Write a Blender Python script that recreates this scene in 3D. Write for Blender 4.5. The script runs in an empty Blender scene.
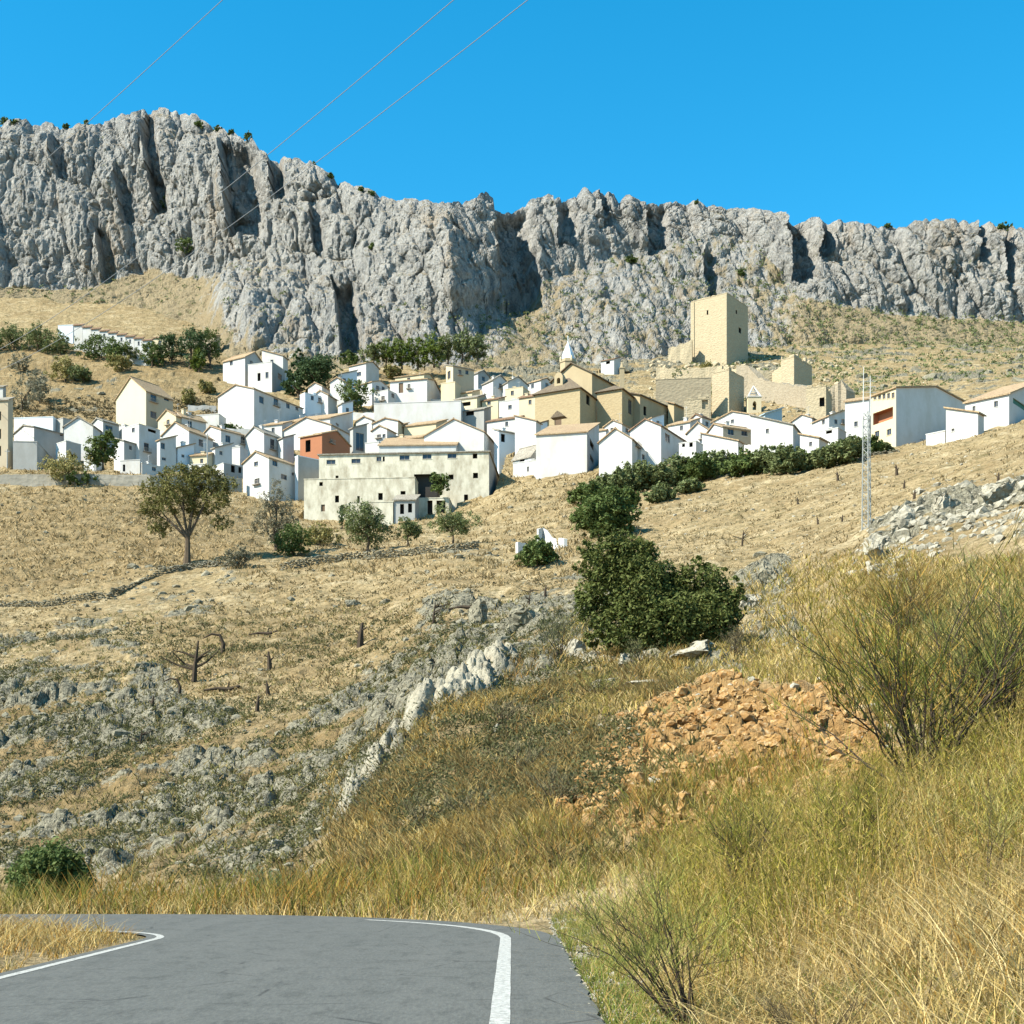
import bpy, math, random
import numpy as np
PI = math.pi
R = math.radians
F, CX, HY, CZ = 1400.0, 512.0, 850.0, 1.4      # focal length in pixels, principal column, horizon row, eye height
rnd = random.Random(7)
rng = np.random.default_rng(11)
scene = bpy.context.scene
col = scene.collection

def P(px, py, D):
    return ((px-CX)/F*D, D, CZ+(HY-py)/F*D)

# ------------------------------------------------------------------ noise
def _h(ix, iy, iz, seed):
    with np.errstate(over='ignore'):
        h = (ix.astype(np.uint32)*np.uint32(374761393)) ^ (iy.astype(np.uint32)*np.uint32(668265263)) ^ (iz.astype(np.uint32)*np.uint32(2246822519)) ^ np.uint32((seed*3266489917) & 0xffffffff)
        h = (h ^ (h >> np.uint32(15)))*np.uint32(2246822519)
        h = (h ^ (h >> np.uint32(13)))*np.uint32(3266489917)
        h = h ^ (h >> np.uint32(16))
    return h
def _hf(ix, iy, iz, seed):
    return _h(ix, iy, iz, seed).astype(np.float32)/np.float32(4294967295.0)
def vnoise(x, y, z, seed=0):
    x = np.asarray(x, np.float32); y = np.asarray(y, np.float32)*np.ones_like(x); z = np.asarray(z, np.float32)*np.ones_like(x)
    fx, fy, fz = np.floor(x), np.floor(y), np.floor(z)
    ix, iy, iz = fx.astype(np.int64), fy.astype(np.int64), fz.astype(np.int64)
    u, v, w = x-fx, y-fy, z-fz
    u, v, w = [t*t*t*(t*(t*6-15)+10) for t in (u, v, w)]
    r = 0
    for a in (0, 1):
        for b in (0, 1):
            for c in (0, 1):
                r = r + _hf(ix+a, iy+b, iz+c, seed)*(u if a else 1-u)*(v if b else 1-v)*(w if c else 1-w)
    return r*2-1
def fbm(x, y, z, oct=4, seed=0, gain=.5):
    r = 0; a = 1.0; t = 0
    for o in range(oct):
        r = r + a*vnoise(x, y, z, seed+o*17); t += a
        x = x*2.03+5.1; y = y*2.03+1.7; z = z*2.03+9.3; a *= gain
    return r/t
def worley(x, y, z, seed=0):
    x = np.asarray(x, np.float32); y = np.asarray(y, np.float32)*np.ones_like(x); z = np.asarray(z, np.float32)*np.ones_like(x)
    ix, iy, iz = [np.floor(t).astype(np.int64) for t in (x, y, z)]
    f1 = np.full(x.shape, 9.0, np.float32); f2 = f1.copy(); cid = np.zeros(x.shape, np.float32)
    for a in (-1, 0, 1):
        for b in (-1, 0, 1):
            for c in (-1, 0, 1):
                jx, jy, jz = ix+a, iy+b, iz+c
                h = _h(jx, jy, jz, seed)
                ox = (h & np.uint32(1023)).astype(np.float32)/1023
                oy = ((h >> np.uint32(10)) & np.uint32(1023)).astype(np.float32)/1023
                oz = ((h >> np.uint32(20)) & np.uint32(1023)).astype(np.float32)/1023
                d = (jx+ox-x)**2+(jy+oy-y)**2+(jz+oz-z)**2
                near = d < f1
                f2 = np.where(near, f1, np.minimum(f2, d)); cid = np.where(near, ox, cid); f1 = np.where(near, d, f1)
    return np.sqrt(f1), np.sqrt(f2), cid
def sstep(a, b, x):
    t = np.clip((x-a)/(b-a), 0, 1); return t*t*(3-2*t)

# ------------------------------------------------------------------ objects
def tag(o, label=None, cat=None, group=None, kind=None):
    if label: o['label'] = label
    if cat: o['category'] = cat
    if group: o['group'] = group
    if kind: o['kind'] = kind
    return o
def empty(name, loc=(0, 0, 0), rz=0, parent=None):
    o = bpy.data.objects.new(name, None); col.objects.link(o)
    o.location = loc; o.rotation_euler = (0, 0, rz); o.empty_display_size = .3
    if parent: o.parent = parent
    return o
def mesh_np(name, V, Fc, mat, parent=None, smooth=False, colors=None, mats=None, midx=None):
    V = np.asarray(V, np.float32); Fc = np.asarray(Fc, np.int32)
    me = bpy.data.meshes.new(name)
    n, k = Fc.shape
    me.vertices.add(len(V)); me.vertices.foreach_set('co', V.ravel())
    me.loops.add(n*k); me.loops.foreach_set('vertex_index', Fc.ravel())
    me.polygons.add(n); me.polygons.foreach_set('loop_start', np.arange(0, n*k, k, dtype=np.int32))
    try: me.polygons.foreach_set('loop_total', np.full(n, k, np.int32))
    except Exception: pass
    me.polygons.foreach_set('use_smooth', np.full(n, bool(smooth)))
    if colors is not None:
        ca = me.color_attributes.new('tint', 'FLOAT_COLOR', 'POINT')
        c = np.ones((len(V), 4), np.float32); c[:, :colors.shape[1]] = colors
        ca.data.foreach_set('color', c.ravel())
    me.materials.append(mat)
    me.update(); me.validate()
    o = bpy.data.objects.new(name, me); col.objects.link(o)
    if parent: o.parent = parent
    return o
class MB:
    """collects polygons, builds one mesh"""
    def __init__(s): s.v = []; s.f = []
    def quad(s, *p):
        i = len(s.v); s.v += [tuple(q) for q in p]; s.f.append(tuple(range(i, i+len(p))))
    def box(s, x0, y0, z0, x1, y1, z1, fn=None):
        c = [(x, y, z) for z in (z0, z1) for y in (y0, y1) for x in (x0, x1)]
        if fn: c = [fn(*q) for q in c]
        i = len(s.v); s.v += c
        for q in ((0, 2, 3, 1), (4, 5, 7, 6), (0, 1, 5, 4), (2, 6, 7, 3), (0, 4, 6, 2), (1, 3, 7, 5)): s.f.append(tuple(i+a for a in q))
    def prism(s, bottom, top):
        n = len(bottom); i = len(s.v); s.v += [tuple(q) for q in bottom]+[tuple(q) for q in top]
        for k in range(n): s.f.append((i+k, i+(k+1) % n, i+n+(k+1) % n, i+n+k))
        s.f.append(tuple(i+k for k in reversed(range(n)))); s.f.append(tuple(i+n+k for k in range(n)))
    def tube(s, pts, radii, n=6, cap=True):
        pts = [np.array(p, float) for p in pts]; rings = []
        for k, p in enumerate(pts):
            d = pts[min(k+1, len(pts)-1)]-pts[max(k-1, 0)]; d = d/(np.linalg.norm(d)+1e-9)
            a = np.cross(d, (0, 0, 1)) if abs(d[2]) < .95 else np.cross(d, (1, 0, 0)); a /= np.linalg.norm(a); b = np.cross(d, a)
            i = len(s.v); r = radii[k]
            for q in range(n):
                t = 2*PI*q/n; s.v.append(tuple(p+a*math.cos(t)*r+b*math.sin(t)*r))
            rings.append(i)
        for k in range(len(rings)-1):
            for q in range(n): s.f.append((rings[k]+q, rings[k]+(q+1) % n, rings[k+1]+(q+1) % n, rings[k+1]+q))
        if cap:
            s.f.append(tuple(rings[0]+q for q in reversed(range(n)))); s.f.append(tuple(rings[-1]+q for q in range(n)))
    def lathe(s, prof, n=12, o=(0, 0, 0), ph=0):
        rings = []
        for r, z in prof:
            rings.append(len(s.v))
            for q in range(n):
                t = 2*PI*q/n+ph; s.v.append((o[0]+r*math.cos(t), o[1]+r*math.sin(t), o[2]+z))
        for k in range(len(rings)-1):
            for q in range(n): s.f.append((rings[k]+q, rings[k]+(q+1) % n, rings[k+1]+(q+1) % n, rings[k+1]+q))
        s.f.append(tuple(rings[0]+q for q in reversed(range(n)))); s.f.append(tuple(rings[-1]+q for q in range(n)))
    def build(s, name, mat, parent=None, smooth=False, loc=None):
        me = bpy.data.meshes.new(name); me.from_pydata(s.v, [], s.f); me.materials.append(mat)
        if smooth: me.polygons.foreach_set('use_smooth', [True]*len(me.polygons))
        me.update()
        o = bpy.data.objects.new(name, me); col.objects.link(o)
        if parent: o.parent = parent
        if loc: o.location = loc
        return o
def copy_tree(o, parent=None):
    c = o.copy(); col.objects.link(c)
    if parent: c.parent = parent
    for ch in list(o.children): copy_tree(ch, c)
    return c

# ------------------------------------------------------------------ materials
def newmat(name, rough=.9, spec=.2):
    m = bpy.data.materials.new(name); m.use_nodes = True
    nt = m.node_tree; b = nt.nodes['Principled BSDF']
    b.inputs['Roughness'].default_value = rough; b.inputs['Specular IOR Level'].default_value = spec
    return m, nt, b
def nd(nt, t, **k):
    n = nt.nodes.new(t)
    for a, v in k.items(): setattr(n, a, v)
    return n
def ramp(nt, fac, stops):
    r = nd(nt, 'ShaderNodeValToRGB'); e = r.color_ramp.elements
    while len(e) > 1: e.remove(e[-1])
    e[0].position = stops[0][0]; e[0].color = (*stops[0][1], 1)
    for p, c in stops[1:]:
        q = e.new(p); q.color = (*c, 1)
    nt.links.new(fac, r.inputs[0]); return r.outputs[0]
def noise(nt, scale, detail=4, rough=.55, vec=None, dim=None):
    n = nd(nt, 'ShaderNodeTexNoise'); n.inputs['Scale'].default_value = scale
    n.inputs['Detail'].default_value = detail; n.inputs['Roughness'].default_value = rough
    if vec is not None: nt.links.new(vec, n.inputs['Vector'])
    return n.outputs['Fac']
def mix(nt, fac, a, b, blend='MIX'):
    m = nd(nt, 'ShaderNodeMix', data_type='RGBA', blend_type=blend)
    for s, v in ((m.inputs[0], fac), (m.inputs[6], a), (m.inputs[7], b)):
        if hasattr(v, 'is_linked') or isinstance(v, bpy.types.NodeSocket): nt.links.new(v, s)
        elif isinstance(v, (int, float)): s.default_value = v
        else: s.default_value = (*v, 1)
    return m.outputs[2]
def mth(nt, op, a, b=None, clamp=False):
    m = nd(nt, 'ShaderNodeMath', operation=op, use_clamp=clamp)
    for s, v in ((m.inputs[0], a), (m.inputs[1], b)):
        if v is None: continue
        if isinstance(v, (int, float)): s.default_value = v
        else: nt.links.new(v, s)
    return m.outputs[0]
def wpos(nt, scale=(1, 1, 1)):
    g = nd(nt, 'ShaderNodeNewGeometry'); v = nd(nt, 'ShaderNodeVectorMath', operation='MULTIPLY')
    nt.links.new(g.outputs['Position'], v.inputs[0]); v.inputs[1].default_value = scale
    return v.outputs[0]
def bump(nt, b, h, strength=.4, dist=.05):
    n = nd(nt, 'ShaderNodeBump'); n.inputs['Strength'].default_value = strength; n.inputs['Distance'].default_value = dist
    nt.links.new(h, n.inputs['Height']); nt.links.new(n.outputs[0], b.inputs['Normal'])
def plaster(name, c, stain=.25, stainc=(.30, .25, .19), sc=1.0):
    m, nt, b = newmat(name, .92, .1)
    big = noise(nt, .35*sc, 5, .65, wpos(nt, (1, 1, .45))); fine = noise(nt, 2.2*sc, 5, .7, wpos(nt))
    f = mth(nt, 'MULTIPLY', ramp(nt, big, [(.42, (0, 0, 0)), (.72, (1, 1, 1))]), stain)
    c1 = mix(nt, f, c, stainc)
    c2 = mix(nt, mth(nt, 'MULTIPLY', ramp(nt, fine, [(.45, (0, 0, 0)), (.8, (1, 1, 1))]), stain*.7), c1, tuple(x*.8 for x in c))
    nt.links.new(c2, b.inputs['Base Color']); bump(nt, b, fine, .3, .05)
    return m
def masonry(name, c1, c2, c3, sc=1.0, bs=.6):
    m, nt, b = newmat(name, .95, .1)
    v = nd(nt, 'ShaderNodeTexVoronoi'); v.inputs['Scale'].default_value = 2.2*sc; nt.links.new(wpos(nt, (1, 1, 1.7)), v.inputs['Vector'])
    big = noise(nt, .3*sc, 5, .65, wpos(nt)); fine = noise(nt, 3*sc, 4, .7, wpos(nt))
    c = mix(nt, big, c1, c2)
    c = mix(nt, mth(nt, 'MULTIPLY', ramp(nt, fine, [(.5, (0, 0, 0)), (.7, (1, 1, 1))]), .6), c, c3)
    c = mix(nt, .35, c, mix(nt, v.outputs['Color'], c1, c3))
    nt.links.new(c, b.inputs['Base Color']); bump(nt, b, v.outputs['Distance'], bs, .15)
    return m
def tiles(name, c1, c2, c3):
    m, nt, b = newmat(name, .9, .15)
    tc = nd(nt, 'ShaderNodeTexCoord')
    w = nd(nt, 'ShaderNodeTexWave', wave_type='BANDS', bands_direction='X'); w.inputs['Scale'].default_value = 1.3; w.inputs['Distortion'].default_value = .4
    nt.links.new(tc.outputs['UV'], w.inputs['Vector'])
    big = noise(nt, .5, 4, .7, wpos(nt)); fine = noise(nt, 4, 3, .7, wpos(nt))
    c = mix(nt, ramp(nt, big, [(.35, (0, 0, 0)), (.65, (1, 1, 1))]), c1, c2)
    c = mix(nt, ramp(nt, fine, [(.45, (0, 0, 0)), (.62, (1, 1, 1))]), c, c3)
    nt.links.new(c, b.inputs['Base Color']); bump(nt, b, fine, .5, .12)
    return m
def plain(name, c, rough=.8, spec=.2, var=.25, sc=3, metal=0):
    m, nt, b = newmat(name, rough, spec); n = noise(nt, sc, 4, .6, wpos(nt))
    nt.links.new(mix(nt, n, tuple(x*(1-var) for x in c), tuple(min(1, x*(1+var)) for x in c)), b.inputs['Base Color'])
    b.inputs['Metallic'].default_value = metal
    return m
def foliage_mat(name, c1, c2, c3, sc=1.0, trans=.25):
    m, nt, b = newmat(name, .75, .15)
    n = noise(nt, sc, 3, .6, wpos(nt)); n2 = noise(nt, sc*6, 2, .6, wpos(nt))
    oi = nd(nt, 'ShaderNodeObjectInfo')
    c = mix(nt, ramp(nt, n, [(.35, (0, 0, 0)), (.65, (1, 1, 1))]), c1, c2)
    c = mix(nt, ramp(nt, n2, [(.45, (0, 0, 0)), (.7, (1, 1, 1))]), c, c3)
    nt.links.new(c, b.inputs['Base Color'])
    tr = nd(nt, 'ShaderNodeBsdfTranslucent'); nt.links.new(c, tr.inputs[0])
    ms = nd(nt, 'ShaderNodeMixShader'); ms.inputs[0].default_value = trans
    nt.links.new(b.outputs[0], ms.inputs[1]); nt.links.new(tr.outputs[0], ms.inputs[2])
    nt.links.new(ms.outputs[0], nt.nodes['Material Output'].inputs[0])
    return m
def tint_mat(name, trans=.3, rough=.85):
    m, nt, b = newmat(name, rough, .1)
    a = nd(nt, 'ShaderNodeVertexColor', layer_name='tint')
    nt.links.new(a.outputs[0], b.inputs['Base Color'])
    tr = nd(nt, 'ShaderNodeBsdfTranslucent'); nt.links.new(a.outputs[0], tr.inputs[0])
    ms = nd(nt, 'ShaderNodeMixShader'); ms.inputs[0].default_value = trans
    nt.links.new(b.outputs[0], ms.inputs[1]); nt.links.new(tr.outputs[0], ms.inputs[2])
    nt.links.new(ms.outputs[0], nt.nodes['Material Output'].inputs[0])
    return m

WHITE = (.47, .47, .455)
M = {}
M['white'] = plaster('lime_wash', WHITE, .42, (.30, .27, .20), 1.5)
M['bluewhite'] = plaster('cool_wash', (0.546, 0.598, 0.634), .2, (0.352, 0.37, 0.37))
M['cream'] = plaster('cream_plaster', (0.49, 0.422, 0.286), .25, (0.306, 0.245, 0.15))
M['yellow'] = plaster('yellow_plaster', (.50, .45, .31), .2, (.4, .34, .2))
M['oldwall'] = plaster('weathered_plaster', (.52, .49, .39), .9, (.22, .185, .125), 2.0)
M['greywall_and_shade'] = plaster('grey_render_and_shade', (0.32, 0.32, 0.304), .5, (0.192, 0.184, 0.16))  # grey render; on right-hand faces of white houses, shade put into the colour
M['beige'] = plaster('beige_render_and_shade', (0.385, 0.329, 0.238), .4, (0.252, 0.203, 0.14))
M['terracotta'] = plaster('terracotta_render', (.30, .13, .07), .3, (.2, .1, .06))
M['darkwood'] = plain('dark_timber', (.07, .055, .045))
M['tile_tan'] = tiles('tan_tiles', (0.368, 0.28, 0.168), (0.288, 0.2, 0.12), (0.192, 0.136, 0.088))
M['tile_church'] = tiles('church_tiles', (.17, .135, .09), (.13, .10, .07), (.085, .068, .05))
M['tile_brown'] = tiles('brown_tiles', (0.24, 0.152, 0.096), (0.176, 0.112, 0.072), (0.104, 0.072, 0.048))
M['tile_grey'] = tiles('grey_tiles', (0.3, 0.277, 0.225), (0.225, 0.203, 0.165), (0.15, 0.135, 0.112))
M['stone'] = masonry('golden_stone', (0.363, 0.297, 0.182), (0.319, 0.253, 0.149), (0.253, 0.193, 0.11), .8, .3)
M['churchplaster'] = plaster('church_render', (0.347, 0.285, 0.18), .45, (0.223, 0.167, 0.0992))
M['castle'] = masonry('castle_stone', (0.396, 0.336, 0.228), (0.336, 0.282, 0.186), (0.252, 0.204, 0.132), .8, .6)
M['drystone'] = masonry('dry_stone', (.36, .33, .26), (.26, .23, .18), (.13, .11, .09), 1.1, 1.)
M['khaki'] = masonry('khaki_masonry', (0.315, 0.27, 0.188), (0.247, 0.21, 0.143), (0.18, 0.15, 0.105), .6, .5)
M['castle_shade'] = masonry('shaded_castle_stone', (0.308, 0.266, 0.196), (0.238, 0.203, 0.147), (0.168, 0.14, 0.098), .8, .6)  # darker copy of the castle stone, shade put into the colour
M['concrete'] = masonry('rendered_block', (0.315, 0.292, 0.24), (0.24, 0.225, 0.188), (0.18, 0.165, 0.135), .5, .3)
M['glass'], _n, _b = newmat('dark_glass', .15, .5); _b.inputs['Base Color'].default_value = (.03, .035, .045, 1)
M['frame'] = plain('window_frame', (.25, .22, .18))
M['door'] = plain('door_timber', (.12, .08, .05))
M['greendoor'] = plain('green_door', (.035, .11, .055), .5)
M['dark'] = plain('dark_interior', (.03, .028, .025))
M['metal'] = plain('galvanised_steel', (.5, .5, .48), .5, .4, .2, 8)
M['whitemetal'] = plain('white_painted_steel', (.24, .25, .235), .5, .4, .12)
M['wire'] = plain('cable', (.16, .17, .18), .5, .4, .05)
M['bluepanel'] = plain('blue_panel', (.26, .34, .37), .6, .3)
M['bark'] = plain('bark', (.085, .065, .045), .95, .1, .4, 5)
M['deadwood'] = plain('dead_wood', (.05, .038, .027), .95, .1, .4, 6)
M['leaf_olive'] = foliage_mat('olive_leaves', (.09, .115, .04), (.15, .18, .07), (.21, .23, .11), .6)
M['leaf_dark'] = foliage_mat('evergreen_leaves', (.05, .08, .022), (.09, .13, .035), (.15, .18, .06), .5)
M['leaf_oak'] = foliage_mat('oak_leaves', (0.0595, 0.0808, 0.0213), (0.102, 0.128, 0.034), (0.17, 0.178, 0.0595), .9, .35)
M['leaf_pine'] = foliage_mat('pine_needles', (.035, .065, .028), (.055, .095, .038), (.09, .125, .05), .5, .2)
M['leaf_yellow'] = foliage_mat('yellowing_leaves', (.19, .18, .06), (.25, .22, .08), (.33, .29, .13), .6)
M['leaf_spread'] = foliage_mat('spreading_leaves', (.10, .105, .03), (.15, .145, .045), (.20, .18, .07), .6)
M['leaf_scrub'] = foliage_mat('scrub_leaves', (.055, .062, .025), (.09, .09, .035), (.13, .12, .055), .4)
M['leaf_brown'] = foliage_mat('dry_scrub', (.10, .08, .04), (.15, .115, .06), (.07, .065, .03), .4)
M['leaf_grey'] = foliage_mat('grey_twigs', (.17, .16, .11), (.23, .21, .15), (.13, .14, .08), .6)
M['leaf_bright'] = foliage_mat('bright_leaves', (.10, .14, .025), (.14, .18, .035), (.08, .11, .025), .5, .3)
M['tint'] = tint_mat('grass_blades')
M['shrubtint'] = tint_mat('green_stems', .2)
# ------------------------------------------------------------------ terrain: image row of the ground against distance, per column
TD = [24, 30, 36, 45, 60, 68, 80, 100, 115, 130, 160, 180, 190, 220, 250, 265, 300, 340, 380, 430, 480, 560]
TT = {
 -400: [925, 925, 918, 905, 880, 865, 830, 770, 725, 690, 640, 620, 600, 560, 505, 485, 450, 405, 360, 320, 290, 280],
 0:   [925, 925, 918, 908, 886, 868, 830, 765, 720, 680, 628, 607, 590, 550, 500, 482, 442, 398, 352, 312, 282, 270],
 150: [925, 923, 914, 898, 865, 840, 800, 740, 700, 665, 612, 590, 572, 535, 500, 484, 445, 400, 352, 318, 290, 280],
 300: [925, 918, 900, 872, 825, 800, 772, 715, 680, 648, 600, 572, 562, 545, 527, 510, 455, 408, 370, 345, 325, 310],
 360: [925, 915, 890, 840, 770, 752, 745, 705, 670, 642, 596, 568, 560, 545, 527, 512, 455, 408, 368, 345, 325, 310],
 450: [925, 905, 865, 785, 700, 688, 690, 655, 625, 602, 568, 554, 549, 539, 522, 502, 452, 406, 368, 345, 325, 310],
 500: [925, 895, 855, 780, 695, 678, 675, 645, 618, 598, 565, 550, 543, 525, 503, 484, 448, 405, 368, 345, 325, 310],
 600: [905, 875, 830, 765, 690, 658, 648, 615, 600, 585, 550, 532, 524, 500, 478, 466, 438, 402, 370, 345, 320, 305],
 750: [885, 830, 765, 712, 668, 645, 612, 590, 578, 562, 525, 505, 496, 473, 456, 448, 428, 402, 372, 345, 325, 310],
 900: [835, 765, 720, 660, 600, 572, 535, 518, 512, 500, 478, 465, 460, 448, 438, 432, 412, 388, 365, 345, 330, 315],
 1024:[790, 715, 665, 600, 545, 520, 485, 468, 460, 452, 436, 428, 424, 414, 404, 400, 388, 375, 362, 348, 335, 320],
 1424:[700, 620, 560, 500, 450, 430, 400, 390, 385, 380, 372, 368, 366, 362, 360, 358, 356, 354, 352, 348, 340, 325]}
_pxs = np.array(sorted(TT)); _tab = np.array([TT[p] for p in _pxs], float)
_gpx = np.arange(-400, 1425, 8.0); _gD = np.exp(np.linspace(math.log(24), math.log(560), 260))
_t1 = np.array([np.interp(_gpx, _pxs, _tab[:, j]) for j in range(len(TD))]).T
G = np.array([np.interp(np.log(_gD), np.log(TD), r) for r in _t1])
def _blur(A, k, ax):
    w = np.exp(-np.linspace(-2, 2, 2*k+1)**2); w /= w.sum()
    pad = [(0, 0), (0, 0)]; pad[ax] = (k, k); B = np.pad(A, pad, mode='edge')
    return sum(w[i]*np.take(B, range(i, i+A.shape[ax]), axis=ax) for i in range(2*k+1))
G = _blur(_blur(G, 5, 0), 3, 1)
def samp(A, u, v):
    u = np.clip(u, 0, A.shape[0]-1.001); v = np.clip(v, 0, A.shape[1]-1.001)
    i, j = u.astype(int), v.astype(int); a, b = u-i, v-j
    return A[i, j]*(1-a)*(1-b)+A[i+1, j]*a*(1-b)+A[i, j+1]*(1-a)*b+A[i+1, j+1]*a*b
def tabz(x, Y):
    Yc = np.maximum(Y, 24.0)
    px = CX+F*x/Yc
    py = samp(G, (px+400)/8.0, (np.log(Yc)-math.log(24))/(math.log(560)-math.log(24))*259)
    return CZ+(HY-py)/F*Yc
# road: straight along +Y then a left bend about (-8, 21)
RC = (-8.0, 22.0); RIN, ROUT = 2.3, 7.9
def road_dist(x, y):
    """signed distance outside the pavement (negative on it), pavement reaches 0.85 m beyond the right line"""
    x = np.asarray(x, float); y = np.asarray(y, float)
    a = np.maximum(x-(-8+ROUT+.85), (-8+RIN-.12)-x)                                   # straight part
    r = np.hypot(x-RC[0], y-RC[1]); bnd = np.maximum(r-(ROUT+.7), (RIN-.12)-r)
    l = np.maximum(y-(RC[1]+ROUT+.7), (RC[1]+RIN-.12)-y)
    return np.where(y < RC[1], np.where(x > -8, a, 30.0*np.ones_like(a)+0*a), np.where(x > RC[0], bnd, l))
def near_z(x, Y):
    k = np.interp(Y, [0, 10, 20, 30], [.20, .30, .40, .47])
    d = np.maximum(0, x-1.5)
    z = k*d*sstep(0, 1.5, d)
    z = z+.12*sstep(-6.2, -7.5, x)
    return z
def H0(x, Y):
    x = np.asarray(x, float); Y = np.asarray(Y, float)
    w = sstep(23, 33, Y)
    z = near_z(x, Y)*(1-w)+tabz(x, Y)*w
    rd = road_dist(x, Y)
    f = sstep(.45, 2.8, np.where(rd > 25, 3.0, rd))
    return z*f+(1-f)*(-.03)
_cp = np.arange(-120, 1150, 3.0); _cD = np.exp(np.linspace(math.log(8), math.log(555), 1400))
_X = (_cp[:, None]-CX)/F*_cD[None, :]
_PY = HY-(H0(_X, np.broadcast_to(_cD, _X.shape))-CZ)/_cD*F
def hitD(px, py, dmin=0):
    c = _PY[int(np.clip(round((px+120)/3.0), 0, len(_cp)-1))]
    ok = (c <= py) & (_cD >= dmin)
    i = int(np.argmax(ok))
    return float(_cD[i]) if ok[i] else 500.0

# painted-by-hand zone masks (image rows/columns of the photograph -> ground they fall on)
def polymask(polys, k=3):
    X, Yy = np.meshgrid(np.arange(-200, 1225, 5.0), np.arange(230, 1030, 5.0), indexing='ij'); A = np.zeros_like(X)
    for poly, val in polys:
        ins = np.zeros(X.shape, bool); n = len(poly)
        for i in range(n):
            x1, y1 = poly[i]; x2, y2 = poly[(i+1) % n]
            c = ((y1 > Yy) != (y2 > Yy)) & (X < (x2-x1)*(Yy-y1)/((y2-y1) or 1e-9)+x1); ins ^= c
        A = np.where(ins, val, A)
    return _blur(_blur(A, k, 0), k, 1)
def msamp(A, px, py): return samp(A, (px+200)/5.0, (py-230)/5.0)
rock_polys = [
 ([(-200, 640), (30, 630), (130, 640), (190, 700), (260, 720), (340, 690), (400, 640), (430, 600), (560, 595), (640, 600), (650, 650), (560, 680), (455, 690), (400, 740), (340, 820), (300, 880), (-200, 880)], .85),
 ([(130, 565), (240, 560), (230, 600), (120, 660), (0, 660), (60, 620)], .4),
 ([(330, 830), (345, 790), (400, 735), (440, 690), (500, 672), (500, 690), (440, 720), (400, 770), (350, 830)], 1.),
 ([(560, 645), (640, 640), (760, 640), (760, 690), (700, 680), (600, 690)], .55),
 ([(855, 575), (870, 530), (940, 490), (1224, 440), (1224, 530), (960, 540), (890, 590)], 1.),
 ([(730, 640), (738, 580), (760, 555), (800, 570), (800, 620), (830, 650)], .9),
 ([(560, 830), (600, 760), (640, 715), (720, 690), (840, 700), (900, 740), (880, 800)], .75),
 ([(400, 545), (560, 545), (620, 600), (440, 600)], .2),
 ([(570, 690), (900, 680), (1000, 610), (1100, 600), (1100, 700), (900, 720)], .25),
 ([(745, 435), (765, 400), (830, 405), (850, 430)], .9),
 ([(460, 410), (470, 340), (560, 350), (700, 340), (700, 380), (560, 400)], .8),
 ([(700, 385), (760, 330), (1224, 330), (1224, 400), (860, 400)], .5),
 ([(0, 400), (60, 350), (130, 370), (110, 410), (30, 425)], .3)]
RM = polymask(rock_polys)
SCREE = polymask([([(540, 850), (590, 765), (635, 712), (720, 688), (840, 698), (905, 740), (890, 820), (760, 850)], 1.)], 3)
BROWN = polymask([([(-200, 505), (130, 490), (270, 520), (250, 560), (0, 600), (-200, 600)], .55), ([(150, 620), (430, 600), (330, 690), (200, 700)], .35),
                  ([(340, 830), (450, 700), (560, 690), (620, 760), (560, 870), (330, 880)], .35), ([(-20, 340), (250, 350), (200, 420), (-20, 430)], .5), ([(-200, 700), (60, 690), (200, 740), (330, 700), (430, 620), (560, 640), (450, 690), (350, 800), (300, 880), (-200, 880)], .85)], 4)

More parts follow.
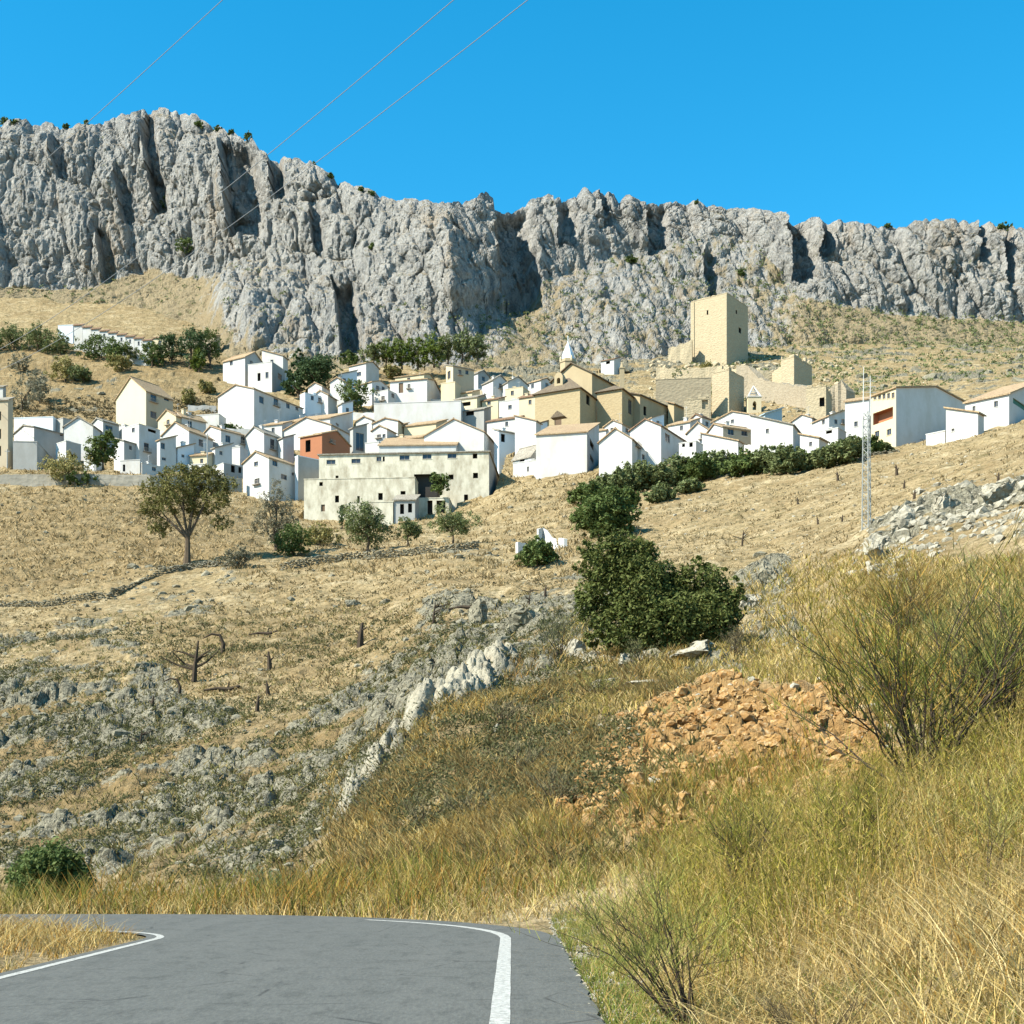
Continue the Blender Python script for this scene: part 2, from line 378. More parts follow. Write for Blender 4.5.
# ------------------------------------------------------------------ grid
S = np.concatenate([np.linspace(-.80, -.445, 50), np.arange(-.44, .44, .00095), np.linspace(.445, .80, 50)])
YR = np.concatenate([np.linspace(-14, 5, 24), np.exp(np.arange(math.log(5.3), math.log(24), .010)), np.exp(np.arange(math.log(24), math.log(490), .0052)), [500, 520, 550]])
APEX = 22.0
def terrain_grid(cuts):
    SS, YY = np.meshgrid(S, YR, indexing='ij')
    X = SS*(YY+APEX); Z = H0(X, YY)
    Yp = np.maximum(YY, 6.0)
    px = CX+F*X/Yp; py = HY-(Z-CZ)/Yp*F
    rm = msamp(RM, px, py)*sstep(26, 32, YY)
    sc = msamp(SCREE, px, py)*sstep(24, 30, YY)*sstep(66, 55, YY)
    br = msamp(BROWN, px, py)
    rd = road_dist(X, YY); off = sstep(.4, 2.0, np.where(rd > 25, 3, rd))
    sc_amp = np.clip(YY/90, .12, 1.6)
    vil = sstep(250, 262, YY)*(1-sstep(430, 460, YY))
    n1 = fbm(X/9, YY/9, 0, 5, 3); n2 = fbm(X/1.3, YY/1.3, 0, 3, 21)
    base = (n1*.9*(1-.6*vil)+n2*(.16+.4*br))*np.minimum(sc_amp, 1)
    breakup = fbm(X/6, YY/6, 0, 4, 55)
    rmn = np.clip(rm*1.3+breakup*1.6-.42, 0, 1)*np.clip(rm*6, 0, 1)
    # blocks of limestone sticking out of the slope (two sizes)
    f1, f2, cid = worley(X/1.9, YY/3.2, Z/1.3, 5)
    blk = np.sqrt(np.clip(f2-f1, 0, 1))*(.25+cid)
    g1, g2, gid = worley(X/.62, YY/1.0, Z/.45, 9)
    blk2 = np.sqrt(np.clip(g2-g1, 0, 1))*(.25+gid)
    big = np.where(YY > 55, 1, .55)
    blk = np.minimum(blk, .62); rk = rmn*(blk*1.15*big*(.6+rm)+blk2*.30)+sc*(.75*np.minimum(blk2, .5)+.8*np.clip(fbm(X/1.6, YY/1.2, 0, 4, 93), -.3, .5))+.35*np.clip(fbm(X/2.2, YY/2.2, 0, 4, 91), 0, 1)*np.clip(YY/60, .2, 1)
    crev = np.clip(1-(f2-f1)*5, 0, 1)*rmn
    Z2 = Z+off*(base+rk-rmn*.35)
    rocky = np.clip(rmn*1.6*(.25+.9*blk+.45*blk2)-.12, 0, 1)
    rocky = np.where(rmn > .03, rocky, 0)
    cutm = np.zeros(Z2.shape)
    for (C, a, b, w, d, zb) in cuts:
        dx, dy = X-C[0], YY-C[1]
        ta = dx*a[0]+dy*a[1]; tb = dx*b[0]+dy*b[1]
        ins = (ta > -1.0) & (ta < w+1.2) & (tb > -1.0) & (tb < d+1.2)
        Z2 = np.where(ins, np.minimum(Z2, zb-.05), Z2)
        Z2 = np.where(ins & (ta > .3) & (ta < w-.3) & (tb > .3) & (tb < d-.3), np.maximum(Z2, zb-.4) if False else Z2, Z2)
    return X, YY, Z2, rocky, br, sc, crev, off
def build_terrain(cuts):
    global TX, TY, TZ, TROCK
    X, YY, Z, rocky, br, sc, crev, off = terrain_grid(cuts)
    TX, TY, TZ, TROCK = X, YY, Z, rocky
    n, m = X.shape
    V = np.stack([X, YY, Z], -1).reshape(-1, 3)
    idx = np.arange(n*m).reshape(n, m)
    Fc = np.stack([idx[:-1, :-1], idx[1:, :-1], idx[1:, 1:], idx[:-1, 1:]], -1).reshape(-1, 4)
    c = np.stack([rocky, br, sc], -1).reshape(-1, 3)
    o = mesh_np('hillside_ground', V, Fc, terrain_mat(), smooth=False, colors=c)
    tag(o, kind='structure')
def zat(x, y):
    s = x/(y+APEX)
    u = np.interp(s, S, np.arange(len(S))); v = np.interp(y, YR, np.arange(len(YR)))
    return samp(TZ, np.atleast_1d(u), np.atleast_1d(v))
def gpoint(px, py, dmin=0, sink=0.0):
    D = hitD(px, py, dmin); x = (px-CX)/F*D
    return (x, D, float(zat(x, D)[0])-sink)
def gpoints(pxs, pys, dmin=0):
    D = np.array([hitD(a, b, dmin) for a, b in zip(pxs, pys)]); x = (np.asarray(pxs)-CX)/F*D
    return x, D, zat(x, D)

def terrain_mat():
    m, nt, b = newmat('hillside_soil', .97, .05)
    a = nd(nt, 'ShaderNodeVertexColor', layer_name='tint'); sp = nd(nt, 'ShaderNodeSeparateColor'); nt.links.new(a.outputs[0], sp.inputs[0])
    n1 = noise(nt, .12, 6, .65, wpos(nt)); n2 = noise(nt, 1.1, 6, .7, wpos(nt)); n3 = noise(nt, 7, 4, .7, wpos(nt)); n4 = noise(nt, .5, 6, .7, wpos(nt, (1, 1, 3)))
    n5 = noise(nt, 2.6, 5, .75, wpos(nt)); n6 = noise(nt, .28, 5, .7, wpos(nt))
    straw = mix(nt, ramp(nt, n1, [(.38, (0, 0, 0)), (.62, (1, 1, 1))]), (.33, .255, .14), (.235, .17, .088))
    straw = mix(nt, ramp(nt, n6, [(.50, (0, 0, 0)), (.64, (1, 1, 1))]), straw, (.40, .325, .20))
    straw = mix(nt, ramp(nt, n2, [(.48, (0, 0, 0)), (.64, (1, 1, 1))]), straw, (.15, .11, .052))
    straw = mix(nt, ramp(nt, n4, [(.54, (0, 0, 0)), (.64, (.85, .85, .85))]), straw, (.085, .075, .034))
    straw = mix(nt, ramp(nt, n5, [(.50, (0, 0, 0)), (.60, (.8, .8, .8))]), straw, (.12, .095, .045))
    straw = mix(nt, ramp(nt, n3, [(.50, (0, 0, 0)), (.72, (.7, .7, .7))]), straw, (.42, .34, .20))
    straw = mix(nt, mth(nt, 'MULTIPLY', sp.outputs[1], .8), straw, mix(nt, ramp(nt, n5, [(.35, (0, 0, 0)), (.65, (1, 1, 1))]), (.23, .155, .07), (.07, .055, .028)))
    rock = mix(nt, ramp(nt, n2, [(.35, (0, 0, 0)), (.65, (1, 1, 1))]), (.25, .23, .165), (.145, .135, .098))
    rock = mix(nt, ramp(nt, n5, [(.46, (0, 0, 0)), (.56, (1, 1, 1))]), rock, (.065, .062, .045))
    rock = mix(nt, ramp(nt, n3, [(.52, (0, 0, 0)), (.66, (.8, .8, .8))]), rock, (.33, .305, .23))
    rf = mth(nt, 'ADD', sp.outputs[0], mth(nt, 'MULTIPLY', mth(nt, 'SUBTRACT', n3, .5), .9))
    rf = ramp(nt, rf, [(.30, (0, 0, 0)), (.46, (1, 1, 1))])
    v = nd(nt, 'ShaderNodeTexVoronoi'); v.inputs['Scale'].default_value = 4.5; nt.links.new(wpos(nt), v.inputs['Vector'])
    scree = mix(nt, v.outputs['Color'], (.30, .165, .055), (.12, .06, .02))
    scree = mix(nt, ramp(nt, n2, [(.4, (0, 0, 0)), (.7, (1, 1, 1))]), scree, (.34, .22, .095))
    c = mix(nt, rf, straw, rock)
    c = mix(nt, mth(nt, 'MULTIPLY', sp.outputs[2], .9), c, scree)
    nt.links.new(c, b.inputs['Base Color'])
    h = mth(nt, 'ADD', n3, mth(nt, 'MULTIPLY', n2, 1.5)); bump(nt, b, h, .8, .25)
    return m

# ------------------------------------------------------------------ mountain
SKY = [(-500, 150), (-200, 132), (0, 124), (25, 121), (45, 120), (60, 126), (80, 125), (100, 121), (115, 119), (130, 118), (145, 112), (170, 112), (185, 116), (200, 123), (215, 127), (235, 133), (250, 141), (265, 151), (280, 157), (290, 161), (310, 168), (330, 177), (350, 187), (370, 192), (390, 196), (410, 199), (440, 200), (470, 199), (485, 195), (490, 198), (510, 203), (530, 197), (550, 195), (590, 193), (608, 192), (616, 200), (640, 201), (680, 200), (700, 203), (740, 205), (760, 211), (775, 215), (790, 217), (820, 218), (835, 221), (860, 224), (895, 226), (910, 223), (925, 221), (950, 219), (975, 221), (1000, 226), (1024, 231), (1200, 245), (1600, 270)]
MC = {-500: [(330, 450), (292, 462), 500], 0: [(305, 450), (287, 460), 498], 80: [(306, 450), (288, 460), 500], 150: [(308, 445), (268, 466), 506], 200: [(325, 425), (278, 455), 504], 225: [(350, 385), (268, 450), 500],
      250: [(372, 368), (255, 445), 495], 330: [(376, 372), (285, 430), 492], 450: [(372, 372), (320, 400), 480], 500: [(368, 378), (303, 425), 480], 550: [(368, 382), (278, 440), 482], 600: [(366, 385), (262, 450), 488],
      650: [(360, 400), (250, 460), 492], 700: [(352, 415), (238, 466), 492], 735: [(350, 420), (235, 468), 492], 765: [(348, 425), (255, 462), 492], 800: [(348, 427), (296, 448), 494], 900: [(347, 428), (312, 450), 495], 1024: [(350, 430), (320, 455), 497], 1600: [(352, 430), (325, 455), 500]}
BUTT = [(150, 122, 215, 14, 6), (229, 178, 236, 38, 9), (270, 158, 196, 16, 6), (499, 215, 308, 42, 11), (556, 200, 240, 22, 6), (602, 195, 225, 9, 4), (648, 222, 252, 24, 7), (788, 238, 276, 32, 9), (820, 216, 255, 16, 7), (338, 305, 350, 22, 7),
        (1004, 240, 285, 12, 5), (978, 222, 258, 10, 5), (56, 150, 176, 15, 4), (122, 186, 226, 12, 4), (312, 215, 255, 12, 4), (705, 255, 300, 14, 4), (100, 240, 280, 14, 4)]
def build_mountain():
    pxc = np.concatenate([np.arange(-500, -30, 7.0), np.arange(-30, 1054, 1.15), np.arange(1054, 1600, 7.0)])
    ks = sorted(MC); A = lambda i, j: np.interp(pxc, ks, [MC[k][i][j] for k in ks])
    py0, D0, py1, D1 = A(0, 0), A(0, 1), A(1, 0), A(1, 1)
    D2 = np.interp(pxc, ks, [MC[k][2] for k in ks])
    py2 = np.interp(pxc, [s[0] for s in SKY], [s[1] for s in SKY]); D2 = D1+6+.17*(py1-py2)
    n0, n1 = 105, 210
    t0 = np.linspace(0, 1, n0)[None, :]; t1 = np.linspace(0, 1, n1)[None, 1:] if False else np.linspace(0, 1, n1)[None, :][:, 1:]
    c = lambda v: v[:, None]
    py0 = samp(G, (pxc+400)/8.0, (np.log(D0)-math.log(24))/(math.log(560)-math.log(24))*259)+5
    PYa = c(py0)*(1-t0)+c(py1)*t0; Da = c(D0)*(1-t0)+c(D1)*t0
    PYb = c(py1)*(1-t1)+c(py2)*t1; tt = t1**1.6; Db = c(D1)*(1-tt)+c(D2)*tt
    PYm = np.concatenate([PYa, PYb], 1); Dm = np.concatenate([Da, Db], 1)
    # soften the kink
    PYm2 = _blur(PYm, 3, 0); Dm = _blur(_blur(Dm, 4, 0), 9, 1); PYm = PYm2; PYm[:, -1] = py2
    X = (pxc[:, None]-CX)/F*Dm; Z = CZ+(HY-PYm)/F*Dm; Yv = Dm.copy()
    isb = np.concatenate([np.zeros(n0), np.ones(n1-1)])[None, :]*np.ones_like(X)
    v = np.concatenate([np.linspace(-1, 0, n0), np.linspace(0, 1, n1)[1:]])[None, :]*np.ones_like(X)
    PX = pxc[:, None]*np.ones_like(X)
    cliff = sstep(-.25, .1, v)
    # the tongue of bare rock that runs down to the houses
    tongue = np.exp(-((PX-365)/165)**6)*sstep(-1.2, -.4, v)
    mixz = np.exp(-((PX-665)/165)**4)*.72
    amp = np.clip(np.maximum.reduce([cliff, tongue, mixz*np.ones_like(X)*(v < 0), .25+0*X]), 0, 1)
    # fluted pillars
    wx = X+3.0*fbm(X/22, Z/22, 0, 3, 71); wz = Z+5*fbm(X/18, Z/18, 3, 3, 72)
    lean = wx+.22*wz
    f1, f2, cid = worley(lean/13, wz/34, Yv/40, 31)
    p1 = np.sqrt(np.clip(f2-f1, 0, 1)); q1 = cid
    f1, f2, cid = worley(lean/5.2, wz/13, Yv/16, 32)
    p2 = np.sqrt(np.clip(f2-f1, 0, 1)); q2 = cid
    f1, f2, cid = worley(lean/2.3, wz/4.6, Yv/6, 33)
    p3 = np.sqrt(np.clip(f2-f1, 0, 1)); q3 = cid
    f1, f2, cid = worley(lean/1.05, wz/2.1, Yv/3, 34)
    p4 = np.sqrt(np.clip(f2-f1, 0, 1)); q4 = cid
    rid = 1-np.abs(fbm(lean/17, wz/45, 7, 4, 41))*2
    d = amp*(6.0*(p1*(.4+q1)-.4)+2.8*(p2*(.4+q2)-.4)+1.5*(p3*(.3+q3)-.3)+.6*(p4*(.3+q4)-.3)+2.2*rid+1.0*fbm(X/1.9, Z/2.6, 0, 3, 44)+4*fbm(X/40, Z/40, 0, 3, 45))
    d += (1-amp)*(1.6*fbm(X/6, Z/3, 0, 5, 47)+.8*np.abs(fbm(X/2.2, Z/1.4, 0, 3, 147)))
    # broad buttresses and recesses
    for (e, y0, y1, w, Am) in BUTT:
        wob = e+3.5*fbm((PYm)/14+e, 0*PYm, 0, 3, 48)+(PYm-(y0+y1)/2)*.10
        q = PX-wob
        win = sstep(y0-.8*w-8, y0-.8*w+8, PYm+5*fbm(PX/9, PYm/9, 0, 2, 46))*sstep(y1+6, y1-10, PYm+5*fbm(PX/9, PYm/9, 5, 2, 46))
        g = np.where(q < 0, np.exp(np.minimum(q, 0)/(14+w*.4))*.45, -np.clip((1-q/w)*2.6, 0, 1)*.8)
        d += win*Am*1.35*g
    top = sstep(.86, 1.0, v)
    d *= 1-.55*top
    Yv = Yv-d; Z = Z+amp*(.9*fbm(X/3, Z/3, 9, 3, 49))+.25*d*(1-cliff)+top*(1.5*(p2*(.4+q2)-.45)+1.6*(p1*(.4+q1)-.5)+.6*fbm(X/1.5, 0*X, 0, 3, 50))
    # back of the ridge
    ex = []
    for dy, dz in ((2, .4), (5, .6), (12, -.5), (30, -6), (80, -40)):
        ex.append((X[:, -1]*(1+dy/500), Yv[:, -1]+dy, Z[:, -1]+dz+.5*fbm(X[:, -1]/4, dy, 0, 3, 51)))
    X = np.concatenate([X]+[e[0][:, None] for e in ex], 1); Yv = np.concatenate([Yv]+[e[1][:, None] for e in ex], 1); Z = np.concatenate([Z]+[e[2][:, None] for e in ex], 1)
    n, m = X.shape; idx = np.arange(n*m).reshape(n, m)
    Fc = np.stack([idx[:-1, :-1], idx[1:, :-1], idx[1:, 1:], idx[:-1, 1:]], -1).reshape(-1, 4)
    k = m-Dm.shape[1]
    ampx = np.concatenate([amp, np.repeat(amp[:, -1:], k, 1)], 1)
    crev = np.concatenate([np.clip(1-p3*1.7, 0, 1)*amp, np.zeros((n, k))], 1)
    c = np.stack([ampx, crev, 0*ampx], -1).reshape(-1, 3)
    global MX, MY, MZ, MPX, MPY
    MX, MY, MZ, MPX, MPY = X, Yv, Z, CX+F*X/Yv, HY-(Z-CZ)/Yv*F
    m_, nt, b = newmat('limestone_cliff', .95, .08)
    a = nd(nt, 'ShaderNodeVertexColor', layer_name='tint'); sp = nd(nt, 'ShaderNodeSeparateColor'); nt.links.new(a.outputs[0], sp.inputs[0])
    g = nd(nt, 'ShaderNodeNewGeometry'); sx = nd(nt, 'ShaderNodeSeparateXYZ'); nt.links.new(g.outputs['Normal'], sx.inputs[0])
    n1 = noise(nt, .035, 6, .6, wpos(nt, (1, 1, .5))); n2 = noise(nt, .25, 6, .7, wpos(nt, (1, 1, .35))); n3 = noise(nt, 1.1, 5, .75, wpos(nt))
    rock = mix(nt, ramp(nt, n1, [(.38, (0, 0, 0)), (.62, (1, 1, 1))]), (0.298, 0.298, 0.284), (0.392, 0.38, 0.348))
    rock = mix(nt, ramp(nt, n2, [(.42, (0, 0, 0)), (.60, (1, 1, 1))]), rock, (0.196, 0.2, 0.196))
    rock = mix(nt, ramp(nt, n3, [(.45, (0, 0, 0)), (.66, (1, 1, 1))]), rock, (0.456, 0.442, 0.405))
    stain = ramp(nt, noise(nt, .22, 5, .7, wpos(nt, (1, 1, .12))), [(.54, (0, 0, 0)), (.66, (.75, .75, .75))])
    rock = mix(nt, stain, rock, (0.139, 0.142, 0.139))
    warm = ramp(nt, noise(nt, .07, 5, .7, wpos(nt, (1, 1, .25))), [(.56, (0, 0, 0)), (.72, (.6, .6, .6))])
    rock = mix(nt, warm, rock, (0.37, 0.269, 0.157))
    grass_spot = ramp(nt, noise(nt, .35, 4, .75, wpos(nt)), [(.62, (0, 0, 0)), (.68, (.7, .7, .7))])
    rock = mix(nt, grass_spot, rock, (0.146, 0.151, 0.0728))
    tan = mix(nt, n3, (.40, .32, .20), (.25, .205, .125))
    grn = ramp(nt, noise(nt, .5, 4, .7, wpos(nt)), [(.56, (0, 0, 0)), (.64, (1, 1, 1))])
    tan = mix(nt, mth(nt, 'MULTIPLY', grn, .8), tan, (.11, .12, .055))
    up = ramp(nt, mth(nt, 'ADD', sx.outputs[2], mth(nt, 'MULTIPLY', mth(nt, 'SUBTRACT', n2, .5), .8)), [(.66, (0, 0, 0)), (.84, (1, 1, 1))])
    low = mth(nt, 'SUBTRACT', 1.0, sp.outputs[0], True)
    lowr = ramp(nt, mth(nt, 'ADD', low, mth(nt, 'MULTIPLY', mth(nt, 'SUBTRACT', n2, .5), 1.4)), [(.30, (0, 0, 0)), (.50, (1, 1, 1))])
    fac = mth(nt, 'MAXIMUM', mth(nt, 'MULTIPLY', up, .75), lowr)
    nt.links.new(mix(nt, fac, rock, tan), b.inputs['Base Color'])
    crk = noise(nt, .9, 5, .75, wpos(nt, (1.6, 1, .28))); bump(nt, b, mth(nt, 'ADD', mth(nt, 'ADD', n3, n2), mth(nt, 'MULTIPLY', crk, 1.5)), 1.0, 1.1)
    o = mesh_np('mountain_cliffs', np.stack([X, Yv, Z], -1).reshape(-1, 3), Fc, m_, smooth=False, colors=c)
    tag(o, kind='structure')
# ------------------------------------------------------------------ houses
CUTS = []
FRONT = ([0, 215, 243, 300, 490, 513, 600, 660, 700, 760, 850, 900, 1009], [468, 476, 492, 512, 500, 470, 472, 468, 460, 450, 440, 444, 424])
class Frame:
    """footprint of a box whose near corner stands at C; a runs along the left-hand face, b along the right-hand face"""
    def __init__(s, l, c, r, base, theta=None, D=None, depth=None, dmin=0):
        s.D = D or hitD(c, base, dmin)
        s.C = np.array([(c-CX)/F*s.D, s.D]); s.zb = CZ+(HY-base)/F*s.D
        phi = math.degrees(math.atan((c-CX)/F)); Lp, Rp = max(c-l, 0), max(r-c, 0)
        if theta is None:
            if Rp < 1: rel = 14
            elif Lp < 1: rel = 76
            else: rel = min(60, max(24, math.degrees(math.atan(Rp/Lp))))
            theta = min(66, phi+rel)
        s.th = R(theta); s.a = np.array([-math.cos(s.th), math.sin(s.th)]); s.b = np.array([math.sin(s.th), math.cos(s.th)])
        s.w = s.solve(s.a, l) if Lp >= 1 else (depth or 7)
        s.d = s.solve(s.b, r) if Rp >= 1 else (depth or 7)
    def solve(s, v, px):
        t = (px-CX)/F
        return max(.5, (t*s.C[1]-s.C[0])/(v[0]-t*v[1]))
    def pt(s, u, v, z):                    # world, metres along a and b
        q = s.C+s.a*u+s.b*v; return (float(q[0]), float(q[1]), float(z))
    def loc(s, u, v, z):                   # local to the house empty
        return (u, v, z-s.zb)
    def onface(s, face, px, py):
        v = s.a if face == 'L' else s.b; t = s.solve2(v, px); q = s.C+v*t
        return t, CZ+(HY-py)/F*q[1]-s.zb
    def solve2(s, v, px):
        t = (px-CX)/F; return (t*s.C[1]-s.C[0])/(v[0]-t*v[1])
def face_grid(mb, to3, W, z0, H, holes, rec=.18):
    xs = sorted(set([0, W]+[v for h in holes for v in (h[0], h[1])])); zs = sorted(set([z0, H]+[v for h in holes for v in (h[2], h[3])]))
    for i in range(len(xs)-1):
        for j in range(len(zs)-1):
            cx, cz = (xs[i]+xs[i+1])/2, (zs[j]+zs[j+1])/2
            if any(h[0] < cx < h[1] and h[2] < cz < h[3] for h in holes): continue
            mb.quad(to3(xs[i], 0, zs[j]), to3(xs[i+1], 0, zs[j]), to3(xs[i+1], 0, zs[j+1]), to3(xs[i], 0, zs[j+1]))
    for (x0, x1, za, zb) in holes:
        for (p, q) in (((x0, za), (x1, za)), ((x1, za), (x1, zb)), ((x1, zb), (x0, zb)), ((x0, zb), (x0, za))):
            mb.quad(to3(p[0], 0, p[1]), to3(q[0], 0, q[1]), to3(q[0], rec, q[1]), to3(p[0], rec, p[1]))
def house(l, c, r, base, eave, roof='GL', rise=8, wall='white', rmat='tile_tan', wins=(), label='', name='village_house', cat='house', theta=None, D=None,
          over=.28, chim=(), depth=None, group=None, found=4.0, dmin=0, rightwall=None, cut=True):
    if D is None and base < np.interp(c, FRONT[0], FRONT[1])-7: base += 8
    f = Frame(l, c, r, base, theta, D, depth, dmin)
    if roof == 'T': rise = max(rise, .40*f.d*F/f.D)
    if roof == 'S': rise = max(rise, .34*f.w*F/f.D)
    H = (base-eave)/F*f.D; rh = rise/F*f.D; w, d = f.w, f.d
    if cut: CUTS.append((f.C, f.a, f.b, w, d, f.zb))
    root = empty(name, f.pt(0, 0, f.zb))
    root.rotation_euler = (0, 0, math.atan2(f.a[1], f.a[0]))
    # local frame: x along a, y: b is a rotated by -90 deg -> local (0,-1)
    L = lambda u, v, z: (u, -v, z)
    tag(root, label, cat, group)
    holesL, holesR = [], []
    wl = []
    wins = list(wins); ar = random.Random(int(l*7+c*13)); quiet = any(q in label for q in ('blank', 'windowless', 'plain', 'without', 'wall building', 'shed', 'single')) or name != 'village_house'
    if not quiet and not any(q[0] == 'R' for q in wins) and r-c > 9:
        for q in range(1 if r-c < 16 else 2): wins.append(('R', c+(r-c)*((q+1)/(2 if r-c < 16 else 3)), eave+5+ar.uniform(0, 2)-(roof == 'GR')*0, 3, 4.5))
    if not quiet and not any(q[0] == 'L' for q in wins) and 12 < c-l < 45 and (roof != 'GL' or ar.random() < .45): wins.append(('L', l+(c-l)*ar.uniform(.35, .7), eave+6, 3, 4.5))
    if not quiet and not chim and ar.random() < .55 and max(c-l, r-c) > 11: chim = [(l+(c-l)*ar.uniform(.3, .6) if c-l > r-c else c+(r-c)*ar.uniform(.3, .6), ar.uniform(2, 4))]
    for wn in wins:
        face, px, py, wp, hp = wn[:5]; kind = wn[5] if len(wn) > 5 else 'window'
        t, z = f.onface(face, px, py)
        vv = f.a if face == 'L' else f.b
        t0 = f.solve2(vv, px-wp/2); t1 = f.solve2(vv, px+wp/2); t0, t1 = min(t0, t1), max(t0, t1)
        hh = hp/F*f.D; lim = w if face == 'L' else d
        t0 = max(.15, t0); t1 = min(lim-.15, t1); z0 = max(.02, z-hh/2); z1 = min(H-.12, z+hh/2)
        if t1-t0 < .2 or z1-z0 < .2: continue
        (holesL if face == 'L' else holesR).append((t0, t1, z0, z1)); wl.append((face, t0, t1, z0, z1, kind))
    mb = MB(); mbr = MB() if rightwall else mb
    toL = lambda x, dep, z: L(x, dep, z); toR = lambda x, dep, z: L(dep, x, z)
    face_grid(mb, toL, w, -found, H, holesL); face_grid(mbr, toR, d, -found, H, holesR)
    mb.quad(L(0, d, -found), L(w, d, -found), L(w, d, H), L(0, d, H)); mb.quad(L(w, 0, -found), L(w, d, -found), L(w, d, H), L(w, 0, H))
    if roof == 'GL':
        for v in (0, d): mb.quad(L(0, v, H), L(w, v, H), L(w/2, v, H+rh))
    if roof == 'GR':
        mbr.quad(L(0, 0, H), L(0, d, H), L(0, d/2, H+rh)); mb.quad(L(w, 0, H), L(w, d, H), L(w, d/2, H+rh))
    if roof == 'S':          # rises away from the right-hand face
        for v in (0, d): mb.quad(L(0, v, H), L(w, v, H), L(w, v, H+rh))
        mb.quad(L(w, 0, H), L(w, d, H), L(w, d, H+rh), L(w, 0, H+rh))
    if roof == 'T':          # rises away from the left-hand face
        for u in (0, w): mb.quad(L(u, 0, H), L(u, d, H), L(u, d, H+rh))
        mb.quad(L(0, d, H), L(w, d, H), L(w, d, H+rh), L(0, d, H+rh))
    mb.build('wall', M[wall], root)
    if rightwall: mbr.build('side_wall', M[rightwall], root)  # grey side walls of white houses have shade put into their colour
    o, t = over, .22
    rb = MB()
    def slab(p):             # p: four local points of the underside, lifted by t
        n = [(q[0], q[1], q[2]+.012) for q in p]; rb.prism(n, [(q[0], q[1], q[2]+t) for q in p])
    if roof == 'GL':
        k = rh/(w/2)
        slab([L(-o, -o, H-o*k), L(w/2, -o, H+rh), L(w/2, d+o, H+rh), L(-o, d+o, H-o*k)]); slab([L(w/2+.003, -o, H+rh), L(w+o, -o, H-o*k), L(w+o, d+o, H-o*k), L(w/2+.003, d+o, H+rh)])
    elif roof == 'GR':
        k = rh/(d/2)
        slab([L(-o, -o, H-o*k), L(w+o, -o, H-o*k), L(w+o, d/2, H+rh), L(-o, d/2, H+rh)]); slab([L(-o, d/2+.003, H+rh), L(w+o, d/2+.003, H+rh), L(w+o, d+o, H-o*k), L(-o, d+o, H-o*k)])
    elif roof == 'S':
        k = rh/w; slab([L(-o, -o, H-o*k), L(w+o, -o, H+rh+o*k), L(w+o, d+o, H+rh+o*k), L(-o, d+o, H-o*k)])
    elif roof == 'T':
        k = rh/d; slab([L(-o, -o, H-o*k), L(w+o, -o, H-o*k), L(w+o, d+o, H+rh+o*k), L(-o, d+o, H+rh+o*k)])
    elif roof == 'H':
        m = min(w, d)/2; A_ = [L(-o, -o, H-.05), L(w+o, -o, H-.05), L(w+o, d+o, H-.05), L(-o, d+o, H-.05)]
        if w > d: r1, r2 = L(m, d/2, H+rh), L(w-m, d/2, H+rh); fs = [(A_[0], A_[1], r2, r1), (A_[1], A_[2], r2), (A_[2], A_[3], r1, r2), (A_[3], A_[0], r1)]
        else: r1, r2 = L(w/2, m, H+rh), L(w/2, max(m+.01, d-m), H+rh); fs = [(A_[0], A_[1], r1), (A_[1], A_[2], r2, r1), (A_[2], A_[3], r2), (A_[3], A_[0], r1, r2)]
        for q in fs: rb.quad(*[(p[0], p[1], p[2]+.1) for p in q])
        rb.prism(A_, [(p[0], p[1], p[2]+.1) for p in A_])
    else:
        rb.box(*L(-.06, d+.06, H-.02), *L(w+.06, -.06, H+.13))
    rf = rb.build('roof', M[rmat] if roof != 'F' else M[wall], root)
    uv = rf.data.uv_layers.new(name='UV')
    for pl in rf.data.polygons:
        for li in pl.loop_indices:
            p = rf.data.vertices[rf.data.loops[li].vertex_index].co
            uv.data[li].uv = (p.x, p.y) if roof in ('T', 'GR') else (p.y, p.x)
    for (px, ph) in chim:
        t_ = f.solve2(f.a, px) if c-l > r-c or r-c < 1 else 0
        cu, cv = (min(max(t_, .8), w-.8), d*.5) if (c-l > 1 and px < c) else (w*.5, min(max(f.solve2(f.b, px), .8), d-.8))
        if roof == 'GL': zr = H+rh*(1-abs(cu-w/2)/(w/2))
        elif roof == 'GR': zr = H+rh*(1-abs(cv-d/2)/(d/2))
        else: zr = H+rh*.5
        hh = ph/F*f.D; cb = MB(); x_, y_, _ = L(cu, cv, 0); cb.box(x_-.35, y_-.35, zr-.8, x_+.35, y_+.35, zr+hh); cb.box(x_-.45, y_-.45, zr+hh, x_+.45, y_+.45, zr+hh+.12)
        cb.build('chimney', M[wall], rf)
    if roof in ('GL', 'GR'):      # rounded ridge cap
        rc = MB(); p0, p1 = (L(w/2, -o, H+rh+t), L(w/2, d+o, H+rh+t)) if roof == 'GL' else (L(-o, d/2, H+rh+t), L(w+o, d/2, H+rh+t))
        rc.tube([p0, p1], [.13, .13], 6); rc.build('ridge', M[rmat], rf)
    if wall == 'castle' and roof == 'F':      # broken masonry along the top
        bt = MB(); br_ = random.Random(int(l*3+eave)); hi = .25 if name == 'castle_keep' else 1.3
        for (Ln, fn) in ((w, lambda q, a_, b_: (q, a_)), (d, lambda q, a_, b_: (a_, q))):
            q = 0
            while q < Ln-.3:
                st_ = min(br_.uniform(.5, 1.4), Ln-q); hh_ = hi*br_.random()**2.2+.02
                x0_, y0_ = fn(q, 0, 0); x1_, y1_ = fn(q+st_*.98, .7, 0); p, q2 = L(x0_+.003, y0_+.003, 0), L(x1_, y1_, 0)
                bt.box(min(p[0], q2[0]), min(p[1], q2[1]), H+.10, max(p[0], q2[0]), max(p[1], q2[1]), H+.14+hh_); q += st_
        bt.build('broken_top', M[wall], root)
